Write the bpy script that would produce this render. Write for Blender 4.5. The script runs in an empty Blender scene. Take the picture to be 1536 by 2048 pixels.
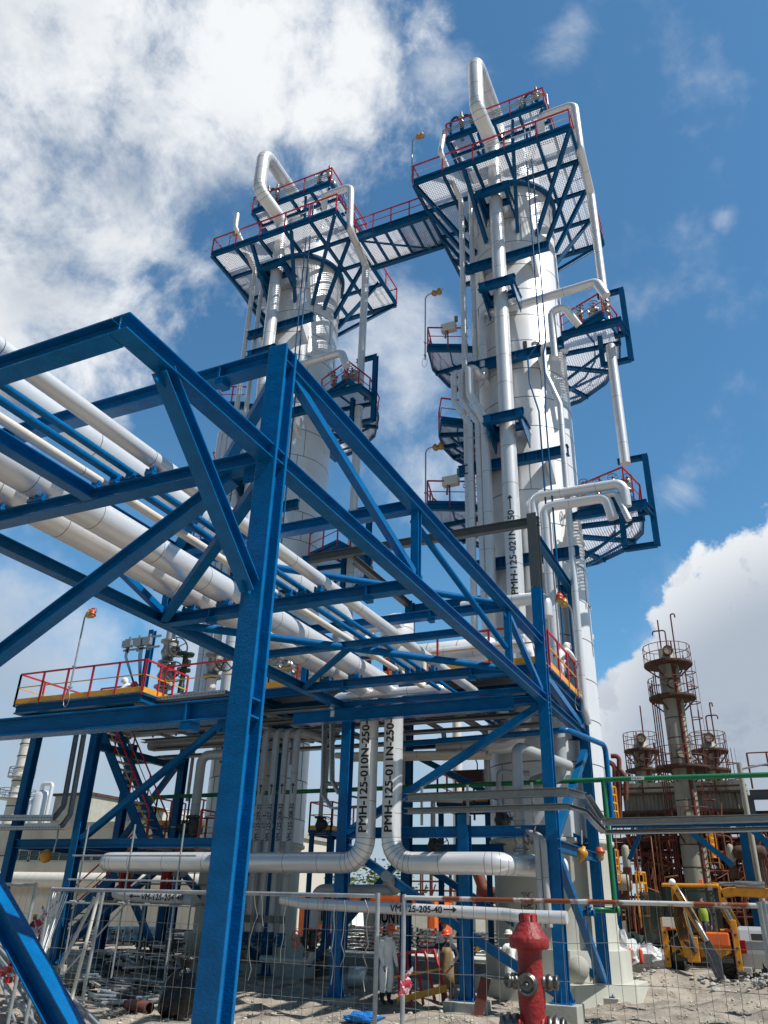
import bpy, math, random
from mathutils import Vector as V, Matrix
R = math.radians
random.seed(7)
scene = bpy.context.scene
COL = scene.collection

# ------------------------------------------------------------------ camera
FPX = 1578.54
PITCH, ROLL, YAW = R(26.796), R(1.74), R(25.636)
CAM = V((0, 0, 2.2))
_h = V((-math.sin(YAW), math.cos(YAW), 0)); _r = V((math.cos(YAW), math.sin(YAW), 0)); _u = V((0, 0, 1))
CF = _h * math.cos(PITCH) + _u * math.sin(PITCH)
_uu = -_h * math.sin(PITCH) + _u * math.cos(PITCH)
CR = _r * math.cos(ROLL) + _uu * math.sin(ROLL)
CU = -_r * math.sin(ROLL) + _uu * math.cos(ROLL)
cd = bpy.data.cameras.new('camera')
cam = bpy.data.objects.new('camera', cd); COL.objects.link(cam)
M = Matrix((CR, CU, -CF)).transposed().to_4x4(); M.translation = CAM
cam.matrix_world = M
cd.sensor_fit = 'VERTICAL'; cd.sensor_height = 24.0; cd.lens = FPX / 2048 * 24.0
cd.clip_start = 0.05; cd.clip_end = 3000
scene.camera = cam

def P(px, py, X=None, Y=None, Z=None):
    """site survey helper: where the sight line through a point meets the plane X=, Y= or Z="""
    d = (px - 768) / FPX * CR - (py - 1024) / FPX * CU + CF
    if X is not None: t = (X - CAM.x) / d.x
    elif Y is not None: t = (Y - CAM.y) / d.y
    else: t = (Z - CAM.z) / d.z
    return CAM + d * t

# ------------------------------------------------------------------ tags
def tag(o, label=None, cat=None, group=None, kind=None):
    if label: o['label'] = label
    if cat: o['category'] = cat
    if group: o['group'] = group
    if kind: o['kind'] = kind
    return o
def thing(name, label, cat, loc=(0, 0, 0), group=None, kind=None):
    o = bpy.data.objects.new(name, None); COL.objects.link(o)
    o.location = loc; o.empty_display_size = .2
    return tag(o, label, cat, group, kind)
def attach(o, parent):
    o.parent = parent
    o.matrix_parent_inverse = Matrix.Translation(-V(parent.location)) if parent.parent is None else Matrix()
def dup(o, offset, label=None, group=None):
    """copy of a thing with its parts and sub-parts, moved by offset"""
    def rec(a, par):
        c = a.copy(); COL.objects.link(c)
        if par is not None: c.parent = par
        for ch in list(a.children): rec(ch, c)
        return c
    c = rec(o, None); c.location = V(o.location) + V(offset)
    if label: c['label'] = label
    if group: c['group'] = group; o['group'] = group
    return c

# ------------------------------------------------------------------ mesh builder
def basis(d, up=(0, 0, 1)):
    d = V(d).normalized(); u = V(up)
    if abs(d.dot(u)) > .98: u = V((0, 1, 0)) if abs(d.y) < .9 else V((1, 0, 0))
    s = d.cross(u).normalized(); u = s.cross(d).normalized()
    return d, s, u
class MB:
    def __init__(self): self.v = []; self.f = []; self.m = []; self.s = []; self.mi = 0; self.mats = []
    def mat(self, m):
        if m not in self.mats: self.mats.append(m)
        self.mi = self.mats.index(m); return self
    def add(self, vs, fs, smooth=False):
        b = len(self.v); self.v += [tuple(x) for x in vs]
        for f in fs: self.f.append([b + i for i in f]); self.m.append(self.mi); self.s.append(smooth)
        return self
    def box(self, c, sz, rot=None):
        c = V(c); h = V(sz) / 2
        vs = [V((x * h.x, y * h.y, z * h.z)) for x in (-1, 1) for y in (-1, 1) for z in (-1, 1)]
        if rot is not None: vs = [rot @ a for a in vs]
        return self.add([c + a for a in vs], [(0, 1, 3, 2), (4, 6, 7, 5), (0, 4, 5, 1), (2, 3, 7, 6), (0, 2, 6, 4), (1, 5, 7, 3)])
    def box2(self, a, b):
        a, b = V(a), V(b)
        return self.box((a + b) / 2, (abs(b.x - a.x), abs(b.y - a.y), abs(b.z - a.z)))
    def prism(self, pts, ext, closed=True):
        """polygon pts extruded by vector ext"""
        n = len(pts); e = V(ext); vs = [V(p) for p in pts] + [V(p) + e for p in pts]
        fs = [(i, (i + 1) % n, (i + 1) % n + n, i + n) for i in range(n)]
        return self.add(vs, fs + [tuple(range(n))[::-1], tuple(range(n, 2 * n))])
    def beam(self, p0, p1, h=.24, w=.24, kind='H', up=(0, 0, 1), tf=.02, tw=.014):
        p0, p1 = V(p0), V(p1); d, s, u = basis(p1 - p0, up)
        H, W, T = h / 2, w / 2, tw / 2
        if kind == 'H':
            pr = [(-W, -H), (W, -H), (W, -H + tf), (T, -H + tf), (T, H - tf), (W, H - tf), (W, H), (-W, H), (-W, H - tf), (-T, H - tf), (-T, -H + tf), (-W, -H + tf)]
        elif kind == 'U':
            pr = [(-W, -H), (W, -H), (W, -H + tf), (-W + tw, -H + tf), (-W + tw, H - tf), (W, H - tf), (W, H), (-W, H)]
        elif kind == 'L':
            pr = [(-W, -H), (W, -H), (W, -H + tf), (-W + tf, -H + tf), (-W + tf, H), (-W, H)]
        else: pr = [(-W, -H), (W, -H), (W, H), (-W, H)]
        return self.prism([p0 + s * a + u * b for a, b in pr], p1 - p0)
    def tube(self, pts, r, seg=12, bend=0, arc=5, cap=True, seam=None, seam_gap=1.2, elbow_seam=False, sr=1.012):
        pts = [V(p) for p in pts]; ring = [(pts[0], None)]; st = []
        for i in range(1, len(pts) - 1):
            a, b, c = pts[i - 1], pts[i], pts[i + 1]
            d1, d2 = (b - a).normalized(), (c - b).normalized()
            if bend <= 0 or d1.angle(d2) < .02: ring.append((b, 'p')); continue
            th = d1.angle(d2); t = min(bend * math.tan(th / 2), (b - a).length * .49, (c - b).length * .49)
            rr = t / math.tan(th / 2); n = max(2, int(round(arc * th / (math.pi / 2)))); cc = b + (d2 - d1).normalized() * (rr / math.cos(th / 2))
            q0 = b - d1 * t - cc
            ax = d1.cross(d2).normalized()
            for k in range(n + 1):
                ring.append((cc + Matrix.Rotation(th * k / n, 3, ax) @ q0, 'e'))
        ring.append((pts[-1], None))
        c = [p for p, _ in ring]; n = len(c); tg = []
        for i in range(n):
            if i == 0: t = c[1] - c[0]
            elif i == n - 1: t = c[-1] - c[-2]
            else: t = (c[i] - c[i - 1]).normalized() + (c[i + 1] - c[i]).normalized()
            tg.append(t.normalized())
        _, s, u = basis(tg[0]); fr = []
        for i in range(n):
            u = (u - tg[i] * u.dot(tg[i])).normalized(); s = tg[i].cross(u); fr.append((s.copy(), u.copy()))
        vs = []
        for i in range(n):
            k = r[i] if isinstance(r, (list, tuple)) else r
            for j in range(seg):
                a = 2 * math.pi * j / seg; vs.append(c[i] + (fr[i][0] * math.cos(a) + fr[i][1] * math.sin(a)) * k)
        fs = [(i * seg + j, i * seg + (j + 1) % seg, (i + 1) * seg + (j + 1) % seg, (i + 1) * seg + j) for i in range(n - 1) for j in range(seg)]
        self.add(vs, fs, True)
        if cap: self.add(vs[:seg], [tuple(range(seg))[::-1]]); self.add(vs[-seg:], [tuple(range(seg))])
        if seam is not None:
            keep = self.mi; self.mat(seam); rad = r if not isinstance(r, (list, tuple)) else max(r)
            def band(p, t):
                _, s2, u2 = basis(t); w = max(.011, rad * .045)
                vv = []
                for e in (-w / 2, w / 2):
                    for j in range(seg):
                        a = 2 * math.pi * j / seg; vv.append(p + t * e + (s2 * math.cos(a) + u2 * math.sin(a)) * (rad * sr))
                self.add(vv, [(j, (j + 1) % seg, seg + (j + 1) % seg, seg + j) for j in range(seg)], True)
            for i in range(n - 1):
                L = (c[i + 1] - c[i]).length
                if L > seam_gap * .8:
                    m = max(1, int(L / seam_gap)); d = (c[i + 1] - c[i]).normalized()
                    for k in range(m): band(c[i] + d * (L * (k + .35 + .3 * random.random()) / m), d)
                if elbow_seam and ring[i][1] == 'e': band(c[i], tg[i])
            self.mi = keep
        return self
    def lathe(self, prof, c, axis=(0, 0, 1), seg=24, smooth=True, a0=0, a1=2 * math.pi):
        c = V(c); d, s, u = basis(axis, (0, 1, 0) if abs(V(axis).z) > .9 else (0, 0, 1)); n = len(prof); vs = []
        full = abs(a1 - a0 - 2 * math.pi) < 1e-4; N = seg if full else seg + 1
        for rr, z in prof:
            for j in range(N):
                a = a0 + (a1 - a0) * j / seg; vs.append(c + d * z + (s * math.cos(a) + u * math.sin(a)) * rr)
        fs = [(i * N + j, i * N + (j + 1) % N, (i + 1) * N + (j + 1) % N, (i + 1) * N + j) for i in range(n - 1) for j in range(seg)]
        return self.add(vs, fs, smooth)
    def cyl(self, p0, p1, r0, r1=None, seg=12):
        p0, p1 = V(p0), V(p1); r1 = r0 if r1 is None else r1
        return self.tube([p0, p1], [r0, r1], seg)
    def sphere(self, c, r, seg=12, rings=8, sc=(1, 1, 1)):
        c = V(c); vs = []; fs = []
        for i in range(rings + 1):
            t = math.pi * i / rings
            for j in range(seg):
                a = 2 * math.pi * j / seg
                vs.append(c + V((r * sc[0] * math.sin(t) * math.cos(a), r * sc[1] * math.sin(t) * math.sin(a), r * sc[2] * math.cos(t))))
        for i in range(rings):
            for j in range(seg): fs.append((i * seg + j, (i + 1) * seg + j, (i + 1) * seg + (j + 1) % seg, i * seg + (j + 1) % seg))
        return self.add(vs, fs, True)
    def build(self, name, mat=None, parent=None, label=None, cat=None, group=None, kind=None, bevel=0):
        me = bpy.data.meshes.new(name); me.from_pydata(self.v, [], self.f); me.update()
        mats = self.mats or [mat]
        for m in mats: me.materials.append(m)
        for p, mi, s in zip(me.polygons, self.m, self.s): p.material_index = mi if self.mats else 0; p.use_smooth = s
        o = bpy.data.objects.new(name, me); COL.objects.link(o)
        if bevel:
            b = o.modifiers.new('bevel', 'BEVEL'); b.width = bevel; b.segments = 2; b.limit_method = 'ANGLE'; b.angle_limit = R(40)
        if parent is not None: attach(o, parent)
        return tag(o, label, cat, group, kind)

def build_each(b, name, m, par):
    """every box collected in b becomes a part of its own"""
    for k in range(len(b.v) // 8):
        q = MB(); q.v = b.v[8 * k:8 * k + 8]; q.f = [[i - 8 * k for i in f] for f in b.f[6 * k:6 * k + 6]]; q.m = [0] * 6; q.s = [False] * 6; q.build(name, m, par)
def lettering(txt, parent, place, size, name='lettering', bold=.02, mat=None, wrap=None, sx=1.0, align='LEFT'):
    """flat or pipe-wrapped text mesh. place = (origin, right vector, up vector, out vector); wrap = pipe radius"""
    cu = bpy.data.curves.new('t', 'FONT'); cu.body = txt; cu.size = 1; cu.offset = 0; cu.align_x = align; cu.resolution_u = 3
    to = bpy.data.objects.new('t', cu); COL.objects.link(to)
    dg = bpy.context.evaluated_depsgraph_get(); me = bpy.data.meshes.new_from_object(to.evaluated_get(dg))
    bpy.data.objects.remove(to); bpy.data.curves.remove(cu)
    if wrap:
        import bmesh
        bb = bmesh.new(); bb.from_mesh(me); bmesh.ops.triangulate(bb, faces=bb.faces[:])
        for _ in range(3):
            ee = [e for e in bb.edges if abs(e.verts[0].co.y - e.verts[1].co.y) > .16]
            if ee: bmesh.ops.subdivide_edges(bb, edges=ee, cuts=1); bmesh.ops.triangulate(bb, faces=bb.faces[:])
        bb.to_mesh(me); bb.free()
    k = max(.018, bold * .9); nv, vv, ff = len(me.vertices), [], []
    for i, (ox, oy) in enumerate(((0, 0), (k, 0), (-k, 0), (0, k), (0, -k), (k * .7, k * .7), (-k * .7, -k * .7), (k * .7, -k * .7), (-k * .7, k * .7))):
        vv += [(v.co.x + ox, v.co.y + oy, 0) for v in me.vertices]; ff += [[j + i * nv for j in p.vertices] for p in me.polygons]
    me = bpy.data.meshes.new(name); me.from_pydata(vv, [], ff)
    o, rt, up, out = [V(x) for x in place]
    for v in me.vertices:
        a, b = v.co.x * size * sx, v.co.y * size
        if wrap:
            th = (b - size * .36) / wrap
            p = o + rt * a + up * (wrap * math.sin(th)) + out * (wrap * math.cos(th) + .004)
        else: p = o + rt * a + up * b + out * .004
        v.co = p
    me.materials.clear(); me.materials.append(mat or MT['black'])
    ob = bpy.data.objects.new(name, me); COL.objects.link(ob)
    if parent is not None: attach(ob, parent)
    return ob

# ------------------------------------------------------------------ materials
MT = {}
def mat(name, col, rough=.5, metal=0, bump=0, bscale=20, stretch=(1, 1, 1), var=0, vscale=1.5, col2=None, thr=None, coat=0, spec=.5, cut=None):
    m = bpy.data.materials.new(name); m.use_nodes = True; nt = m.node_tree; N = nt.nodes; L = nt.links
    b = N['Principled BSDF']; b.inputs['Base Color'].default_value = (*col, 1); b.inputs['Roughness'].default_value = rough
    b.inputs['Metallic'].default_value = metal; b.inputs['Coat Weight'].default_value = coat; b.inputs['Coat Roughness'].default_value = .12
    b.inputs['Specular IOR Level'].default_value = spec
    tc = N.new('ShaderNodeTexCoord')
    if var or col2:
        nz = N.new('ShaderNodeTexNoise'); nz.inputs['Scale'].default_value = vscale; nz.inputs['Detail'].default_value = 6; nz.inputs['Roughness'].default_value = .62
        mp = N.new('ShaderNodeMapping'); mp.inputs['Scale'].default_value = stretch
        L.new(tc.outputs['Object'], mp.inputs[0]); L.new(mp.outputs[0], nz.inputs['Vector'])
        cr = N.new('ShaderNodeValToRGB')
        if col2:
            t0, t1 = thr or (.45, .6)
            cr.color_ramp.elements[0].position = t0; cr.color_ramp.elements[1].position = t1
            cr.color_ramp.elements[0].color = (*col, 1); cr.color_ramp.elements[1].color = (*col2, 1)
        else:
            cr.color_ramp.elements[0].position = .3; cr.color_ramp.elements[1].position = .7
            cr.color_ramp.elements[0].color = (*[c * (1 - var) for c in col], 1); cr.color_ramp.elements[1].color = (*[min(1, c * (1 + var)) for c in col], 1)
        L.new(nz.outputs['Fac'], cr.inputs[0]); L.new(cr.outputs[0], b.inputs['Base Color'])
    if bump:
        nb = N.new('ShaderNodeTexNoise'); nb.inputs['Scale'].default_value = bscale; nb.inputs['Detail'].default_value = 4
        mp2 = N.new('ShaderNodeMapping'); mp2.inputs['Scale'].default_value = stretch
        L.new(tc.outputs['Object'], mp2.inputs[0]); L.new(mp2.outputs[0], nb.inputs['Vector'])
        bu = N.new('ShaderNodeBump'); bu.inputs['Strength'].default_value = bump; bu.inputs['Distance'].default_value = .02
        L.new(nb.outputs['Fac'], bu.inputs['Height']); L.new(bu.outputs[0], b.inputs['Normal'])
    if cut:   # open grid: (cell size, bar width) in metres
        cell, bar = cut
        sp = N.new('ShaderNodeSeparateXYZ'); L.new(tc.outputs['Object'], sp.inputs[0]); outs = []
        for ax in 'XYZ':
            mm = N.new('ShaderNodeMath'); mm.operation = 'PINGPONG'; mm.inputs[1].default_value = cell / 2; L.new(sp.outputs[ax], mm.inputs[0])
            g = N.new('ShaderNodeMath'); g.operation = 'LESS_THAN'; g.inputs[1].default_value = bar / 2; L.new(mm.outputs[0], g.inputs[0]); outs.append(g)
        mx = N.new('ShaderNodeMath'); mx.operation = 'MAXIMUM'; L.new(outs[0].outputs[0], mx.inputs[0]); L.new(outs[1].outputs[0], mx.inputs[1])
        L.new(mx.outputs[0], b.inputs['Alpha'])
    MT[name] = m
    return m
mat('blue', (.0003, .115, .315), .20, bump=.28, bscale=26, stretch=(1, 1, 1.6), var=.2, vscale=3, coat=.0, spec=.24)
mat('blue_steel', (.001, .088, .225), .38, bump=.15, bscale=9, var=.18, vscale=2, coat=.0, spec=.18)
mat('clad', (.76, .765, .77), .35, .42, bump=.06, bscale=2.2, var=.05, vscale=1.2)
mat('shell', (.75, .755, .76), .40, .2, bump=.16, bscale=1.6, var=.08, vscale=.7, stretch=(1, 1, .5))
mat('pipe_grey', (.42, .43, .44), .45, .25, bump=.05, bscale=3, var=.06, vscale=2)
mat('pipe_cream', (.70, .66, .58), .45, .1, var=.08, vscale=3)
mat('seam', (.13, .13, .13), .6, .2)
mat('red', (.50, .016, .028), .38, var=.12, vscale=6, coat=.2)
mat('lamp_yellow', (.52, .24, .02), .4, var=.15, vscale=9)
mat('lamp_orange', (.50, .075, .02), .4, var=.15, vscale=9)
mat('blue_rod', (.0002, .105, .29), .5, bump=.2, bscale=20, var=.2, vscale=4, spec=.06)
mat('yellow', (.75, .33, .02), .42, var=.12, vscale=5)
mat('orange', (.70, .13, .02), .45, var=.15, vscale=4)
mat('galv', (.40, .42, .43), .42, .6, var=.2, vscale=9)
mat('galv_grid', (.58, .60, .61), .42, .4, var=.15, vscale=4, cut=(.10, .030))
mat('deck_grid', (.30, .31, .32), .5, .4, var=.15, vscale=4, cut=(.10, .066))
for _n in ('galv_grid',):
    _t = MT[_n].node_tree; _b = _t.nodes['Principled BSDF']; _b.inputs['Metallic'].default_value = 0; _al = _b.inputs['Alpha'].links[0].from_socket; _t.links.remove(_b.inputs['Alpha'].links[0])
    _tr = _t.nodes.new('ShaderNodeBsdfTranslucent'); _tr.inputs[0].default_value = (.86, .87, .88, 1); _m1 = _t.nodes.new('ShaderNodeMixShader'); _m1.inputs[0].default_value = .5; _tp = _t.nodes.new('ShaderNodeBsdfTransparent'); _m2 = _t.nodes.new('ShaderNodeMixShader')
    _t.links.new(_b.outputs[0], _m1.inputs[1]); _t.links.new(_tr.outputs[0], _m1.inputs[2]); _t.links.new(_al, _m2.inputs[0]); _t.links.new(_tp.outputs[0], _m2.inputs[1]); _t.links.new(_m1.outputs[0], _m2.inputs[2]); _t.links.new(_m2.outputs[0], _t.nodes['Material Output'].inputs[0])
mat('tray', (.40, .42, .43), .42, .6, var=.15, vscale=6)
mat('steel', (.36, .35, .33), .35, .8, var=.25, vscale=14)
mat('steel_dark', (.06, .062, .065), .5, .4, var=.3, vscale=10)
mat('grey_paint', (.075, .085, .088), .4, var=.12, vscale=3)
mat('black', (.012, .012, .013), .5)
mat('cable', (.015, .015, .017), .55)
mat('green', (.008, .16, .06), .4, var=.15, vscale=3)
mat('concrete', (.38, .375, .32), .85, bump=.25, bscale=14, var=.14, vscale=1.6)
mat('concrete_pale', (.50, .50, .43), .8, bump=.12, bscale=8, var=.07, vscale=.9)
mat('rust', (.10, .045, .028), .85, bump=.3, bscale=14, col2=(.035, .022, .018), thr=(.38, .66), vscale=3)
mat('rust_red', (.20, .045, .026), .75, bump=.2, bscale=14, col2=(.075, .03, .022), thr=(.35, .66), vscale=2.4)
mat('old_shell', (.33, .315, .25), .65, .1, bump=.15, bscale=4, col2=(.12, .075, .045), thr=(.50, .74), stretch=(1, 1, .25), vscale=1.3)
mat('old_plate', (.34, .33, .27), .7, .1, bump=.1, bscale=5, col2=(.13, .07, .04), thr=(.5, .72), stretch=(2.4, 2.4, .3), vscale=1.2)
mat('glass', (.02, .03, .032), .08, 0, spec=.8)
mat('rubber', (.02, .02, .02), .8, bump=.3, bscale=20)
mat('white_cloth', (.82, .82, .80), .85, bump=.6, bscale=9, var=.06, vscale=7)
mat('skin', (.36, .20, .14), .55)
mat('red_cloth', (.30, .018, .02), .8, bump=.5, bscale=10, var=.2, vscale=6)
mat('navy_cloth', (.022, .026, .04), .8, bump=.5, bscale=10)
mat('apron', (.25, .165, .075), .75, bump=.4, bscale=9, var=.2, vscale=5)
mat('hivis', (.55, .75, .05), .7)
mat('glove', (.72, .48, .06), .7)
mat('grey_glove', (.25, .25, .25), .7)
mat('boot', (.02, .018, .016), .6)
mat('helmet_red', (.72, .09, .035), .28)
mat('helmet_white', (.8, .8, .78), .3)
mat('helmet_yellow', (.8, .5, .03), .3)
mat('white_paint', (.78, .78, .76), .5, var=.05, vscale=.6)
mat('wall_render', (.60, .56, .48), .85, bump=.2, bscale=6, col2=(.42, .38, .31), thr=(.48, .75), vscale=.35, stretch=(1, 1, .4))

# ------------------------------------------------------------------ sun and exposure
SUN_EL, SUN_AZ = R(54), R(-6)     # azimuth from +X towards +Y
sd = bpy.data.lights.new('sun', 'SUN'); sd.energy = 5.0; sd.angle = R(.53); sd.color = (1, .972, .935)
so = bpy.data.objects.new('sun', sd); COL.objects.link(so)
sv = V((math.cos(SUN_EL) * math.cos(SUN_AZ), math.cos(SUN_EL) * math.sin(SUN_AZ), math.sin(SUN_EL)))
so.rotation_euler = sv.to_track_quat('Z', 'Y').to_euler()
scene.view_settings.view_transform = 'Standard'; scene.view_settings.look = 'None'
scene.view_settings.exposure = 0.12; scene.view_settings.gamma = 1
# ------------------------------------------------------------------ sky with clouds (world directions)
w = bpy.data.worlds.new('World'); scene.world = w; w.use_nodes = True
nt = w.node_tree; N = nt.nodes; L = nt.links
bg = N['Background']
sky = N.new('ShaderNodeTexSky'); sky.sky_type = 'NISHITA'; sky.sun_disc = False
sky.sun_elevation = SUN_EL; sky.sun_rotation = R(90) - SUN_AZ; sky.air_density = 1.0; sky.dust_density = .6; sky.ozone_density = 3.0; sky.altitude = 200
tc = N.new('ShaderNodeTexCoord')
def math_(op, a, b=None, c=None, clamp=False):
    n = N.new('ShaderNodeMath'); n.operation = op; n.use_clamp = clamp
    for i, x in enumerate((a, b, c)):
        if x is None: continue
        if isinstance(x, (int, float)): n.inputs[i].default_value = x
        else: L.new(x, n.inputs[i])
    return n.outputs[0]
def sdir(px, py):
    return ((px - 768) / FPX * CR - (py - 1024) / FPX * CU + CF).normalized()
def lobe(px, py, rad, soft):
    """1 inside a cone of rad degrees round a sky direction, fading over soft degrees"""
    d = sdir(px, py)
    vm = N.new('ShaderNodeVectorMath'); vm.operation = 'DOT_PRODUCT'; vm.inputs[1].default_value = d; L.new(tc.outputs['Generated'], vm.inputs[0])
    a = math_('ARCCOSINE', math_('MINIMUM', vm.outputs['Value'], .99999))
    mr = N.new('ShaderNodeMapRange'); mr.inputs[1].default_value = R(rad + soft); mr.inputs[2].default_value = R(rad - soft); mr.interpolation_type = 'SMOOTHSTEP'
    L.new(a, mr.inputs[0]); return mr.outputs[0]
def noise(scale, detail, rough, off=(0, 0, 0), dist=0):
    mp = N.new('ShaderNodeMapping'); mp.inputs['Location'].default_value = off; L.new(tc.outputs['Generated'], mp.inputs[0])
    n = N.new('ShaderNodeTexNoise'); n.inputs['Scale'].default_value = scale; n.inputs['Detail'].default_value = detail; n.inputs['Roughness'].default_value = rough; n.inputs['Distortion'].default_value = dist
    L.new(mp.outputs[0], n.inputs['Vector']); return n.outputs['Fac']
def big(*ls):
    o = lobe(*ls[0])
    for l in ls[1:]: o = math_('MAXIMUM', o, lobe(*l))
    return o
# high broken cloud upper left, wisps in the middle, cumulus on the right skyline, haze bank behind the plant
field = big((170, -80, 17, 6), (330, 235, 8, 5), (0, 300, 12, 6), (560, 90, 8, 5), (700, 20, 5, 5), (110, 500, 7, 6), (-300, 100, 25, 8))
wisp = big((770, 740, 6, 5), (870, 950, 5, 5), (670, 860, 4, 4), (860, 130, 2, 4), (1150, 50, 1.5, 3), (330, 540, 5, 6), (1440, 440, 1, 1.5), (1350, 980, 2, 3))
cumu = big((1500, 1370, 7.0, 4), (1320, 1430, 3.6, 3.2), (1240, 1420, 3.2, 3), (1420, 1330, 3.8, 3.2), (1700, 1400, 12, 4), (1330, 1580, 7, 4), (1545, 1260, 3.4, 3))
low = big((100, 1560, 7, 6), (400, 1700, 12, 5), (800, 1680, 9, 5), (1100, 1680, 8, 5), (500, 1280, 5, 5), (-300, 1650, 16, 6), (1800, 1700, 18, 4))
n1 = noise(5.5, 9, .62, (3.1, 1.7, .4), .35); n2 = noise(12, 10, .62, (1, 5, 2), .1); n3 = noise(9, 7, .55, (7, 2, 9), .1)
def sm(x, a, b):
    mr = N.new('ShaderNodeMapRange'); mr.interpolation_type = 'SMOOTHSTEP'; mr.inputs[1].default_value = a; mr.inputs[2].default_value = b; L.new(x, mr.inputs[0]); return mr.outputs[0]
n5 = noise(15, 7, .62, (2, 8, 3), .3)
c1 = sm(math_('ADD', math_('MULTIPLY', field, .36), math_('ADD', math_('MULTIPLY', n1, .85), math_('MULTIPLY', n5, .42))), .76, 1.06)
c2 = math_('MULTIPLY', sm(math_('ADD', math_('MULTIPLY', wisp, .36), n1), .66, 1.05), .75)
n7 = noise(7.5, 3, .5, (6, 3, 8), .0)
c3 = sm(math_('ADD', math_('ADD', cumu, math_('MULTIPLY_ADD', n7, 1.5, -.75)), math_('MULTIPLY_ADD', n2, 1.3, -.65)), .42, .56)
c4 = math_('MULTIPLY', sm(math_('ADD', math_('MULTIPLY', low, .5), math_('MULTIPLY', n3, .9)), .5, .95), .85)
cov = math_('MAXIMUM', math_('MAXIMUM', c1, c2), math_('MAXIMUM', c3, c4))
# cloud light: white tops, blue-grey thick bases
n4 = noise(7, 6, .6, (4, 4, 1), .2)
sh = big((1540, 1590, 8, 4), (1480, 1470, 2.5, 3), (1310, 1560, 3, 2.5), (1420, 1400, 1.2, 1.6), (1290, 1445, 1.0, 1.4))
sh2 = big((30, 130, 4, 4), (220, 330, 5, 5), (60, 520, 4, 4), (430, 420, 4, 4))
grey = math_('MAXIMUM', math_('MULTIPLY', sh, .85), math_('MULTIPLY', sh2, .62))
grey = math_('MULTIPLY', grey, sm(n4, .30, .62), clamp=True)
grey = math_('MAXIMUM', grey, math_('MULTIPLY', low, .74))
n6 = noise(17, 6, .55, (5, 1, 7), .1)
grey = math_('MAXIMUM', grey, math_('MULTIPLY', cumu, math_('MULTIPLY', sm(n6, .45, .60), .6)))
mc = N.new('ShaderNodeMixRGB'); mc.inputs[1].default_value = (10.6, 10.9, 11.2, 1); mc.inputs[2].default_value = (3.0, 3.9, 5.2, 1); L.new(grey, mc.inputs[0])
tint = N.new('ShaderNodeMixRGB'); tint.blend_type = 'MULTIPLY'; tint.inputs[0].default_value = 1; tint.inputs[2].default_value = (1.02, 1.68, 1.80, 1); L.new(sky.outputs[0], tint.inputs[1])
mx = N.new('ShaderNodeMixRGB'); L.new(cov, mx.inputs[0]); L.new(tint.outputs[0], mx.inputs[1]); L.new(mc.outputs[0], mx.inputs[2])
# unseen sky outside the camera view is dimmed to weaken fill light
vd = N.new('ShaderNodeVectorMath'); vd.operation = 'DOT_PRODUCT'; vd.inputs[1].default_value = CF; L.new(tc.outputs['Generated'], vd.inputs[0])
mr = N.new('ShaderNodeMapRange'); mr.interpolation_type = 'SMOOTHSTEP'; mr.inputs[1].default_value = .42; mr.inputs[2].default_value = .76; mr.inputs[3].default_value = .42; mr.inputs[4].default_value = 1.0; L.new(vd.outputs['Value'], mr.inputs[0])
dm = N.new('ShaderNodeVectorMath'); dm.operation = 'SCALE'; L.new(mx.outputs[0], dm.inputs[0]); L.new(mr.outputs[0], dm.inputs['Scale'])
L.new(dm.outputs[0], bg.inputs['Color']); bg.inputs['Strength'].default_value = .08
# ------------------------------------------------------------------ ground
def gz(x, y):
    z = 0.0
    t = max(0, min(1, (x + 4.2) / 4.0)) * max(0, min(1, (y - 22) / 6)); z += .55 * t * t * (3 - 2 * t)
    z += .10 * math.sin(x * .9 + 1.3) * math.sin(y * .7) + .05 * math.sin(x * 2.3 + y * 1.9) + .03 * math.sin(5.1 * x - 3.3 * y)
    for hx, hy, hr, hh in ((-4.2, 31, 1.6, .75), (1.0, 29, 2.2, .5), (2.8, 25.5, 1.8, .45), (-14, 15, 2.0, .35), (-9.0, 14.5, 1.6, .25), (-12.5, 25, 2.5, .25), (4.5, 31, 2, .8)):
        d2 = ((x - hx) ** 2 + (y - hy) ** 2) / hr ** 2
        if d2 < 6: z += hh * math.exp(-d2)
    return z
g = MB()
def axis_pts(a, b, fine0, fine1, st, far):
    v = [fine0 + i * st for i in range(int((fine1 - fine0) / st) + 1)]
    lo = [a, a / 2, fine0 - 40, fine0 - 15, fine0 - 5]; hi = [fine1 + 5, fine1 + 15, fine1 + 40, b / 2, b]
    return lo + v + hi
xs = axis_pts(-1500, 1500, -32, 14, .3, 0); ys = axis_pts(-1500, 1500, 1, 46, .3, 0)
nx = len(xs)
def edge(x, y): return max(0, min(1, (x + 36) / 4)) * max(0, min(1, (18 - x) / 4)) * max(0, min(1, (y + 2) / 3)) * max(0, min(1, (50 - y) / 4))
g.add([(x, y, gz(x, y) * edge(x, y) + (random.uniform(-.055, .055) if 12 < y < 46 else random.uniform(-.02, .02) if 6 < y < 12 else 0)) for y in ys for x in xs], [(j * nx + i, j * nx + i + 1, (j + 1) * nx + i + 1, (j + 1) * nx + i) for j in range(len(ys) - 1) for i in range(nx - 1)], True)
mat('soil', (.345, .30, .24), .95, bump=1.0, bscale=11, col2=(.165, .14, .112), thr=(.42, .64), vscale=1.3)
g.build('ground', MT['soil'], kind='structure')

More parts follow.
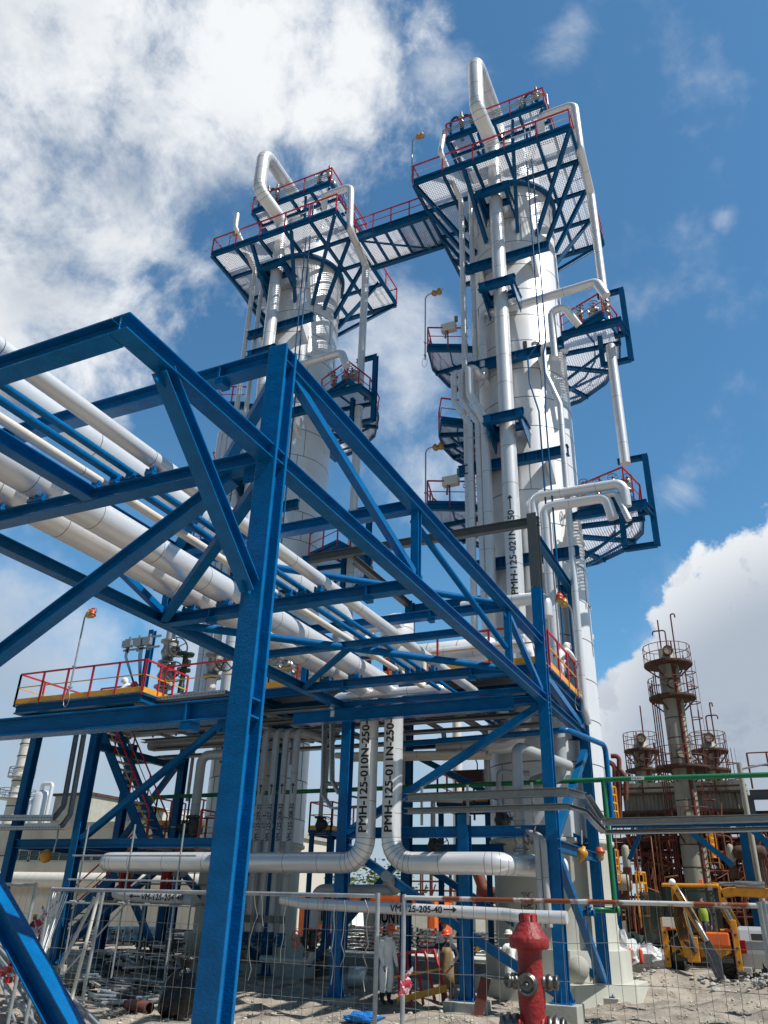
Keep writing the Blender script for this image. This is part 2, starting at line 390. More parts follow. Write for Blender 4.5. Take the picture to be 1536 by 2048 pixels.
# ------------------------------------------------------------------ the blue pipe rack
XA, XB = -5.33, -11.15           # column rows
RY = (7.59, 21.8, 27.0)
rack = thing('pipe_rack', 'big glossy blue steel pipe rack in the foreground carrying the silver pipes on trusses', 'pipe rack', (XA, RY[0], 0))
def column(par, x, y, z0, z1, w=.3, stiff=(), bevel=0, mt='blue', foot=True, tf=.034, flip=False):
    b = MB(); up = (1, 0, 0) if flip else (0, 1, 0)
    b.beam((x, y, z0), (x, y, z1), w, w, 'H', up, tf=tf, tw=.03)
    for z in stiff:
        if z > z1 - .02: continue
        for s in (-1, 1):
            if flip: b.box((x, y + s * w * .255, z), (w - 2 * tf - .004, w * .40, .026))
            else: b.box((x + s * w * .255, y, z), (w * .40, w - 2 * tf - .004, .026))
    if foot:
        b.box((x, y, z0 + .016), (w * 1.75, w * 1.75, .03))
        for s in (-1, 1):
            q = x + s * (w / 2 + .002)
            b.prism([(q, y - .012, z0 + .033), (q + s * w * .34, y - .012, z0 + .033), (q + s * .02, y - .012, z0 + w * 1.05), (q, y - .012, z0 + w * 1.05)], (0, .024, 0))
            q = y + s * (w / 2 + .002)
            b.prism([(x - .012, q, z0 + .033), (x - .012, q + s * w * .34, z0 + .033), (x - .012, q + s * .02, z0 + w * 1.05), (x - .012, q, z0 + w * 1.05)], (.024, 0, 0))
            for t in (-1, 1): b.cyl((x + s * w * .72, y + t * w * .72, z0 + .03), (x + s * w * .72, y + t * w * .72, z0 + .09), .018, seg=6)
    return b.build('column', MT[mt], par, bevel=bevel)
def plinth(x, y, z, w=.62, label=None):
    b = MB(); b.box2((x - w / 2, y - w / 2, -.6), (x + w / 2, y + w / 2, z))
    return b.build('plinth', MT['concrete'], label=label, cat='plinth', bevel=.015, group=None)
PZ = .34
st1 = (4.13, 4.33, 7.50, 7.66, 9.12, 9.33)
column(rack, XA, RY[0], .3, 9.38, stiff=st1, bevel=.012, tf=.05)
column(rack, XB, RY[0], .3, 9.38, stiff=st1, bevel=.008)
column(rack, XA, RY[1], PZ, 10.9, stiff=(3.75, 3.98, 7.2, 7.35, 7.5, 7.66, 8.5, 9.0, 9.33), bevel=.006)
column(rack, XB - .3, RY[1], .12, 9.38, stiff=(3.75, 3.98, 7.5, 7.66), bevel=.006)
def bm(name, p0, p1, h=.24, w=.24, kind='H', up=(0, 0, 1), par=None, bevel=.006, tf=.022, tw=.02, mt='blue'):
    b = MB(); b.beam(p0, p1, h, w, kind, up, tf, tw); return b.build(name, MT[mt], par or rack, bevel=bevel)
cw = .152
ZL, ZT = 7.58, 9.225              # chord centre heights
for x in (XA, XB):
    x2 = x
    bm('top_chord', (x, RY[0] + cw, ZT), (x2, RY[1] - cw, ZT)); bm('bottom_chord', (x, RY[0] + cw, ZL), (x2, RY[1] - cw, ZL), .22)
    bm('cantilever_beam', (x, 4.62, ZL), (x, RY[0] - cw, ZL), .22)
    for py in (12.55, 18.5): bm('post', (x, py, ZL + .112), (x, py, ZT - .122), .16, .16, up=(0, 1, 0))
    for a, b_ in (((RY[0] + .25, ZT - .13), (12.4, ZL + .2)), ((12.75, ZL + .25), (18.3, ZT - .2)) if x == XB else ((18.65, ZT - .25), (21.5, ZL + .2))):
        bm('diagonal', (x, a[0], a[1]), (x, b_[0], b_[1]), .14, .14, 'BOX')
    # knee brace under the cantilever
    bm('knee_brace', (x, 5.35, ZL - .10), (x, RY[0] - .17, 5.66), .2, .2)
# transverse beams
tx0, tx1 = XB + cw, XA - cw
for y, z, h in ((RY[0], 9.225, .24), (RY[0], ZL, .22), (RY[0], 4.23, .24)):
    bm('cross_beam', (tx0, y, z), (tx1, y, z), h)
bm('cross_beam', (XB + .13, 4.74, ZL), (XA - .13, 4.74, ZL), .22)
for y in (12.55, 18.5):
    bm('cross_beam', (XB + .13, y, ZL), (XA - .13, y, ZL), .22); bm('cross_beam', (XB + .13, y, ZT), (XA - .13, y, ZT), .22)
for y in (10.0, 15.4, 20.6): bm('cross_beam', (XB + .13, y, ZL - .0), (XA - .13, y, ZL), .16, .14) if y > 15 else None
bm('cross_beam', (tx0 - .1, RY[1], ZL), (tx1, RY[1], ZL), .22)
# stringer inside the cantilever bay, and stub stiffeners on the cross beams
bm('stringer', (-8.42, 4.86, ZL), (-8.42, RY[0] - .122, ZL), .2, .2)
for (x, y, z, h) in ((-6.1, RY[0], 4.23, .24), (-6.35, RY[0], 9.225, .24), (-6.3, 12.55, ZL, .22), (-6.3, 18.5, ZL, .22), (-9.9, 12.55, ZL, .22), (-9.9, 18.5, ZL, .22), (-7.4, 18.5, ZT, .22)):
    b = MB(); b.box((x, y, z), (.03, .236, h - .05)); b.box((x, y, z - h / 2 - .045), (.14, .2, .085)); b.build('stiffener', MT['blue'], rack, bevel=.004)
# plan bracing (round tubes) and portal braces
def rod(name, p0, p1, r=.085, par=None, mt='blue_rod', seg=14):
    b = MB(); b.tube([p0, p1], r, seg); return b.build(name, MT[mt], par or rack)
rod('plan_brace', (XB + .15, 12.75, ZL - .02), (XA - .15, 18.3, ZL - .02)); rod('plan_brace', (XB + .15, 18.3, ZL - .02), (-8.3, 15.6, ZL - .02))
rod('plan_brace', (XB + .2, 12.8, ZT), (XA - .2, 18.2, ZT)); rod('plan_brace', (XA - .15, 12.75, ZT - .2), (XA - .02, 18.3, ZL + .5), .07)
bm('plan_brace', (XB + .15, 12.4, ZL), (XA - .3, RY[0] + .3, ZL - .06), .17, .17, 'BOX', mt='blue_rod')
bm('plan_brace', (XB + .2, 12.4, ZT), (XA - .3, RY[0] + .3, ZT - .06), .17, .17, 'BOX', mt='blue_rod')
a, b_ = P(0, 1310, Y=RY[0]), P(440, 975, Y=RY[0]); d = (b_ - a)
bm('portal_brace', V((XB + .35, RY[0], a.z + d.z / d.x * (XB + .35 - a.x))), V((-5.95, RY[0], a.z + d.z / d.x * (-5.95 - a.x))), .2, .2)
a, b_ = P(-10, 1795, Y=RY[0]), P(130, 2048, Y=RY[0]); d = (b_ - a)
bm('portal_brace', V((XB + .25, RY[0], a.z + d.z / d.x * (XB + .25 - a.x))), V((-5.75, RY[0], a.z + d.z / d.x * (-5.75 - a.x))), .24, .24)
# ------------------------------------------------------------------ pipes lying on the rack
def pipe(name, pts, r, label, mt='clad', cat='pipe', seg=16, bend=None, gap=1.3, group=None, seam='seam', es=False, arc=5):
    b = MB(); b.mat(MT[mt]); b.tube(pts, r, seg, bend if bend is not None else r * 2.6, arc, seam=MT[seam] if seam else None, seam_gap=gap, elbow_seam=es)
    return b.build(name, None, None, label, cat, group)
Y0 = -3.0
zb = ZL + .11
def shoe_row(x, r, ys=(RY[0], 12.55, 18.5), z=zb, w=.12, mt='blue'):
    for y in ys:
        b = MB(); b.box((x, y, z + .035), (w * 1.6, .26, .06)); b.box((x, y, z + .09), (.02, .24, .06))
        for s in (-1, 1): b.box((x + s * w * .7, y + .09, z + .09), (.03, .05, .06)); b.box((x + s * w * .7, y - .09, z + .09), (.03, .05, .06))
        b.build('pipe_shoe', MT[mt], rack)
for x, r in ((-7.35, .115), (-7.72, .055), (-8.02, .06), (-8.38, .06), (-9.58, .25), (-10.45, .24)): shoe_row(x, r, w=max(.08, r * .8))

# gusset plates with bolts at the truss nodes, splice plates on the columns
def gusset(c, sz, axis, n=3):
    c = V(c); b = MB(); b.box(c, sz)
    u, v = [V((1, 0, 0)), V((0, 1, 0)), V((0, 0, 1))][(axis + 1) % 3], [V((1, 0, 0)), V((0, 1, 0)), V((0, 0, 1))][(axis + 2) % 3]; a = [V((1, 0, 0)), V((0, 1, 0)), V((0, 0, 1))][axis]
    for i in range(n):
        for j in range(2):
            q = c + u * sz[(axis + 1) % 3] * (.32 * (2 * i / max(1, n - 1) - 1)) + v * sz[(axis + 2) % 3] * (.28 * (2 * j - 1)); h = sz[axis] / 2
            b.cyl(q - a * (h + .014), q + a * (h + .014), .017, seg=6)
    b.build('gusset_plate', MT['blue'], rack, bevel=.002)
for x in (XA, XB):
    for y, z in ((RY[0] + .34, ZT - .2), (12.4, ZL + .2), (12.72, ZL + .2), (18.36, ZT - .24), (18.64, ZT - .24), (RY[1] - .34, ZL + .2)): gusset((x, y, z), (.016, .3, .22), 0)
    gusset((x, 5.42, ZL - .2), (.02, .34, .2), 0); gusset((x, RY[0] - .26, 5.74), (.02, .2, .34), 0, 2)
for x, s in ((XA, -1), (XB, 1)):
    for y in (12.55, 18.5):
        for z in (ZL, ZT): gusset((x + s * .19, y, z), (.16, .016, .16), 1, 2)
    gusset((x + s * .26, RY[0], 7.40), (.34, .018, .26), 1, 3); gusset((x + s * .24, RY[0] + .0, 4.06), (.26, .018, .16), 1, 2)
# long pipes on the rack
pipe('rack_pipe', [(-7.35, Y0, 7.96), (-7.35, 26.3, 7.96)], .125, 'slim silver clad pipe nearest the open right side of the rack, with a bolted flange', gap=2.2)
b = MB(); b.mat(MT['clad'])
bpipe = pipe('rack_pipe', [(-10.5, Y0, 9.86), (-10.5, 19.4, 9.86), (-10.5, 19.4, 9.0)], .30, 'fat white pipe on the upper tier of the blue rack, above all the other pipes', gap=1.7)
pipe('rack_pipe', [(-7.72, Y0, 7.82), (-7.72, 26, 7.82)], .055, 'darker of the two thin blue painted pipes on the rack, right hand one', 'blue', seam=None)
pipe('rack_pipe', [(-8.02, Y0, 7.83), (-8.02, 26, 7.83)], .06, 'bright blue thin painted pipe on the rack between the cream pipe and its darker twin', 'blue', seam=None)
pipe('rack_pipe', [(-8.38, Y0, 7.84), (-8.38, 20.4, 7.84), (-8.38, 20.4, 8.8)], .072, 'thin cream clad pipe running beside the bright blue pipe on the rack', 'pipe_cream', gap=2.6)
VY = 21.22
R1 = .275
p11 = [(-9.66, Y0, 8.07), (-9.66, VY, 8.07), (-9.66, VY, 3.36), (-6.62, VY, 3.36), (-5.45, 23.0, 3.36)]
p10 = [(-10.45, Y0, 8.07), (-10.45, VY, 8.07), (-10.45, VY, 3.36), (-19.9, VY, 3.36), (-19.9, 25.5, 3.36)]
o11 = thing('process_pipe', 'fat silver pipe lettered PMH-125-011N-250, dropping from the rack and turning right', 'pipe', (-9.66, VY, 3.36))
o10 = thing('process_pipe', 'fat silver pipe lettered PMH-125-010N-250, dropping from the rack and turning left', 'pipe', (-10.45, VY, 3.36))
for o, pts in ((o11, p11), (o10, p10)):
    b = MB(); b.mat(MT['clad']); b.tube(pts, R1, 28, .62, 7, seam=MT['seam'], seam_gap=1.35, elbow_seam=True, sr=1.006); b.build('pipe_run', None, o)
    # cover strip seams along the cladding
    b = MB()
    for (u, v) in ((V(pts[0]), V(pts[1])),):
        for s in range(9):
            t0 = .12 + s * .095; q = u.lerp(v, t0); q2 = u.lerp(v, t0 + .06)
            ang = R(200 + 25 * (s % 3)); off = V((math.cos(ang), 0, math.sin(ang))) * (R1 + .003)
            b.beam(q + off, q2 + off, .012, .012, 'BOX')
    b.build('cladding_strap', MT['seam'], o)
for o, x, t in ((o10, -10.45, 'PMH-125-010N-250-'), (o11, -9.66, 'PMH-125-011N-250-')):
    a = R(-14); out = V((math.sin(R(10)) * .0 + math.cos(R(-62)), math.sin(R(-112)), 0)).normalized()
    out = V((CAM.x - x, CAM.y - VY, 0)).normalized(); rt0 = V((-out.y, out.x, 0))
    out = (out * math.cos(R(24)) - rt0 * math.sin(R(24))).normalized()
    up = V((0, 0, 1)).cross(out).normalized() * -1
    # text runs up the pipe: right = +Z, up = towards the viewer's left
    b = MB(); rt = V((0, 0, 1)); n = 8; vs = []
    for i in range(n + 1):
        th = R(-38 + 76 * i / n)
        for z in (4.02, 7.5): vs.append(V((x, VY, z)) + (up * math.sin(th) + out * math.cos(th)) * (R1 + .004))
    b.add(vs, [(2 * i, 2 * i + 1, 2 * i + 3, 2 * i + 2) for i in range(n)], True)
    b.build('label_band', mat('label_white', (.66, .66, .65), .5), o)
    lettering(t, o, ((x, VY, 4.1), rt, up, out), .335, wrap=R1 + .007, bold=.03, sx=1.06)
# ------------------------------------------------------------------ platform structure behind the rack
ps = thing('platform_structure', 'blue steel process platform with red handrails behind the rack, below the two towers', 'platform', (-13, 21.8, 0))
DZ = 8.62
def bs(name, p0, p1, h=.3, w=.2, kind='H', mt='blue_steel', up=(0, 0, 1)): return bm(name, p0, p1, h, w, kind, up, ps, 0, mt=mt)
for x, y, z0, z1 in ((-5.33, 27, .15, 12.95), (-11.7, 27, .1, 13.1), (-24.55, 21.8, .1, 8.3), (-21.6, 21.8, .4, 8.3), (-21.75, 27, .1, 8.3), (-24.6, 27, .1, 8.3), (-7.75, 21.8, .25, 4.6), (-15.2, 21.8, .1, 13.1), (-17.0, 27, .1, 8.3)):
    column(ps, x, y, z0, z1, mt='blue_steel' if y > 26 or x < -12 else 'blue', stiff=(3.9, 4.1, 7.5, 7.7), foot=True)
b = MB(); b.beam((XA, RY[1], 10.91), (XA, RY[1], 13.35), .3, .3, 'H', (0, 1, 0)); b.build('upper_column', MT['grey_paint'], ps)
def tr(name, y, x0, x1, z, h=.3, mt='blue_steel', w=.2): bs(name, (x0, y, z), (x1, y, z), h, w, 'H', mt)
def lo(name, x, y0, y1, z, h=.3, mt='blue_steel', w=.2): bs(name, (x, y0, z), (x, y1, z), h, w, 'H', mt)
tr('beam', 22, -13.4, -5.17, 13.2, .28, 'grey_paint'); tr('beam', 27, -11.5, -5.5, 12.8, .3)
lo('beam', -11.7, 22.12, 26.84, 12.95, .26, 'grey_paint'); lo('beam', -15.2, 21.96, 27, 12.95, .26, 'grey_paint'); lo('beam', -5.33, 22.0, 26.84, 12.7, .28)
lo('beam', -5.33, 21.96, 26.84, 7.58, .24); lo('beam', -5.33, 21.96, 26.84, 8.45, .26); lo('beam', -11.7, 21.96, 26.84, 8.45, .26); lo('beam', -15.2, 21.96, 26.84, 8.45)
tr('beam', 21.8, -21.44, -5.5, 8.45, .26); tr('beam', 27, -21.6, -5.5, 8.45, .26); tr('beam', 27, -11.54, -5.5, 7.58, .3)
tr('beam', 21.8, -11.28, -5.5, 4.17, .28, 'blue'); tr('beam', 27, -11.5, -5.5, 4.1, .3); tr('beam', 21.8, -24.4, -21.76, 3.95, .28); tr('beam', 21.8, -21.44, -15.36, 3.95, .26)
lo('beam', -5.33, 21.96, 26.84, 3.85, .26); lo('beam', -24.55, 21.96, 26.84, 3.95); lo('beam', -21.65, 21.96, 26.84, 3.95)
tr('beam', 20.6, -12.7, -5.86, 7.27, .36, 'blue', .26); tr('beam', 24.4, -21.6, -5.5, 8.45, .24); tr('beam', 23.2, -15, -5.5, 8.35, .2); tr('beam', 25.7, -15, -5.5, 8.35, .2)
tr('beam', 20.75, -24.7, -18.9, 8.42, .26); tr('beam', 21.8, -25, -18.9, 8.42, .22); lo('beam', -24.75, 20.75, 26.9, 8.42, .26); lo('beam', -18.9, 20.75, 26.9, 8.42, .26)
tr('beam', 27, -24.6, -21.8, 7.6, .26); lo('beam', -21.7, 22, 26.8, 7.2, .26)
for p0, p1 in (((-11.3, 21.8, 4.2), (-5.5, 21.8, 7.4)), ((-11.5, 21.86, 3.9), (-7.75, 21.86, 1.75)), ((-7.7, 21.86, 1.72), (-5.5, 21.86, .55)), ((-5.33, 22.0, 3.7), (-5.33, 26.75, .55)), ((-5.33, 26.8, 7.0), (-5.33, 22.0, 4.0)), ((-21.4, 21.8, 4.1), (-15.6, 21.8, 8.0)),
               ((-21.6, 26.9, 3.7), (-17.15, 26.9, .5)), ((-21.7, 26.8, .6), (-24.4, 26.8, 3.8)), ((-21.65, 22, .8), (-21.65, 26.8, 3.7)), ((-11.6, 26.9, 3.9), (-5.6, 26.9, .7)), ((-11.6, 26.95, 7.3), (-5.6, 26.95, 4.3)), ((-5.33, 22, 8.3), (-5.33, 26.7, 7.75)), ((-24.5, 26.9, 4.2), (-21.9, 26.9, 7.4)), ((-15.3, 27, .5), (-11.8, 27, 3.9))):
    bs('brace', p0, p1, .2, .2, 'BOX', 'blue' if p0[1] < 23 and p0[0] > -12 else 'blue_steel')
# red fence line railings: posts, top rail; thin yellow mid rail; toe board
def railing(par, pts, h=1.1, sp=1.15, toe=True, toe_mat='yellow', closed=False, r=.03, mid='yellow', start=True, toe_name='toe_board'):
    pts = [V(p) for p in pts]; b = MB(); m = MB(); t = MB()
    L = list(zip(pts[:-1], pts[1:])) + ([(pts[-1], pts[0])] if closed else [])
    for a, c in L:
        d = c - a; n = max(1, int(round(d.length / sp)))
        for k in range(n + 1):
            q = a + d * k / n; b.box(q + V((0, 0, h / 2 - .06)), (r * 1.9, r * 1.9, h + .1))
        b.beam(a + V((0, 0, h)), c + V((0, 0, h)), r * 1.9, r * 1.9, 'BOX'); m.beam(a + V((0, 0, h * .54)), c + V((0, 0, h * .54)), r * 1.1, r * 1.1, 'BOX')
        if toe: t.beam(a + V((0, 0, .09)), c + V((0, 0, .09)), .17, .012, 'BOX')
    b.build('handrail', MT['red'], par); m.build('mid_rail', MT[mid], par)
    if toe: t.build(toe_name, MT[toe_mat], par)
def deck(par, poly, z, t=.035, mt='deck_grid', name='grating'):
    b = MB(); b.prism([(x, y, z - t / 2) for x, y in poly], (0, 0, t)); return b.build(name, MT[mt], par)
deck(ps, [(-15, 21.7), (-5.2, 21.7), (-5.2, 27.1), (-15, 27.1)], DZ); deck(ps, [(-24.85, 20.65), (-18.8, 20.65), (-18.8, 27.1), (-24.85, 27.1)], DZ); deck(ps, [(-18.8, 21.7), (-15, 21.7), (-15, 27.1), (-18.8, 27.1)], DZ + .01)
rz = DZ + .02
railing(ps, [(-15, 21.72, rz), (-5.22, 21.72, rz)], sp=1.65); railing(ps, [(-5.22, 22.3, rz), (-5.22, 27.05, rz)], sp=1.15)
railing(ps, [(-24.8, 24.2, rz), (-24.8, 20.68, rz), (-18.85, 20.68, rz)], sp=1.25); railing(ps, [(-18.85, 20.7, rz), (-18.85, 23, rz)], sp=.8)
railing(ps, [(-20.2 + 1.35, 21.74, rz + .012), (-15.0, 21.74, rz + .012)], sp=2.6, toe=False); railing(ps, [(-24.8, 27, rz), (-15, 27, rz)], sp=1.3)
railing(ps, [(-23.4, 23.4, rz), (-21.2, 23.4, rz)], sp=1.1)
# left stair from the deck to the ground
def stair(par, a, c, width, n, side=(0, 1, 0), mt='blue_steel', rail=True):
    a, c = V(a), V(c); s = V(side).normalized() * width / 2; b = MB()
    for q in (-1, 1): b2 = MB(); b2.beam(a + s * q, c + s * q, .32, .07, 'BOX'); b2.build('stringer', MT[mt], par)
    d = (c - a); fl = V((d.x, d.y, 0)).normalized()
    for k in range(1, n):
        q = a + d * k / n; sl = s.normalized(); vs = []
        for e in (-.13, .13):
            for f in (-width / 2 + .03, width / 2 - .03):
                for z in (-.02, .02): vs.append(q + fl * e + sl * f + V((0, 0, z)))
        b.add(vs, [(0, 1, 3, 2), (4, 6, 7, 5), (0, 4, 5, 1), (2, 3, 7, 6), (0, 2, 6, 4), (1, 5, 7, 3)])
    b.build('treads', MT['galv'], par)
    if rail:
        for q in (-1, 1):
            r_ = MB(); m = MB(); o_ = V((0, 0, 1.0))
            r_.beam(a + s * q + o_, c + s * q + o_, .042, .042, 'BOX'); m.beam(a + s * q + o_ * .55, c + s * q + o_ * .55, .025, .025, 'BOX')
            for k in range(0, 4): q2 = a + s * q + d * k / 3; r_.box(q2 + o_ / 2, (.04, .04, 1.0))
            r_.build('stair_rail', MT['red'], par); m.build('stair_mid_rail', MT['yellow'], par)
stA, stB = P(214, 1452, Y=23.2), P(308, 1690, Y=23.2)
stair(ps, stA, stB, .95, 15, (0, 1, 0))
stair(ps, P(308, 1700, Y=24.6), P(95, 1890, Y=24.6), .95, 15)
b = MB(); b.box2((stB.x - .2, 22.6, stB.z - .14), (stB.x + 2.2, 25.2, stB.z - .06)); b.build('landing', MT['galv'], ps)
railing(ps, [(stB.x + 2.2, 22.7, stB.z - .06), (stB.x + 2.2, 25.1, stB.z - .06), (stB.x - .1, 25.1, stB.z - .06)], sp=.9)
for x, y in ((XA, RY[1]), (-7.75, RY[1]), (XB - .3, RY[1]), (-5.33, 27), (-11.7, 27), (-21.6, 21.8), (-24.55, 21.8), (-21.75, 27)):
    nm = {(XA, RY[1]): 'pale concrete plinth under the right front rack column, beside the hydrant', (-7.75, RY[1]): 'tiled looking pale concrete plinth beside the leaning brown plate', (XB - .3, RY[1]): 'grey concrete plinth under the rack column left of the man in white coveralls',
          (-5.33, 27): 'concrete plinth under the blue column beside the right tower base', (-11.7, 27): 'concrete plinth behind the red frame the workers hold', (-21.6, 21.8): 'concrete plinth under the stair side column on the left', (-24.55, 21.8): 'concrete plinth under the outermost left blue column', (-21.75, 27): 'concrete plinth in the shade behind the lower left valves'}[(x, y)]
    z = {(XA, RY[1]): PZ, (-7.75, RY[1]): .25, (XB - .3, RY[1]): .12, (-5.33, 27): .15, (-21.6, 21.8): .4}.get((x, y), .1)
    plinth(x, y, z, .95 if (x, y) in ((XB - .3, RY[1]), (-7.75, RY[1])) else .8, nm)
# ------------------------------------------------------------------ the two distillation columns
TY = 28.5; RS = 2.0
def arc_pts(c, r, a0, a1, n, z): return [(c[0] + r * math.cos(R(a0 + (a1 - a0) * i / n)), c[1] + r * math.sin(R(a0 + (a1 - a0) * i / n)), z) for i in range(n + 1)]
def sector_deck(par, ax, z, ro, a0, a1, front=True, rails=True, beams=True, name='side_platform'):
    pf = MB(); c = (ax, TY); n = max(4, int(abs(a1 - a0) / 20))
    outer = arc_pts(c, ro, a0, a1, n, z); inner = arc_pts(c, RS + .06, a1, a0, n, z)
    vs = outer + inner[::-1]; m = n + 1
    top = [V(p) + V((0, 0, .02)) for p in vs]; bot = [V(p) - V((0, 0, .02)) for p in vs]
    pf.add(top + bot, [(i, i + 1, m + i + 1, m + i) for i in range(n)] + [(2 * m + i, 3 * m + i, 3 * m + i + 1, 2 * m + i + 1) for i in range(n)])
    root = pf.build(name, MT['galv_grid'], par)
    fr = MB()
    for i in range(n): fr.beam(V(outer[i]) - V((0, 0, .1)), V(outer[i + 1]) - V((0, 0, .1)), .2, .07, 'BOX')
    for a in (a0, a1):
        q = V((math.cos(R(a)), math.sin(R(a)), 0)); fr.beam(V((ax, TY, z - .14)) + q * (RS - .05), V((ax, TY, z - .14)) + q * (ro + .05), .28, .16, 'H')
    for k in range(1, 4):
        a = a0 + (a1 - a0) * k / 4; q = V((math.cos(R(a)), math.sin(R(a)), 0))
        fr.beam(V((ax, TY, z - .13)) + q * (RS - .05), V((ax, TY, z - .13)) + q * ro, .2, .12, 'H'); fr.beam(V((ax, TY, z - 1.5)) + q * (RS - .02), V((ax, TY, z - .25)) + q * (ro - .5), .1, .1, 'BOX')
    for rr in (.55,):
        mid = arc_pts(c, RS + (ro - RS) * rr, a0, a1, n, z - .08)
        for i in range(n): fr.beam(mid[i], mid[i + 1], .1, .05, 'BOX')
    fr.build('platform_frame', MT['blue_steel'], root)
    rb = MB(); mm = MB(); tb = MB(); seq = [V((ax, TY, z)) + V((math.cos(R(a0)), math.sin(R(a0)), 0)) * (RS + .35)] + [V(p) for p in outer] + [V((ax, TY, z)) + V((math.cos(R(a1)), math.sin(R(a1)), 0)) * (RS + .35)]
    for i, (p, q) in enumerate(zip(seq[:-1], seq[1:])):
        rb.beam(p + V((0, 0, 1.1)), q + V((0, 0, 1.1)), .055, .055, 'BOX'); mm.beam(p + V((0, 0, .6)), q + V((0, 0, .6)), .03, .03, 'BOX'); tb.beam(p + V((0, 0, .09)), q + V((0, 0, .09)), .16, .012, 'BOX')
        if i % 2 == 0 or i in (1, n): rb.box(p + V((0, 0, .5)), (.055, .055, 1.2))
        if (q - p).length > 1.5: rb.box((p + q) / 2 + V((0, 0, .5)), (.055, .055, 1.2))
    rb.build('handrail', MT['red'], root); mm.build('mid_rail', MT['red'], root); tb.build('toe_board', MT['blue_steel'], root)
    return root
def tower(ax, label):
    t = thing('distillation_column', label, 'distillation column', (ax, TY, 0))
    # concrete pedestal
    b = MB(); b.lathe([(2.75, -.3), (2.75, .45)], (ax, TY, 0), seg=8, smooth=False, a0=R(22.5), a1=R(382.5)); b.add([(ax + 2.75 * math.cos(R(22.5 + 45 * i)), TY + 2.75 * math.sin(R(22.5 + 45 * i)), .45) for i in range(8)], [tuple(range(8))])
    b.lathe([(2.3, .45), (2.3, 1.3)], (ax, TY, 0), seg=8, smooth=False, a0=R(22.5), a1=R(382.5)); b.add([(ax + 2.3 * math.cos(R(22.5 + 45 * i)), TY + 2.3 * math.sin(R(22.5 + 45 * i)), 1.3) for i in range(8)], [tuple(range(8))])
    b.lathe([(1.93, 1.3), (1.93, 4.25), (2.06, 4.3), (2.06, 4.42), (1.2, 4.43)], (ax, TY, 0), seg=48)
    b.build('pedestal', MT['concrete_pale'], t, bevel=.02)
    mh = MB()
    for a in (-62, -100): q = V((math.cos(R(a)), math.sin(R(a)), 0)); mh.lathe([(0, .12), (.3, .09), (.34, 0)], V((ax, TY, .85)) + q * 2.24, q, 20)
    mh.build('lifting_boss', MT['concrete'], t)
    # clad shell with plate seams
    b = MB(); b.mat(MT['shell']); b.lathe([(2.0, 4.44), (2.0, 33.75), (1.96, 33.9), (1.62, 34.9), (1.5, 35.3), (1.5, 37.0), (1.3, 37.5), (.8, 37.9), (.36, 38.0), (.34, 39.2)], (ax, TY, 0), seg=72)
    b.mat(MT['seam']); z = 5.3; k = 0
    while z < 33:
        a0 = random.uniform(0, 360)
        b.lathe([(2.003, z - .017), (2.010, z), (2.003, z + .017)], (ax, TY, 0), seg=64)
        for j in range(3):
            a = R(a0 + j * 120); q = V((ax + 2.003 * math.cos(a), TY + 2.003 * math.sin(a), z)); b.beam(q, q + V((0, 0, 1.45)), .018, .018, 'BOX')
        z += 1.45 + .04 * math.sin(k * 2.3); k += 1
    b.build('shell', None, t)
    # girth ring under the top deck
    b = MB(); b.lathe([(2.02, 33.5), (2.2, 33.5), (2.2, 33.72), (2.02, 33.72)], (ax, TY, 0), seg=64); b.build('girth_ring', MT['blue_steel'], t)
    # pipe guide beams across the front of the shell
    for z, x0, x1 in ((28.7, -1.75, 2.15), (23.1, -1.6, 2.4), (18.1, -2.25, 2.2), (13.85, -1.7, 2.25)):
        b = MB(); b.beam((ax + x0, 26.25, z), (ax + x1, 26.25, z), .42, .26, 'H', tf=.03)
        for k in range(9): b.box((ax + x0 + (x1 - x0) * (k + .5) / 9, 26.25, z), (.025, .24, .36))
        g_ = b.build('guide_beam', MT['blue_steel'], t)
        for s in (-1.1, 1.35):
            a = MB(); a.prism([(ax + s - .1, 26.38, z - .2), (ax + s - .1, 26.38, z + .2), (ax + s - .1, TY - math.sqrt(4 - s * s) + .1, z + .2), (ax + s - .1, TY - math.sqrt(4 - s * s) + .1, z - .9)], (.2, 0, 0)); a.build('gusset', MT['shell'], g_)
    # riser clamps
    for z in (32.05, 26.4, 19.55):
        b = MB(); w2 = .62
        b.beam((ax - w2 - .2, 25.22, z), (ax + w2 + .2, 25.22, z), .38, .24, 'H'); b.box((ax, 25.16, z - .21), (2 * w2 + .4, .3, .025)); b.beam((ax - w2 - .1, 26.1, z), (ax + w2 + .1, 26.1, z), .3, .2, 'H')
        for s in (-1, 1):
            b.beam((ax + s * w2, 25.1, z - .02), (ax + s * w2, 26.75, z - .02), .34, .2, 'H'); b.prism([(ax + s * (w2 + .07) - .02, 25.14, z - .17), (ax + s * (w2 + .07) - .02, 25.14, z - .34), (ax + s * (w2 + .07) - .02, 26.35, z - .95), (ax + s * (w2 + .07) - .02, 26.6, z - .17)], (.04, 0, 0)); b.box((ax + s * w2, 25.12, z), (.24, .03, .40))
        b.build('riser_bracket', MT['blue_steel'], t)
    # top deck (34 m) and crown deck (38 m)
    def rect_deck(z, x0, x1, y0, y1, name, nx, ny, toe='blue_steel'):
        r0 = deck(t, [(ax + x0, y0), (ax + x1, y0), (ax + x1, y1), (ax + x0, y1)], z, .035, 'galv_grid', name)
        b = MB()
        for k in range(nx + 1): x = ax + x0 + (x1 - x0) * k / nx; b.beam((x, y0, z - .13), (x, y1, z - .13), .22, .12, 'H')
        for k in range(ny + 1):
            y = y0 + (y1 - y0) * k / ny; b.beam((ax + x0, y, z - .14), (ax + x1, y, z - .14), .26 if k in (0, ny) else .18, .14, 'H')
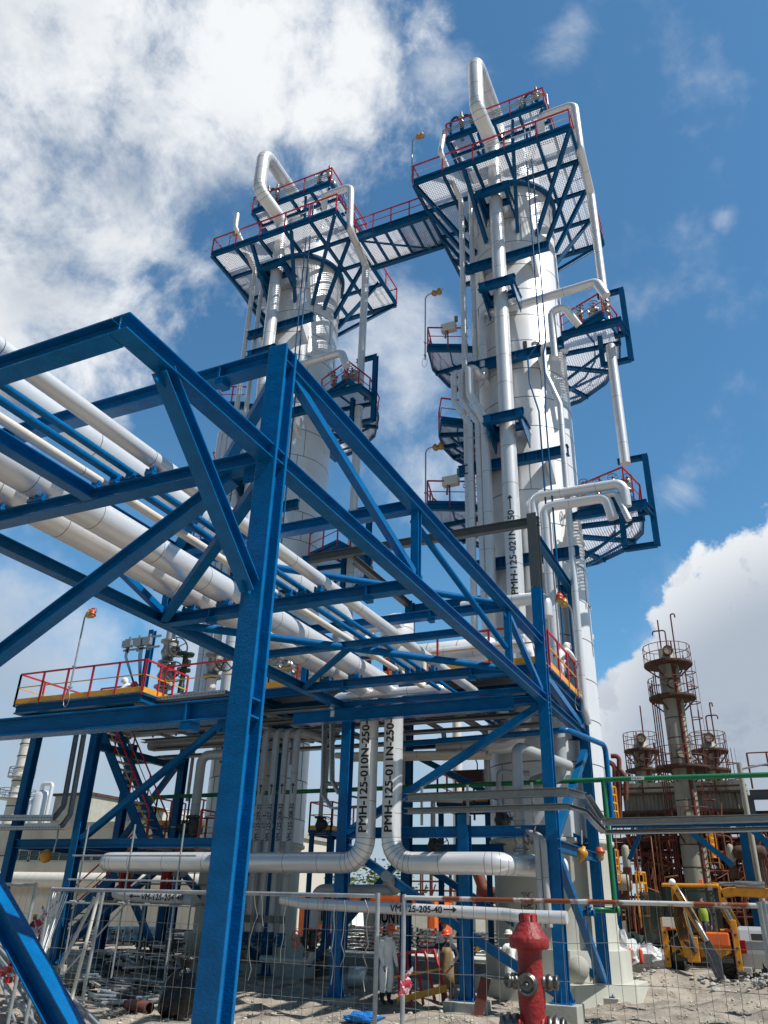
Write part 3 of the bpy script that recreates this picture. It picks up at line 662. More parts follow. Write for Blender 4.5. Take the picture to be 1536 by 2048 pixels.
        b.build('deck_frame', MT['blue_steel'], r0)
        rb = MB(); mm = MB(); tb = MB(); cs = [V((ax + x0, y0, z)), V((ax + x1, y0, z)), V((ax + x1, y1, z)), V((ax + x0, y1, z))]
        for i in range(4):
            p, q = cs[i], cs[(i + 1) % 4]; d = q - p; n = max(2, int(d.length / 1.3))
            for k in range(n): rb.box(p + d * k / n + V((0, 0, .5)), (.06, .06, 1.2))
            rb.beam(p + V((0, 0, 1.1)), q + V((0, 0, 1.1)), .06, .06, 'BOX'); mm.beam(p + V((0, 0, .58)), q + V((0, 0, .58)), .03, .03, 'BOX'); tb.beam(p + V((0, 0, .1)), q + V((0, 0, .1)), .17, .014, 'BOX')
        rb.build('handrail', MT['red'], r0); mm.build('mid_rail', MT['pipe_cream'], r0); tb.build('toe_board', MT[toe], r0)
        return r0
    tx0, tx1, ty0, ty1 = (-3.85, 3.85, 24.85, 32.4)
    d1 = rect_deck(34.0, tx0, tx1, ty0, ty1, 'top_platform', 5, 4)
    d2 = rect_deck(38.05, -2.6, 2.55, 26.2, 30.6, 'crown_platform', 4, 4)
    b = MB()
    for (x, y), (sx, sy) in (((tx1, ty0), (1.45, -1.35)), ((tx0, ty0), (-1.45, -1.35)), ((tx1, ty1), (1.45, 1.35)), ((tx0, ty1), (-1.45, 1.35)), ((1.2, ty0), (.7, -1.85)), ((-1.3, ty0), (-.8, -1.83)), ((tx1, 28.5), (1.98, 0)), ((tx0, 28.5), (-1.98, 0)), ((tx1, 30.3), (1.8, .8)), ((tx0, 30.3), (-1.8, .8)), ((tx0, 26.6), (-1.8, -.8)), ((tx1, 26.6), (1.8, -.8))):
        b.beam((ax + x * .97, TY + (y - TY) * .97, 33.75), (ax + sx, TY + sy, 30.4), .17, .17, 'H')
    b.build('deck_strut', MT['blue_steel'], d1)
    b = MB()
    for x, y in ((2.4, 26.35), (-2.45, 26.35), (2.4, 30.4), (-2.45, 30.4), (.9, 26.35), (-.9, 26.35)):
        b.beam((ax + x, y, 37.8), (ax + x * .58, TY + (y - TY) * .62, 34.9), .14, .14, 'BOX')
    b.build('deck_strut', MT['blue_steel'], d2)
    # ring platforms down the shell
    sector_deck(t, ax, 24.6, 4.4, -24, 88); sector_deck(t, ax, 25.35, 4.2, 97, 204); sector_deck(t, ax, 16.1, 4.4, -24, 88); sector_deck(t, ax, 17.2, 4.2, 97, 204); sector_deck(t, ax, 20.9, 3.7, 150, 215)
    # hanging ladders with cage behind, lifting davits on the right
    for z in (24.6, 16.1):
        b = MB(); x = ax + 4.75; y = 28.2
        b.beam((x, y, z - 1.6), (x, y, z + 2.3), .22, .22, 'H', (0, 1, 0)); b.beam((x, y, z + 2.2), (ax + 3.7, y, z + 2.2), .2, .2, 'H'); b.beam((x, y, z - .15), (ax + 4.2, y, z - .15), .22, .2, 'H'); b.beam((x, y, z - 1.55), (ax + 3.6, y, z - 1.55), .2, .2, 'H'); b.beam((ax + 3.6, y, z - 1.55), (ax + 3.6, y, z), .2, .2, 'H', (0, 1, 0))
        b.beam((ax + 2.2, 26.95, z - .45), (ax + 4.7, 26.95, z - .45), .34, .18, 'H'); b.beam((ax + 4.6, 26.95, z - .45), (x, y, z - .3), .3, .16, 'H')
        b.build('davit_frame', MT['blue_steel'], t)
    for z0, z1, a in ((20.9, 25.8, 130), (16.7, 21.9, 172), (25, 35, 150), (9, 17.8, 140)):
        b = MB(); q = V((math.cos(R(a)), math.sin(R(a)), 0)); s = V((-q.y, q.x, 0)); c = V((ax, TY, 0)) + q * 2.35
        for e in (-.25, .25): b.beam(c + s * e + V((0, 0, z0)), c + s * e + V((0, 0, z1)), .05, .05, 'BOX')
        z = z0
        while z < z1: b.beam(c - s * .25 + V((0, 0, z)), c + s * .25 + V((0, 0, z)), .025, .025, 'BOX'); z += .3
        z = z0 + 2.2
        while z < z1:
            arc = [c + s * (.36 * math.cos(R(u))) + q * (.68 * math.sin(R(u)) ) + V((0, 0, z)) for u in range(0, 181, 30)]
            for p, r in zip(arc[:-1], arc[1:]): b.beam(p, r, .05, .012, 'BOX')
            z += .9
        b.build('caged_ladder', MT['red'], t)
    # stiff clips and small lugs
    b = MB()
    for k in range(14):
        a = R(random.uniform(-80, 20)); z = random.choice((30.2, 22.2, 14.9, 11.8, 9.2, 12.4)) + random.uniform(-.3, .3)
        q = V((math.cos(a), math.sin(a), 0)); b.box(V((ax, TY, z)) + q * 2.03, (.07, .07, .16), Matrix.Rotation(a, 3, 'Z'))
    b.build('shell_clip', MT['shell'], t)
    return t
TR = tower(-7.05, 'taller looking white distillation column on the right, with straight access to the blue sky'); TL = tower(-19.0, 'white distillation column on the left, behind the top of the main rack column')
tag(TR, 'white clad distillation column on the right, the nearer looking of the pair, lettered 12')
# footbridge
fb = thing('footbridge', 'blue steel footbridge with red rails linking the two tower top platforms', 'footbridge', (-13, 28, 34))
bx0, bx1 = -15.1, -10.95
for y in (26.9, 29.1):
    b = MB(); b.beam((bx0, y, 33.9), (bx1, y, 33.9), .5, .22, 'U' if y > 28 else 'H'); b.build('girder', MT['blue_steel'], fb)
b = MB()
for k in range(6): x = bx0 + .3 + (bx1 - bx0 - .6) * k / 5; b.beam((x, 27.02, 33.78), (x, 28.98, 33.78), .16, .1, 'H')
b.beam((bx0 + .3, 27, 33.7), (bx1 - .6, 29, 33.7), .08, .08, 'BOX'); b.build('floor_beam', MT['blue_steel'], fb)
b = MB(); b.box2((bx0, 26.95, 33.90), (bx1, 29.05, 33.94)); b.build('grating', MT['galv_grid'], fb)
for y in (26.9, 29.1):
    railing(fb, [(bx0, y, 34.16), (bx1, y, 34.16)], toe=False, sp=1.05, mid='red')
# ------------------------------------------------------------------ valves and lamps
def valve(loc, axis, stem, s, label, body='steel', wheel='steel_dark', group=None, act=False, name='gate_valve'):
    """gate valve: flanged body along axis, bonnet and handwheel along stem; s = pipe radius"""
    loc, ax, st = V(loc), V(axis).normalized(), V(stem).normalized()
    t = thing(name, label, 'valve', loc, group)
    b = MB(); b.lathe([(0, -2.3 * s), (1.75 * s, -2.3 * s), (1.75 * s, -1.9 * s), (1.0 * s, -1.85 * s), (1.15 * s, -.9 * s), (1.5 * s, 0), (1.15 * s, .9 * s), (1.0 * s, 1.85 * s), (1.75 * s, 1.9 * s), (1.75 * s, 2.3 * s), (0, 2.3 * s)], loc, ax, 18)
    b.lathe([(1.0 * s, .6 * s), (.95 * s, 1.7 * s), (1.45 * s, 1.75 * s), (1.45 * s, 2.3 * s), (.7 * s, 2.35 * s), (.5 * s, 3.2 * s), (.62 * s, 3.25 * s), (.62 * s, 3.5 * s), (0, 3.5 * s)], loc, st, 16)
    _, sx, sy = basis(ax)
    for k in range(8):
        q = sx * math.cos(k * math.pi / 4) + sy * math.sin(k * math.pi / 4)
        for e in (-1, 1): b.cyl(loc + q * 1.45 * s + ax * e * 1.75 * s, loc + q * 1.45 * s + ax * e * 2.45 * s, .13 * s, seg=5)
    b.build('valve_body', MT[body], t)
    b = MB(); b.cyl(loc + st * 3.4 * s, loc + st * 5.4 * s, .16 * s, seg=6)
    for e in (-.45, .45): b.beam(loc + st * 2.3 * s + sx * e * s, loc + st * 4.6 * s + sx * e * s * .6, .14 * s, .14 * s, 'BOX')
    b.build('stem', MT['steel'], t)
    c = loc + st * 4.7 * s; d, u, v = basis(st); R_ = 1.9 * s; pts = [c + (u * math.cos(a) + v * math.sin(a)) * R_ for a in [2 * math.pi * k / 20 for k in range(21)]]
    b = MB(); b.tube(pts, .15 * s, 6)
    for k in range(5): a = 2 * math.pi * k / 5; b.tube([c, c + (u * math.cos(a) + v * math.sin(a)) * R_], .11 * s, 5)
    b.lathe([(0, -.2 * s), (.4 * s, -.2 * s), (.4 * s, .2 * s), (0, .2 * s)], c, st, 8)
    b.build('handwheel', MT[wheel], t)
    return t
def lamp_post(base, h, reach, label, red=False, heads=2, group=None):
    base = V(base); t = thing('lamp_post', label, 'lamp', base, group); reach = V(reach); top = base + V((0, 0, h))
    b = MB(); b.tube([base, top, top + reach], .032, 10, .22, 6); b.build('pole', MT['galv'], t)
    b = MB()
    for z in (.25, 1.0): b.box(base + V((0, 0, z)), (.09, .14, .05))
    b.build('pole_clamp', MT['galv'], t)
    for k in range(heads):
        c = top + reach * (.62 + .38 * k) + V((0, 0, -.05)); tilt = V((reach.normalized().x * .6, -.55, -.7)).normalized() if k == 0 else V((reach.normalized().x * .25, -.2, -1)).normalized()
        b = MB(); b.mat(MT['lamp_orange' if red and k == 1 else 'lamp_yellow']); b.lathe([(0, -.17), (.05, -.17), (.06, -.1), (.11, -.07), (.13, .02), (.10, .06), (.14, .11), (.14, .14), (0, .13)], c, tilt, 14); b.box(c - V((0, 0, -.03)), (.1, .1, .26))
        b.mat(MT['glass_lamp']); b.lathe([(.11, .14), (.10, .19), (.05, .23), (0, .24)], c, tilt, 12); b.build('lamp_head', None, t)
    pts = [top + reach + V((.05, 0, 0)) + V((.16 * math.cos(a), 0, .12 * math.sin(a))) for a in [math.pi * (.9 - k * .28) for k in range(7)]]
    b = MB(); b.tube(pts, .009, 5); pts = [base + V((0, -.05, .1)) + V((.0, -.0, 0)) + V((.13 * math.sin(a), 0, -.28 + .28 * math.cos(a))) for a in [k * .5 for k in range(13)]]; b2 = MB(); b2.tube(pts, .01, 5)
    b.build('cable', MT['cable'], t); b2.build('cable_loop', MT['galv'], t)
    return t
mat('glass_lamp', (.42, .27, .09), .15, spec=.6)
OFF = (-11.95, 0, 0)
def both(o, a, b_):
    """the same line on both towers"""
    o['label'] = a; c = dup(o, OFF, b_)
    return c
def run(name, pts, r, label, label2=None, mt='clad', gap=1.6, bend=None, seam='seam', seg=16, cat='pipe', es=False):
    o = pipe(name, pts, r, label, mt, cat, seg, bend, gap, None, seam, es)
    if label2: dup(o, OFF, label2)
    return o
ax = -7.05
# vapour line: crown nozzle, loop out over the front, then down the face of the column
for x0, x2, yl, zp, lb in ((-7.3, ax, 24.1, 40.2, 'right'), (-19.53, ax - 11.95, 24.0, 39.5, 'left')):
    run('vapour_pipe', [(x0, 27.9, 37.7), (x0, 27.9, zp), (x0, yl, zp), (x0, yl, 36.5), (x2, 25.75, 35.6), (x2, 25.72, 34.6)], .36, 'tall bent white vapour pipe looping over the crown of the %s tower' % lb, bend=.75, seg=28, gap=1.9, es=True)
rise = run('riser_pipe', [(ax, 25.7, 34.75), (ax, 25.7, 7.9), (ax - .3, 25.7, 7.2), (-10.0, 25.7, 7.2)], .31, 'fat white riser down the front of the right tower, lettered PMH-125-0', bend=.6, seg=28, gap=1.55)
run('riser_pipe', [(ax - 11.95, 25.7, 34.75), (ax - 11.95, 25.7, 7.9)], .31, 'fat white riser down the front of the left tower, partly behind the rack column', bend=.6, seg=28, gap=1.55)
# right hand downcomers
for dx, lb in ((0, 'right tower'), (-11.95, 'left tower')):
    x = -3.05 + dx
    run('overflow_pipe', [(-4.75 + dx, 26.3, 36.0), (-4.75 + dx, 25.95, 36.75), (x, 25.95, 36.75), (x, 26.1, 33.75), (x, 28.1, 33.0), (x, 28.1, 25.0)], .19, 'white pipe leaving the crown deck of the %s and dropping past its right side' % lb, gap=1.5, bend=.34)
    run('overflow_pipe', [(x - .0, 28.1, 23.9), (x, 28.1, 18.1 if dx == 0 else 9.5)], .2, 'straight white pipe hanging from the upper right platform of the %s' % lb, gap=1.5)
    run('overflow_pipe', [(-9.4 + dx, 25.2, 37.2) if dx == 0 else (-9.4 + dx, 24.7, 36.2), (-9.4 + dx, 24.7, 35.2), (-8.95 + dx, 26.3, 33.3), (-8.95 + dx, 26.3, 14 if dx == 0 else 10)], .13, 'thin white pipe cranked under the top platform corner of the %s, outer of two' % lb, gap=1.7, bend=.25)
    run('overflow_pipe', [(-8.55 + dx, 26.55, 33.9), (-8.55 + dx, 26.55, 17.5 if dx == 0 else 10)], .12, 'thin white pipe beside the outer one on the left face of the %s' % lb, gap=1.7)
    for k, xx in enumerate((-5.55, -5.3)):
        pts = [(xx + dx, 25.9, 36.5), (xx + dx, 25.9, 23.4)] if dx else [(xx + .05, 25.9, 36.2), (xx, 25.9, 23.3), (xx - (.55 if k == 0 else .15), 25.9, 22.6), (xx - (.55 if k == 0 else .15), 25.9, 21.4), (xx - .25, 25.9, 19.9), (xx - .25, 25.9, 8.2)]
        if dx: pts = [(xx + dx, 25.9, 36.5), (xx + dx, 25.9, 10)]
        run('blue_conduit', pts, .035, '%s thin blue conduit of the pair hung down the front of the %s' % (('left hand', 'right hand')[k], lb), mt='blue_steel', seam=None, seg=8, bend=.1, cat='conduit')
# reflux line across the front at 26 m and its loop to the left
run('reflux_pipe', [(-2.75, 26.1, 24.9), (-3.05, 26.1, 25.75), (-7.15, 26.35, 25.85), (-8.12, 26.35, 25.95), (-8.12, 26.35, 22.1), (-8.55, 25.7, 23.1), (-8.55, 25.7, 21.35), (-8.02, 25.9, 19.95), (-8.0, 25.95, 8.6)], .19, 'white pipe crossing the right tower face below its middle clamp, then looping down the left', bend=.3, gap=1.5)
run('reflux_pipe', [(-2.75 - 11.95, 26.1, 24.9), (-3.05 - 11.95, 26.1, 25.75), (-7.0 - 11.95, 26.35, 25.9)], .19, 'white pipe arching from the left tower face to its upper right platform', bend=.3, gap=1.5)
for k, (xx, yy, r) in enumerate(((-9.35, 25.95, .125), (-9.02, 25.95, .125))):
    q = xx + .66
    run('feed_pipe', [(q, 26.6, 22.55), (xx, yy, 23.0), (xx, yy, 21.35), (q, 26.0, 20.05), (q + .1 * k - .05, 26.0, 8.4)], r, ('outermost of the three cranked white pipes on the left flank of the right tower', 'middle of the three cranked white pipes on the left flank of the right tower')[k], bend=.2, gap=1.5)
for k, xx in enumerate((-21.35, -21.02, -20.6)):
    run('feed_pipe', [(xx + .6, 26.4, 22.3), (xx, 25.9, 23.0), (xx, 25.9, 21.4), (xx + .62, 25.9, 20.0), (xx + .62, 25.9, 9)], (.125, .125, .18)[k], ('outermost', 'middle', 'fattest')[k] + ' of the three cranked white pipes on the left flank of the left tower', bend=.2, gap=1.5)
# right side spouts and loops of the right tower
run('draw_pipe', [(-4.05, 26.8, 24.3), (-4.5, 26.2, 25.0), (-5.05, 26.2, 24.95), (-5.05, 26.2, 22.5)], .16, 'short white hooked pipe above the right side guide beam of the right tower', bend=.3, gap=1.2)
run('draw_pipe', [(-4.55, 26.4, 22.85), (-5.48, 26.1, 23.35), (-5.48, 26.1, 21.8), (-5.02, 26.2, 20.2), (-5.1, 26.2, 8.2), (-5.1, 26.6, 7.9)], .12, 'thin white pipe cranked right and running down the sunny face of the right tower', bend=.2, gap=1.6)
run('draw_pipe', [(-3.0, 26.2, 15.3), (-3.0, 26.1, 16.2), (-6.3, 26.0, 16.2), (-6.3, 26.0, 15.0), (-6.3, 26.0, 9.2)], .19, 'upper white pipe reaching across to the valve platform at the right of the right tower', bend=.32, gap=1.3)
o50 = run('draw_pipe', [(-3.5, 26.2, 14.9), (-3.65, 26.1, 15.75), (-5.88, 26.0, 15.72), (-5.88, 26.0, 8.0)], .19, 'lower white pipe lettered 1-50, reaching to the valve platform at the right', bend=.32, gap=1.3)
run('draw_pipe', [(-2.95, 26.1, 14.7), (-3.3, 26.1, 15.85), (-4.95, 26.05, 15.75)], .11, 'slim white pipe squeezed between the two larger ones at the right valve platform', bend=.2, gap=1.3)
def updown_text(txt, par, x, y, r, z, size, ang, bold=.02, sx=1.0):
    out = V((CAM.x - x, CAM.y - y, 0)).normalized(); rt0 = V((-out.y, out.x, 0)); out = (out * math.cos(R(ang)) - rt0 * math.sin(R(ang))).normalized()
    up = V((out.y, -out.x, 0)); up = V((0, 0, 1)).cross(out).normalized() * -1
    return lettering(txt, par, ((x, y, z), (0, 0, 1), up, out), size, wrap=r + .004, bold=bold, sx=sx)
def arrow(par, o, rt, up, out, L, w, lift=.006, name='arrow'):
    o, rt, up, out = V(o), V(rt), V(up), V(out); b = MB()
    q = [(0, -.12 * w), (L - w * .75, -.12 * w), (L - w * .75, -.5 * w), (L, 0), (L - w * .75, .5 * w), (L - w * .75, .12 * w), (0, .12 * w)]
    b.add([o + rt * a + up * c + out * lift for a, c in q], [tuple(range(7))]); return b.build(name, MT['black'], par)
def pipe_text(par, txt, x, y, r, z, size, ang=14, L=.45, sx=1.0, bold=.02, down=False):
    ob = updown_text(txt, par, x, y, r, z, size, ang, bold, sx); w_ = max(v.co.z for v in ob.data.vertices)
    out = V((CAM.x - x, CAM.y - y, 0)).normalized(); rt0 = V((-out.y, out.x, 0)); out = (out * math.cos(R(ang)) - rt0 * math.sin(R(ang))).normalized(); up = V((0, 0, 1)).cross(out).normalized() * -1
    arrow(par, V((x, y, w_ + .04)) + out * (r + .008), (0, 0, 1), up, out, L, size * .55); return ob
pipe_text(rise, 'PMH-125-021N-250', ax, 25.7, .31, 12.2, .36, 8, .6, 1.12)
pipe_text(o50, 'PMH-125-041-50', -5.88, 26.0, .19, 8.3, .21, 8, .35, .95)
ob = lettering('12', TR, ((0, 0, 0), (1, 0, 0), (0, 1, 0), (0, 0, 1)), 1.05, 'numerals', .03)
for v in ob.data.vertices:
    an = R(-77) + v.co.x / 2.01; v.co = V((ax + 2.012 * math.cos(an), TY + 2.012 * math.sin(an), 23.36 + v.co.y))
# lamp posts of the towers
lamp_post((-10.95, 24.8, 34.0), 3.0, (.55, -.1, 0), 'lamp post with twin yellow heads at the front corner of the right tower top platform')
lamp_post((-22.75, 26.0, 34.0), 2.4, (.5, -.1, 0), 'lamp post with yellow heads at the left corner of the left tower top platform')
lamp_post((-11.35, 27.6, 25.3), 3.9, (.75, -.1, 0), 'lamp post with twin yellow heads on the upper left platform of the right tower')
lamp_post((-11.3, 27.6, 17.2), 3.2, (.75, -.1, 0), 'lamp post with twin yellow heads on the lower left platform of the right tower')
lamp_post((-4.6, 27.9, 38.05), 3.0, (-.5, -.1, 0), 'lamp post with orange head on the crown deck of the right tower', True)
lamp_post((-22.05, 20.55, 8.75), 3.0, (.45, -.1, .02), 'lamp post with yellow and orange heads on the left process deck corner', True)
lamp_post((-5.12, 25.6, 8.5), 3.0, (-.1, -1.3, .05), 'lamp post with orange and yellow heads over the right deck edge', True)
# instruments and valves on the crown decks
for dx, lb in ((0, 'right'), (-11.95, 'left')):
    for k, (x, y, s) in enumerate(((-5.75, 27.2, .14), (-5.2, 27.4, .14))):
        valve((x + dx, y, 39.3), (1, 0, 0), (-.1, -.5, 1), s, ('gate valve with upright handwheel on the crown deck of the %s tower, ' % lb) + ('inner', 'outer')[k], 'steel', 'steel')
    for k, (x, y) in enumerate(((-8.9, 26.6), (-8.35, 26.7), (-4.95, 26.8))):
        t = thing('relief_valve', ('first', 'second', 'last')[k] + ' relief valve from the left on the crown deck of the %s tower' % lb, 'valve', (x + dx, y, 38.05))
        b = MB(); b.beam((x + dx, y, 38.05), (x + dx, y, 39.2), .16, .16, 'H', (0, 1, 0)); b.build('post', MT['blue_steel'], t)
        b = MB(); b.lathe([(0, 0), (.16, 0), (.16, .08), (.1, .1), (.12, .35), (.17, .36), (.17, .42), (.09, .45), (.09, .8), (.05, .9), (0, .9)], (x + dx, y - .1, 39.2), (0, 0, 1), 14); b.build('valve_body', MT['steel'], t)
        b = MB(); b.tube([(x + dx, y - .1, 39.5), (x + dx - .35, y - .15, 39.9), (x + dx - .6, y - .1, 39.5), (x + dx - .65, y, 38.2)], .07, 10, .2); b.build('vent_pipe', MT['blue_steel'], t)
    b = MB(); b.tube([(-9.75 + dx, 26.0, 38.35), (-4.5 + dx, 26.0, 38.35)], .03, 8); b.tube([(-9.75 + dx, 26.0, 38.5), (-4.5 + dx, 26.0, 38.5)], .03, 8); b.tube([(-9.7 + dx, 26.0, 38.2), (-4.6 + dx, 26.0, 38.2)], .02, 6)
    b.build('crown_conduits', MT['galv'], None, 'bundle of thin grey conduits along the front edge of the %s tower crown deck' % lb, 'conduit')
# valves on the side platforms
def cluster(x, y, z, lb, n=3):
    for k in range(n):
        valve((x - .55 * k, y + .25 * (k % 2), z + .55 + .25 * (k % 2)), (0, 0, 1) if k % 2 == 0 else (1, 0, 0), (.2, -1, .25), .1, ('first', 'second', 'third', 'fourth')[k] + ' small steel valve from the right on the ' + lb, 'steel', 'steel_dark')
cluster(-2.95, 27.3, 24.65, 'upper right platform of the right tower'); cluster(-14.9, 27.3, 24.65, 'upper right platform of the left tower'); cluster(-3.0, 27.3, 16.15, 'lower right platform of the right tower', 4)
for z, lb in ((25.45, 'upper'), (17.3, 'lower')):
    t = thing('instrument_box', 'pale instrument box hung on the %s left platform rail of the right tower' % lb, 'instrument', (-10.0, 27.3, z + 1))
    b = MB(); b.box((-10.0, 27.2, z + 1.0), (.7, .3, .42)); b.build('case', MT['pipe_cream'], t, bevel=.02); b = MB(); b.tube([(-10.1, 27.1, z + .8), (-10.1, 27.0, z + .3)], .05, 8); b.cyl((-9.6, 27.1, z + 1.2), (-9.6, 27.1, z + 1.45), .09); b.build('gauge', MT['steel'], t)
# ------------------------------------------------------------------ lower level piping
ppv = lambda px, py, Y: P(px, py, Y=Y)
YV = 22.6
for k, (xp, n) in enumerate(((520.5, '209'), (542, '207'), (563, '206'), (585, '208'))):
    q = P(xp, 1600, Y=YV); zt = P(xp + 14, 1461, Y=YV).z
    o = thing('drain_pipe', 'grey upright pipe lettered VM-125-%s-32 in the row of four beside the main column' % n, 'pipe', (q.x, YV, 1.4), group='four grey upright pipes')
    b = MB(); b.mat(MT['pipe_grey']); b.tube([(q.x, YV, 1.55), (q.x, YV, zt), (q.x + .35, YV + 1.8, zt), ], .115, 16, .22, seam=MT['seam'], seam_gap=2.2); b.build('pipe_run', None, o)
    updown_text('VM-125-%s-32' % n, o, q.x, YV, .115, 4.02, .19, 10, .02, .92)
    out = V((CAM.x - q.x, CAM.y - YV, 0)).normalized(); rt0 = V((-out.y, out.x, 0)); out = (out * math.cos(R(10)) - rt0 * math.sin(R(10))).normalized()
    arrow(o, V((q.x, YV, 5.42)) + out * .118, (0, 0, 1), V((0, 0, 1)).cross(out) * -1, out, .32, .12)
    valve((q.x, YV - .05, 1.35), (0, 0, 1), (-.5, -.85, 0), .075, 'dark blue small valve at the foot of the grey pipe lettered VM-125-%s-32' % n, 'blue_steel', 'black')
    b = MB(); b.box((q.x, YV - .16, 1.88), (.3, .03, .2)); b.build('tag_plate', MT['seam'], o)
q = P(667 - 45, 1840, Y=YV)
oV = valve((q.x + .1, YV, 1.4), (0, 0, 1), (-.5, -.85, 0), .12, 'dark grey valve with an orange handwheel behind the mesh fence', 'steel_dark', 'orange')
run('drain_pipe', [(-9.9, YV - 1.2, 3.05), (-9.9, YV - .3, 2.72), (q.x + .1, YV, 2.72), (q.x + .1, YV, 1.7)], .14, 'grey pipe hanging below the header elbow and stepping down to the orange wheel valve', mt='pipe_grey', gap=3, bend=.3)
run('drain_pipe', [(q.x + .1, YV, 1.1), (q.x + .1, YV, .85), (-14.4, YV, .85)], .1, 'low grey drain pipe running left along the shaded tower pedestal', mt='pipe_grey', gap=3, bend=.2)
# VM-205 and VM-204 lines
a = P(640, 1808, Y=21.0); c = P(985, 1826, Y=21.0)
oA = thing('utility_pipe', 'pale grey pipe lettered VM-125-205-40 running behind the fence towards the hydrant', 'pipe', a)
b = MB(); b.mat(MT['clad']); zz = c.z - .05; za_ = a.z
b.tube([(-12.9, 21.05, za_ + .1), (-12.2, 21.05, za_), (-6.5, 21.05, zz + .03), (-6.1, 20.9, zz), (-4.9, 20.9, zz)], .145, 18, .25, seam=MT['seam'], seam_gap=1.6); b.build('pipe_run', None, oA)
def side_text(par, txt, x, y, r, z, size, ang=8, flip=False, sx=.95, bold=.02):
    out = V((0, -math.cos(R(ang)), math.sin(R(ang)))); up = V((0, math.sin(R(ang)), math.cos(R(ang))))
    return lettering(txt, par, ((x, y, z), (1, 0, 0), up, out), size, wrap=r + .004, bold=bold, sx=sx), out, up
x0 = P(780, 1815, Y=20.9).x; zt5 = za_ + (zz + .03 - za_) * (x0 + .7 + 12.2) / 5.7
ob, out, up = side_text(oA, 'VM-125-205-40', x0, 21.05, .145, zt5 , .24)
w_ = max(v.co.x for v in ob.data.vertices); arrow(oA, V((w_ + .04, 21.05, zt5)) + out * .152, (1, 0, 0), up, out, .36, .15)
zl = P(300, 1795, Y=21.0).z; xl = P(305, 1795, Y=21).x
oB = thing('utility_pipe', 'grey pipe lettered VM-125-204-40 low behind the left fence panel', 'pipe', (xl, 21, zl))
b = MB(); b.mat(MT['pipe_grey']); b.tube([(P(220, 1785, Y=21).x, 21.3, zl + .1), (P(240, 1790, Y=21).x, 21.05, zl + .05), (-15.9, 21.05, zl - .05)], .16, 18, .2, seam=MT['seam'], seam_gap=2.2); b.build('pipe_run', None, oB)
ob, out, up = side_text(oB, 'VM-125-204-40', xl - .35, 21.05, .16, zl + .0, .26)
arrow(oB, V((xl - .4, 21.05, zl)) + out * .166, (-1, 0, 0), up, out, .4, .16)
# right hand end of the header: flange stack, branch pipes
x = P(1040, 1700, Y=21.9).x
valve((x, 22.0, 4.0), (0, 0, 1), (.9, -.3, .1), .13, 'steel valve stack between the right header pipe and the upright grey pipe', 'steel', 'steel_dark')
run('branch_pipe', [(x, 22.0, 3.5), (x, 22.0, 5.0), (x, 22.0, 6.4), (x + .9, 24.4, 6.2)], .15, 'grey upright branch pipe with a foil wrapped elbow in front of the right tower base', mt='pipe_grey', bend=.25, gap=1.5)
valve((x, 22.4, 2.5), (0, 0, 1), (.3, -.9, -.2), .1, 'steel drain valve hanging under the end of the right header pipe', 'steel', 'steel_dark')
for k, xx in enumerate((1077, 1090)):
    q = P(xx, 1740, Y=21.5); run('branch_pipe', [(q.x, 21.6, 1.95), (q.x, 21.5, 4.0 - .1 * k), (q.x - .35, 21.9, 4.2)], .085, ('left', 'right')[k] + ' one of two slim grey pipes standing against the hydrant side column', mt='pipe_grey', bend=.15, gap=2)
run('branch_pipe', [(-5.55, 24.2, 7.2), (-5.55, 24.2, 5.95), (-6.7, 25.4, 5.9)], .2, 'grey insulated elbow pipe behind the right front rack column', mt='pipe_grey', bend=.3, gap=1.2)
q = P(1030, 1500, Y=23.2)
# left hand valve stack and return pipe under the deck
x = P(393, 1600, Y=24).x
run('branch_pipe', [(x, 24, 3.9), (x, 24, 7.05), (x + 2.2, 24, 7.05)], .17, 'grey pipe bending over beside the left tower pedestal above twin dark valves', mt='pipe_grey', bend=.3, gap=2)
valve((x, 24, 4.6), (0, 0, 1), (-.8, -.6, 0), .17, 'larger dark gate valve with spoked wheel under the bent grey pipe', 'steel_dark', 'steel_dark')
valve((x, 24, 3.75), (0, 0, 1), (-.8, -.6, 0), .12, 'smaller dark gate valve with spoked wheel below the larger one', 'steel_dark', 'steel_dark')
run('branch_pipe', [(P(300, 1492, Y=24).x, 24, P(300, 1492, Y=24).z), (-13, 24, P(300, 1492, Y=24).z + .1)], .17, 'short grey pipe stub slung under the left deck by a blue hanger', mt='pipe_grey', gap=1.6)
# small pipe under the rack end
q1, q2 = P(885, 1376, Y=20.7), P(670, 1398, Y=20.7)
run('rack_pipe', [(q1.x, 22.6, q1.z), (q1.x, 20.7, q1.z), (q2.x, 20.7, q1.z), (q2.x, 20.7, q1.z - .6)], .13, 'short silver cross pipe with a bend, lying over the rack end beam', bend=.25, gap=1.4)
for k, z0 in enumerate((6.9, 6.75, 6.6)): run('branch_pipe', [(-13.2, 24.3 + .35 * k, 6.85), (-8.2, 25.2 + .35 * k, 6.85)], .1, ('nearest', 'middle', 'farthest')[k] + ' of three cream pipes sloping under the deck behind the rack end', mt='pipe_cream', gap=3)
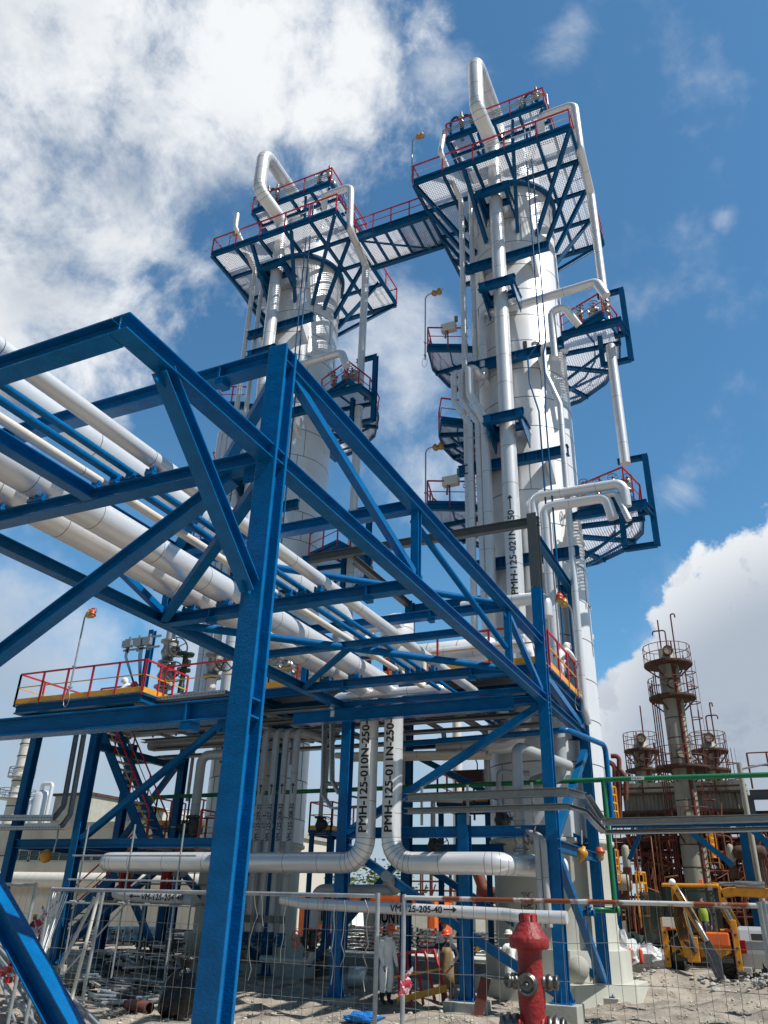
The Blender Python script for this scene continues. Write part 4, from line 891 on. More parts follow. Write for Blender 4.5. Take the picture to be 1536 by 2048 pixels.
# ------------------------------------------------------------------ equipment on the deck
def vessel(c, ax_, L, r, label, mt='shell'):
    t = thing('drum', label, 'vessel', c); c, a = V(c), V(ax_).normalized(); b = MB(); b.mat(MT[mt])
    pr = [(0, -L / 2 - r * .5), (r * .5, -L / 2 - r * .42), (r * .86, -L / 2 - r * .25), (r, -L / 2), (r, L / 2), (r * .86, L / 2 + r * .25), (r * .5, L / 2 + r * .42), (0, L / 2 + r * .5)]
    b.lathe(pr, c, a, 28); b.mat(MT['seam'])
    for s in (-.5, -.17, .17, .5): b.lathe([(r * 1.001, L * s - .012), (r * 1.006, L * s), (r * 1.001, L * s + .012)], c, a, 28)
    b.build('shell', None, t); b = MB()
    if abs(a.z) < .5:
        for s in (-.3, .3): b.box(c + a * L * s + V((0, 0, -r * .95)), (.2, r * 1.3, r * .8))
    else: b.lathe([(r * .8, -L / 2 - .8), (r * .8, -L / 2)], c, a, 20)
    b.build('saddle', MT['blue_steel'], t); return t
vessel((-9.3, 24.6, 10.0), (1, 0, 0), 3.2, .5, 'white horizontal drum lying on the process deck behind the rack trusses')
vessel((-11.6, 25.6, 11.3), (0, 0, 1), 1.0, .62, 'round topped white vessel on the deck, right one of the pair seen over the trusses')
vessel((-13.1, 25.6, 11.2), (0, 0, 1), 1.0, .55, 'round topped white vessel on the deck, left one of the pair seen over the trusses')
run('deck_pipe', [(-8.9, 25.2, 11.9), (-5.9, 25.2, 11.9), (-5.9, 25.2, 11.2)], .22, 'white elbowed pipe high over the deck in front of the right tower', bend=.3, gap=1)
run('deck_pipe', [(-9.2, 23.2, 9.65), (-6.2, 23.2, 9.65)], .2, 'short white pipe behind the red rail of the right deck', gap=1)
run('deck_pipe', [(-12.8, 23.3, 8.7), (-12.8, 23.3, 10.9), (-10.4, 23.3, 11.0)], .26, 'white insulated pipe rising from the deck behind the rack end', bend=.4, gap=.9)
# column of valves at the left, green control valve, second stack
x = P(322, 1400, Y=23.5).x
run('deck_pipe', [(x + 1.5, 23.5, 9.1), (x, 23.5, 9.1), (x, 23.5, 9.5)], .2, 'grey elbow pipe at the foot of the tall valve stack on the left deck', mt='pipe_grey', bend=.3, gap=3)
valve((x, 23.5, 10.0), (0, 0, 1), (.9, -.5, 0), .2, 'lower valve of the tall grey stack on the left deck', 'steel', 'steel_dark'); valve((x, 23.5, 10.95), (0, 0, 1), (.9, -.5, 0), .2, 'middle valve of the tall grey stack on the left deck', 'steel', 'steel_dark')
run('deck_pipe', [(x, 23.5, 11.4), (x, 23.5, 12.4), (x + 1.8, 23.5, 12.4)], .18, 'grey pipe bending right from the top of the tall valve stack', mt='pipe_grey', bend=.3, gap=3)
xg = P(363, 1370, Y=23.5).x
t = thing('control_valve', 'dark green control valve between the two grey valve stacks on the left deck', 'valve', (xg, 23.5, 9.1))
b = MB(); b.lathe([(0, -.35), (.2, -.35), (.2, -.28), (.12, -.25), (.2, 0), (.12, .25), (.2, .28), (.2, .35), (0, .35)], (xg, 23.5, 9.1), (1, 0, 0), 16); b.lathe([(.12, 0), (.12, .5), (.1, .55), (.1, 1.0), (.26, 1.02), (.26, 1.12), (.1, 1.15), (.1, 1.6), (.3, 1.62), (.34, 1.72), (.1, 1.8), (0, 1.8)], (xg, 23.5, 9.1), (0, 0, 1), 16); b.build('valve_body', mat('green_dark', (.006, .05, .03), .4), t)
b = MB(); b.beam((xg - .2, 23.35, 9.9), (xg + .25, 23.35, 10.3), .05, .05, 'BOX'); b.box((xg + .3, 23.3, 10.35), (.2, .15, .25)); b.build('positioner', MT['steel_dark'], t)
x = P(425, 1350, Y=23.5).x
valve((x, 23.5, 10.2), (0, 0, 1), (.9, -.5, 0), .2, 'valve of the second grey stack on the left deck, nearest the main column', 'steel', 'steel_dark')
run('deck_pipe', [(xg + .4, 23.5, 9.1), (x, 23.5, 9.1), (x, 23.5, 9.7)], .17, 'short grey pipe joining the green control valve to the second stack', mt='pipe_cream', bend=.25, gap=3)
# jumble of valve gear partly hidden by the pipes
for k, (px, py, s) in enumerate(((548, 1320, .14), (575, 1335, .12), (603, 1345, .13))):
    q = P(px, py, Y=24.2); valve(q, (1, 0, .2), (.3, -.8, .5), s, ('first', 'second', 'third')[k] + ' steel valve from the main column under the fat rack pipes on the deck', 'steel', 'steel_dark')
# ------------------------------------------------------------------ cable trays, conduits, green pipe
def tray(name, pts, w, h, label, up=(0, 0, 1), holes=True):
    b = MB(); b.mat(MT['tray']); pts = [V(p) for p in pts]
    for p, q in zip(pts[:-1], pts[1:]): b.beam(p, q, w if False else h, w, 'U', up, .006, .006)
    if holes:
        b.mat(MT['black'])
        for p, q in zip(pts[:-1], pts[1:]):
            d, s, u = basis(q - p, up); L = (q - p).length; n = int(L / .14)
            for k in range(n):
                c = p + d * (k + .5) * L / n - s * (w / 2 + .002); b.add([c - d * .035 - u * .012, c + d * .035 - u * .012, c + d * .035 + u * .012, c - d * .035 + u * .012], [(0, 1, 2, 3)])
    return b.build(name, None, None, label, 'cable tray')
yt = 21.35
tray('cable_tray', [(-9.3, yt, 5.03), (-4.75, yt, 5.06)], .3, .2, 'upper of two perforated cable trays crossing in front of the right tower base')
tray('cable_tray', [(-9.3, yt, 4.68), (-4.75, yt, 4.70)], .3, .14, 'lower of two perforated cable trays crossing in front of the right tower base')
tray('cable_tray', [(-4.75, yt, 5.06), (-4.35, 21.5, 4.95), (-4.05, 21.75, 4.36), (-1.3, 22.0, 4.4), (1.4, 22.6, 4.5)], .3, .16, 'upper grey cable tray bending away to the right past the rusty plant')
tray('cable_tray', [(-4.75, yt, 4.70), (-4.4, 21.5, 4.6), (-4.0, 21.75, 4.12), (-1.2, 22.0, 4.16), (1.4, 22.6, 4.26)], .34, .09, 'lower grey cable tray bending away to the right past the rusty plant')
t = thing('tray_bracket', 'row of upright galvanised brackets holding the cable trays beside the fat pipes', 'bracket', (-8, yt + .2, 4.2))
for x in (-8.9, -7.55, -5.75): b = MB(); b.beam((x, yt + .2, 4.33), (x, yt + .2, 5.35), .06, .06, 'U'); b.build('bracket', MT['galv'], t)
tq = lambda px, py: P(px, py, Y=22.3)
tray('cable_tray', [tq(650, 1425), tq(646, 1590), tq(664, 1617), tq(740, 1612)], .05, .26, 'perforated cable tray dropping beside the blue column then turning right, left of two', (0, -1, 0))
tray('cable_tray', [tq(664, 1410), tq(664, 1560), tq(678, 1588), tq(740, 1600)], .05, .26, 'perforated cable tray dropping beside the blue column then turning right, right of two', (0, -1, 0))
tq = lambda px, py: P(px, py, Y=21.4)
tray('cable_tray', [tq(153, 1468), tq(127, 1612), tq(106, 1638)], .16, .1, 'grey cable tray dropping beside the left stair column with its foot bent left', (1, 0, 0))
tray('cable_tray', [tq(168, 1468), tq(140, 1630), tq(122, 1654)], .16, .1, 'grey cable tray dropping beside the left stair column, nearer the column', (1, 0, 0))
tray('cable_tray', [tq(112, 1636), tq(-10, 1636)], .3, .18, 'upper of two level grey cable trays at the left picture edge')
tray('cable_tray', [tq(126, 1655), tq(-10, 1657)], .3, .12, 'lower of two level grey cable trays at the left picture edge')
tray('cable_tray', [P(455, 1385, Y=21.6), P(290, 1402, Y=21.6), P(275, 1412, Y=21.6)], .3, .14, 'long grey cable tray along the front edge of the left process deck')
# junction rack on the blue post above the left deck
t = thing('junction_rack', 'galvanised junction box rack with dangling cables on a blue post above the left deck', 'junction box', P(290, 1400, Y=21.9))
pb, pt = P(283, 1400, Y=21.9), P(297, 1262, Y=21.9); pt = V((pb.x, pb.y, pt.z)); b = MB(); b.beam(pb, pt, .2, .2, 'H', (0, 1, 0)); b.build('post', MT['blue_steel'], t)
c = V((pb.x - .35, 21.75, pt.z - .5)); b = MB()
for z in (.18, -.22): b.box(c + V((.1, -.02, z)), (1.7, .05, .07))
for x in (-.55, -.1, .4): b.box(c + V((x, 0, 0)), (.06, .06, .62))
b.build('rack_frame', MT['galv'], t)
for k, x in enumerate((-.55, 0, .35)): b = MB(); b.box(c + V((x, -.08, 0)), (.42, .16, .26)); b.build('box', MT['galv'], t, bevel=.01)
for k in range(7):
    x = (-.6, -.55, -.5, .05, .1, .15, .2)[k]; q = c + V((x, -.06, -.13)); e = V((pb.x + .02 * k, 21.7, 8.9)); b = MB(); b.tube([q, q + V((0, 0, -.35)), q.lerp(e, .6) + V((0, 0, -.25)), e], .014, 6, .2); b.build('cable', MT['cable'], t)
# green line with its drop leg
o = thing('water_pipe', 'bright green water pipe crossing at mid height past the right tower with a drop leg', 'pipe', (-4.5, 24.6, 5.8))
b = MB(); b.tube([(-21.5, 24.6, 5.75), (-4.35, 24.6, 5.8), (4.5, 24.6, 5.75)], .07, 14); b.build('main_run', MT['green'], o)
b = MB(); b.tube([(-4.42, 24.6, 5.8), (-4.42, 24.6, 2.38), (-5.0, 24.6, 2.38)], .075, 14, .02, 3); b.lathe([(0, 0), (.13, 0), (.13, .05), (0, .05)], (-4.36, 24.6, 2.38), (1, 0, 0), 14); b.build('drop_leg', MT['green'], o)
b = MB(); q = P(1275, 1558, Y=24.5); b.box((q.x, 24.51, 5.80), (.36, .012, .10)); b.build('label_plate', MT['white_paint'], o); lettering('AT-125-125-15', o, ((q.x - .165, 24.502, 5.775), (1, 0, 0), (0, 0, 1), (0, -1, 0)), .055, bold=.03, sx=.75)
b = MB(); b.beam((-3.9, 24.75, 4.9), (-3.9, 24.75, 1.2), .05, .01, 'BOX'); 
t2 = valve((P(1172, 1815, Y=24).x, 24.3, 2.3), (1, 0, 0), (0, -.1, 1), .07, 'small blue valve with red cross handle between the two right blue columns', 'blue_steel', 'red')
# blue vent pipe on the far right column
run('vent_line', [(-11.0, 23.9, 7.0), (-5.2, 23.9, 7.15), (-4.62, 26.6, 7.15), (-4.62, 26.6, 4.75)], .085, 'bright blue pipe bending round the rack corner and dropping beside the right tower', mt='blue', seam=None, bend=.25)
# lamps hung under the deck on the right columns
t = thing('flood_lamp', 'mustard bell shaped lamp hung between the two right blue columns', 'lamp', P(1165, 1705, Y=22.5)); q = P(1165, 1705, Y=22.5); b = MB(); b.lathe([(0, -.16), (.04, -.16), (.06, -.1), (.13, -.06), (.15, .03), (.1, .14), (.02, .24), (0, .24)], q, (-.35, -.1, -1), 14); b.build('lamp_head', MT['lamp_yellow'], t); b = MB(); b.tube([q + V((0, 0, .2)), q + V((0, .1, .55))], .02, 6); b.build('bracket', MT['galv'], t)
t = thing('flood_lamp', 'red beacon lamp with a clear dome on the right blue column', 'lamp', P(1200, 1702, Y=24.5)); q = P(1200, 1702, Y=24.5); b = MB(); b.lathe([(0, -.1), (.09, -.1), (.1, -.03), (.14, 0), (.14, .06), (0, .06)], q, (0, 0, -1), 14); b.build('lamp_head', MT['lamp_orange'], t); b = MB(); b.lathe([(.1, .06), (.09, .2), (.05, .25), (0, .26)], q, (0, 0, -1), 12); b.build('dome', MT['glass_lamp'], t)
t = thing('flood_lamp', 'mustard lamp in a wrap hanging by the left stair columns', 'lamp', P(92, 1712, Y=21.5)); q = P(92, 1712, Y=21.5); b = MB(); b.lathe([(0, -.22), (.08, -.2), (.2, -.08), (.22, .06), (.1, .2), (0, .22)], q, (-.3, -.2, -1), 12); b.build('lamp_head', MT['lamp_yellow'], t); b = MB(); b.tube([q + V((.3, 0, .1)), q + V((.35, 0, .5)), q + V((.2, .1, 1.0))], .03, 6); b.build('bracket', MT['galv'], t)

# access platforms and services at mid level behind the rack
def access(name, x0, x1, y0, y1, z, label, legs=True):
    t = thing(name, label, 'platform', (x0, y0, 0)); deck(t, [(x0, y0), (x1, y0), (x1, y1), (x0, y1)], z); b = MB()
    for y in (y0, y1): b.beam((x0, y, z - .12), (x1, y, z - .12), .2, .1, 'H')
    for x in (x0, x1): b.beam((x, y0, z - .12), (x, y1, z - .12), .18, .1, 'H'); 
    if legs:
        for x in (x0 + .1, x1 - .1):
            for y in (y0 + .1, y1 - .1): b.beam((x, y, 0), (x, y, z - .2), .16, .16, 'H', (0, 1, 0))
    b.build('frame', MT['blue_steel'], t); railing(t, [(x0, y1, z), (x0, y0, z), (x1, y0, z), (x1, y1, z)], sp=.95); return t
q0, q1 = P(875, 1600, Y=29), P(978, 1600, Y=29); access('access_platform', q0.x, q1.x, 29, 31, q0.z - .1, 'small red railed platform joined to the left of the right tower above the cable trays')
q0, q1 = P(618, 1660, Y=31), P(662, 1660, Y=31); access('access_platform', q0.x, q1.x, 31, 33, q0.z, 'narrow red railed platform seen between the left tower and the fat pipes')
q0, q1 = P(318, 1650, Y=29), P(350, 1650, Y=29); access('access_platform', q0.x - .3, q1.x + .6, 29, 31, q0.z, 'small red railed platform left of the bent grey pipe under the deck')
q = P(942, 1553, Y=28.6); t = thing('control_cabinet', 'brown control box on the red railed platform by the right tower', 'panel', q); b = MB(); b.box(q, (1.0, .35, .42)); b.build('case', mat('panel_brown', (.10, .04, .035), .5), t, bevel=.02); b = MB(); b.beam(q + V((-.3, 0, -1.5)), q + V((-.3, 0, -.2)), .06, .06, 'BOX'); b.beam(q + V((.1, 0, -1.5)), q + V((.1, 0, -.2)), .06, .06, 'BOX'); b.tube([q + V((.25, 0, .2)), q + V((.25, 0, .45)), q + V((.22, -.1, .6))], .025, 6); b.box(q + V((.22, -.1, .66)), (.14, .1, .16)); b.build('stand', MT['steel_dark'], t)
rr = random.Random(77)
for k in range(9):
    x = -21 + 1.55 * k; z = 8.05 - .12 * (k % 3); y = 22.4 + .45 * (k % 4)
    run('under_deck_pipe', [(x, y, z), (x, 26.6, z), (x, 26.6, z - (1.0 if k % 2 else 2.2))], .07 + .02 * (k % 3), '%s grey pipe from the stair end, slung under the process deck' % ('first', 'second', 'third', 'fourth', 'fifth', 'sixth', 'seventh', 'eighth', 'ninth')[k], mt='pipe_grey', gap=3, seg=10)
for k in range(5):
    z = 7.95 - .2 * k; tray('under_deck_tray', [(-20.8, 22.2 + .55 * k, z), (-6, 22.2 + .55 * k, z)], .3, .1, ('first', 'second', 'third', 'fourth', 'fifth')[k] + ' long cable tray under the process deck, counted from the front', holes=False)
for k, (px, py, Y) in enumerate(((452, 1510, 25), (478, 1740, 24), (640, 1650, 26), (866, 1690, 25.5), (1000, 1640, 24.5))):
    q = P(px, py, Y=Y); valve(q, (0, 0, 1), (.8, -.6, 0), .12, ('small dark valve just left of the main column under the deck', 'small dark valve low behind the main column', 'small dark valve left of the fat lettered pipes', 'small dark valve right of the fat lettered pipes under the tray', 'small dark valve in front of the right tower shell under the tray')[k], 'steel_dark', 'steel_dark')
    run('drain_pipe', [q + V((0, 0, .25)), q + V((0, 0, 1.4)), q + V((.8, .6, 1.4))], .08, ('short grey pipe above the small valve left of the main column', 'short grey pipe above the small valve behind the main column', 'short grey pipe above the small valve left of the fat pipes', 'short grey pipe above the small valve right of the fat pipes', 'short grey pipe above the small valve before the right tower')[k], mt='pipe_grey', gap=3, bend=.15)
# ------------------------------------------------------------------ old rusty unit on the right
BX, BY = -4.45, 50
def ring_rail(b, c, z, r, h=1.1, n=14, a0=0, a1=360, t=.024):
    pr = None
    for k in range(n + 1):
        a = R(a0 + (a1 - a0) * k / n); q = V((c[0] + r * math.cos(a), c[1] + r * math.sin(a), z))
        b.cyl(q, q + V((0, 0, h)), t * .8, seg=5)
        if pr is not None:
            for e in (h, h * .55): b.cyl(pr + V((0, 0, e)), q + V((0, 0, e)), t, seg=5)
        pr = q
def old_column(x, y, r, z0, z1, plats, label, vents):
    t = thing('old_column', label, 'column vessel', (x, y, z0)); b = MB()
    b.lathe([(r * 1.15, z0), (r * 1.12, z0 + (z1 - z0) * .35), (r, z0 + (z1 - z0) * .37), (r, z1 - .9), (r * .92, z1 - .5), (r * .75, z1 - .45), (r * .72, z1 + .1), (0, z1 + .15)], (x, y, 0), seg=26); b.mat
    b.build('shell', MT['old_shell'], t); s = MB(); z = z0 + 1
    while z < z1 - 1: s.lathe([(r * 1.005 if z > z0 + (z1 - z0) * .36 else r * 1.16, z - .03), (r * 1.02 if z > z0 + (z1 - z0) * .36 else r * 1.17, z), (r * 1.005 if z > z0 + (z1 - z0) * .36 else r * 1.16, z + .03)], (x, y, 0), seg=22); z += 1.15
    s.build('weld_band', MT['rust'], t)
    for z, pr in plats:
        p = MB(); p.lathe([(r, z - .06), (pr, z - .06), (pr, z + .06), (r, z + .06)], (x, y, 0), seg=20, smooth=False)
        for k in range(6): a = R(60 * k); q = V((math.cos(a), math.sin(a), 0)); p.beam(V((x, y, z - .75)) + q * r, V((x, y, z - .1)) + q * pr * .95, .08, .06, 'BOX')
        pl = p.build('round_platform', MT['rust'], t); q = MB(); ring_rail(q, (x, y), z, pr - .04); q.build('handrail', MT['rust_red'], pl)
        m = MB(); d = V((.25, -.97, 0)); m.lathe([(.24, .0), (.24, .05), (.31, .05), (.31, -.12)], V((x, y, z + .75)) + d * (r + .03), d, 18, False); m.mat(MT['rust']); m.m = [0] * len(m.m); m.mat(MT['old_plate']); m.lathe([(0, .02), (.24, .02)], V((x, y, z + .75)) + d * (r + .03), d, 18); m.build('manhole', None, t)
    v = MB()
    for dx, h, hook in vents:
        q = V((x + dx, y - .1, z1 - .6)); v.tube([q, q + V((0, 0, h)), q + V((hook, 0, h)), q + V((hook, 0, h - .25))] if hook else [q, q + V((0, 0, h))], .045, 7, .15)
    v.build('vent_pipe', MT['rust_red'], t)
    l = MB()
    for e in (-.2, .2): l.beam((x + r + .35, y - .3 + e, z0 + 1), (x + r + .35, y - .3 + e, z1 - .5), .05, .05, 'BOX')
    for k in range(int((z1 - z0 - 2) / .3)): l.beam((x + r + .35, y - .5, z0 + 1.2 + k * .3), (x + r + .35, y - .1, z0 + 1.2 + k * .3), .03, .03, 'BOX')
    for k in range(int((z1 - z0 - 3) / .9)):
        z = z0 + 2.5 + k * .9
        for i in range(4):
            a0, a1 = R(-90 + 45 * i), R(-45 + 45 * i); l.beam((x + r + .35 + .6 * math.cos(a0), y - .3 + .4 * math.sin(a0), z), (x + r + .35 + .6 * math.cos(a1), y - .3 + .4 * math.sin(a1), z), .05, .02, 'BOX')
    for k in range(3): a = R(-50 + 50 * k); l.beam((x + r + .35 + .6 * math.cos(a), y - .3 + .4 * math.sin(a), z0 + 2.5), (x + r + .35 + .6 * math.cos(a), y - .3 + .4 * math.sin(a), z1 - .8), .04, .02, 'BOX')
    l.build('caged_ladder', MT['rust_red'], t)
    c = MB()
    for k in range(4): c.cyl((x - r - .2 - .12 * k, y - .3, z0 + 2), (x - r - .2 - .12 * k, y - .3, z1 - 1.2 - .3 * k), .035, seg=6)
    c.cyl((x + r * .8, y - r * .8, z0 + 1), (x + r * .55, y - r * .9, z1 - 1.0), .11, seg=8); c.build('side_pipe', MT['rust_red'], t)
    return t
zt = P(1331, 1312, Y=BY).z
zp = [P(1340, 1330, Y=BY).z, P(1345, 1397, Y=BY).z, P(1362, 1537, Y=BY).z]
old_column(BX, BY, .60, .3, zt + .3, [(zp[0], 1.42), (zp[1], 1.36), (zp[2], 1.5), (P(1380, 1660, Y=BY).z, 1.3)], 'tall rust streaked old column with round platforms on the right', [(-.25, 2.6, 0), (.1, 1.9, -.75), (.55, 2.9, .25), (.35, 1.2, 0)])
for px, y, lb, vs in ((1284, 55, 'shorter rusty column left of the tall one', [(.25, 2.6, 0), (-.2, .9, 0)]), (1420, 55, 'shorter rusty column right of the tall one', [(-.3, 2.3, 0), (.1, 1.9, .7), (.45, 2.7, .15)])):
    x = P(px, 1510, Y=y).x; z1 = P(px, 1483, Y=y).z
    old_column(x, y, .52, 3, z1 + .3, [(P(px, 1503, Y=y).z, 1.12), (P(px, 1542, Y=y).z, 1.1)], lb, vs)
# corrugated cooler housing
sh = thing('cooler_housing', 'long rust stained corrugated housing behind the rusty columns', 'housing', (-4.6, 52, 0))
x0, x1 = P(1247, 1600, Y=52).x, P(1492, 1600, Y=52).x; zc, zb_, z0_ = P(1300, 1566, Y=52).z, P(1300, 1590, Y=52).z, P(1300, 1622, Y=52).z
b = MB(); n = 64; vs = []
for i in range(n + 1):
    x = x0 + (x1 - x0) * i / n; yy = 52 + (.09 if i % 2 else 0)
    vs += [(x, yy, z0_), (x, yy, zb_)]
b.add(vs, [(2 * i, 2 * i + 2, 2 * i + 3, 2 * i + 1) for i in range(n)]); b.box2((x0, 52.12, z0_), (x1, 56, zb_)); b.build('corrugated_wall', MT['old_plate'], sh)
b = MB(); b.box2((x0 - .1, 51.9, zb_ + .09), (x1 + .1, 56.1, zc)); b.build('upper_wall', MT['old_plate'], sh)
b = MB()
for z, h in ((zb_ + .04, .12), ((zb_ + zc) / 2 + .03, .09), (z0_ - .12, .25)): b.box2((x0 - .15, 51.75, z - h / 2), (x1 + .15, 51.88, z + h / 2))
for f in (.18, .5, .78): b.box2((x0 + (x1 - x0) * f - .04, 51.82, zb_), (x0 + (x1 - x0) * f + .04, 51.895, zc + .1))
b.build('wall_girder', MT['rust'], sh)
# frame and pipe jungle below the housing
fr = thing('rusty_steel_frame', 'dense rusty steel frame with pipes under the corrugated housing', 'steel frame', (-4, 50, 0)); rnd = random.Random(5)
b = MB()
for x in (-9.4, -7.4, -5.6, -2.9, -1.2, .8, 2.8):
    for y in (51.4, 53, 57): b.beam((x, y, 0), (x, y, z0_ - .2), .22, .2, 'H', (0, 1, 0)) if y < 55 else None
for z in (2.2, 4.3, 6.0, z0_ - .3):
    for y in (51.4, 53, 57): b.beam((-9.5, y, z), (3, y, z), .24, .16, 'H')
    for x in (-9.4, -5.6, -1.2, 2.8): b.beam((x, 51.4, z), (x, 57, z), .2, .16, 'H')
for x, s in ((-9.4, 1), (-5.6, -1), (-2.9, 1), (.8, -1)): b.beam((x, 51.3, 4.4), (x + 2 * s, 51.3, z0_ - .4), .14, .1, 'BOX')
b.build('frame', MT['rust'], fr)
b = MB()
for k in range(110):
    y = rnd.choice((51.0, 51.2, 51.8, 52.6, 54)); z = rnd.choice((1.2, 2.5, 2.9, 3.4, 4.6, 5.1, 5.5, 6.3, 6.8)) + rnd.uniform(-.15, .15); xa = rnd.uniform(-9.5, -1); L = rnd.uniform(1.2, 5); r = rnd.choice((.05, .06, .08, .12))
    q = V((xa, y, z)); b.tube([q, q + V((L, 0, 0)), q + V((L, 0, rnd.choice((-1.4, -1, 1, .8))))], r, 7, .2)
for k in range(60): x = rnd.uniform(-9.6, 3); z = rnd.uniform(0, 2); yy = rnd.uniform(50.8, 52.5); b.cyl((x, yy, z), (x, yy, z + rnd.uniform(1.5, 5)), rnd.choice((.03, .04, .06, .1)), seg=6)
b.build('pipework', MT['rust_red'], fr); b = MB()
for k in range(110):
    x = rnd.choice((rnd.uniform(-10.2, -6), rnd.uniform(-2.9, 3.5))); yy = rnd.uniform(48, 50.5); z = rnd.uniform(.3, 5); b.tube([(x, yy, z), (x, yy, z + rnd.uniform(.8, 3.2)), (x + rnd.uniform(-1.2, 1.2), yy, z + rnd.uniform(1, 3.4))], rnd.choice((.03, .04, .05)), 5)
b.build('thin_pipework', mat('rust_orange', (.30, .10, .04), .7, col2=(.2, .07, .03), thr=(.4, .7), vscale=2), fr)
b = MB()
for k in range(22): b.box((rnd.uniform(-9, 2.5), rnd.uniform(51.5, 55), rnd.choice((1.0, 2.6, 4.7, 5.2, 6.4))), (rnd.uniform(.3, 1.0), .6, rnd.uniform(.3, .9)))
build_each(b, 'equipment_box', MT['steel_dark'], fr)
b = MB(); b.box2((-9.5, 51.3, 6.12), (3, 56, 6.16)); b.box2((-9.5, 51.3, 4.42), (3, 56, 4.45)); b.box2((-9.5, 56.2, .3), (3.0, 56.4, 3.2)); b.build('deck_plate', MT['rust'], fr)
b = MB()
for z in (6.16, 4.45):
    for x in range(13): b.cyl((-9.5 + x, 51.2, z), (-9.5 + x, 51.2, z + 1.05), .03, seg=5)
    for e in (.55, 1.05): b.cyl((-9.5, 51.2, z + e), (3, 51.2, z + e), .03, seg=5)
b.build('handrail', MT['rust_red'], fr)
for k, (px, py, r, L, hz) in enumerate(((1240, 1765, .45, 1.0, 1), (1500, 1705, .34, 1.3, 1), (1462, 1712, .16, .9, 0), (1515, 1760, .25, 1.6, 0), (1252, 1715, .2, 1.0, 0))):
    q = P(px, py, Y=47.6); t = thing('old_drum', ('pale dented', 'rusty brown horizontal', 'cream upright', 'brown upright', 'small stained upright')[k] + ' vessel among the rusty pipes on the right', 'vessel', q)
    b = MB(); b.lathe([(0, -L / 2 - .15), (r * .8, -L / 2 - .08), (r, -L / 2 + .05), (r, L / 2 - .05), (r * .8, L / 2 + .08), (0, L / 2 + .15)], q, (1, 0, 0) if hz else (0, 0, 1), 18); b.build('shell', MT['old_shell' if k == 0 else 'old_plate' if k in (2, 4) else 'rust'], t)
    b = MB(); b.box(q + V((0, 0, -r - .4)) if hz else q + V((0, 0, -L / 2 - .3)), (.8, .4, .9) if hz else (.4, .4, .6)); b.build('support', MT['rust'], t)
# hooked process lines left of the rusty columns, orange and yellow cages
t = thing('old_pipe', 'dark red hooked pipes rising left of the rusty columns', 'pipe', P(1230, 1560, Y=46))
for pts in (((1231, 1640), (1229, 1530), (1207, 1519)), ((1240, 1640), (1238, 1512), (1222, 1512)), ((1252, 1600), (1252, 1555), (1232, 1530), (1229, 1560))):
    b = MB(); b.tube([P(a, c, Y=46) for a, c in pts], .13, 9, .3); b.build('pipe_run', MT['rust_red'], t)
def cage(px0, px1, py0, py1, Y, m, label):
    a, c = P(px0, py0, Y=Y), P(px1, py1, Y=Y); t = thing('caged_ladder', label, 'ladder', (a.x, Y, c.z)); b = MB(); w_ = c.x - a.x; n = 5; xm = (a.x + c.x) / 2
    for k in range(n): an = math.pi * k / (n - 1); q = (xm - math.cos(an) * w_ / 2, Y - math.sin(an) * .5); b.cyl((q[0], q[1], c.z), (q[0], q[1], a.z), .025, seg=5)
    z = c.z
    while z < a.z + .01:
        pr = None
        for k in range(9):
            an = math.pi * k / 8; q = V((xm - math.cos(an) * w_ / 2, Y - math.sin(an) * .5, z))
            if pr is not None: b.beam(pr, q, .07, .02, 'BOX')
            pr = q
        z += (a.z - c.z) / 4
    b.build('cage', MT[m], t); b = MB()
    for e in (-.2, .2): b.beam((xm + e, Y + .03, c.z - .5), (xm + e, Y + .03, a.z), .05, .05, 'BOX')
    z = c.z
    while z < a.z: b.beam((xm - .2, Y + .03, z), (xm + .2, Y + .03, z), .03, .03, 'BOX'); z += .3
    b.build('ladder', MT['rust_red' if m != 'yellow' else 'yellow'], t)
cage(1217, 1237, 1575, 1640, 45, 'yellow', 'upper yellow caged ladder beside the right tower edge'); cage(1222, 1240, 1700, 1765, 45, 'yellow', 'lower yellow caged ladder beside the green drop leg'); cage(1270, 1300, 1745, 1832, 44, 'yellow', 'wide yellow cage standing left of the backhoe cab')
cage(1418, 1432, 1665, 1715, 46, 'yellow', 'small yellow cage right of the tall rusty column base')
t = thing('dark_red_ladder', 'rust red ladder frame behind the wide yellow cage', 'ladder', P(1270, 1850, Y=45)); b = MB()
for px in (1258, 1264, 1276): q0, q1 = P(px + 6, 1858, Y=45), P(px, 1745, Y=45); b.beam(q0, (q0.x, 45, q1.z), .1, .06, 'BOX')
b.build('frame', MT['rust_red'], t)
t = thing('steel_pole', 'tall grey pole at the right end of the corrugated housing', 'pole', P(1510, 1640, Y=44)); q0 = P(1507, 1700, Y=44); q1 = P(1490, 1525, Y=44); b = MB(); b.tube([(q0.x, 44, .3), (q0.x, 44, q1.z)], .13, 10); b.build('pole', MT['old_plate'], t); b = MB(); b.tube([(q0.x + .1, 44, q1.z - .3), (q0.x + 1.9, 44, q1.z), (q0.x + 1.9, 44, q1.z - 2.4)], .05, 6, .2); b.build('lamp_arm', MT['galv'], t)
t = thing('side_gantry', 'dark steel gantry with red rails at the right edge behind the pole', 'gantry', P(1525, 1600, Y=50)); q = P(1500, 1590, Y=50); b = MB(); b.beam((q.x, 50, q.z), (q.x + 6, 50, q.z), .5, .3, 'H'); b.beam((q.x + .1, 50, q.z - 3), (q.x + 2.6, 50, q.z - .3), .25, .2, 'BOX'); b.beam((q.x, 50.2, 0), (q.x, 50.2, q.z), .3, .3, 'H', (0, 1, 0)); b.build('frame', MT['grey_paint'], t); b = MB()
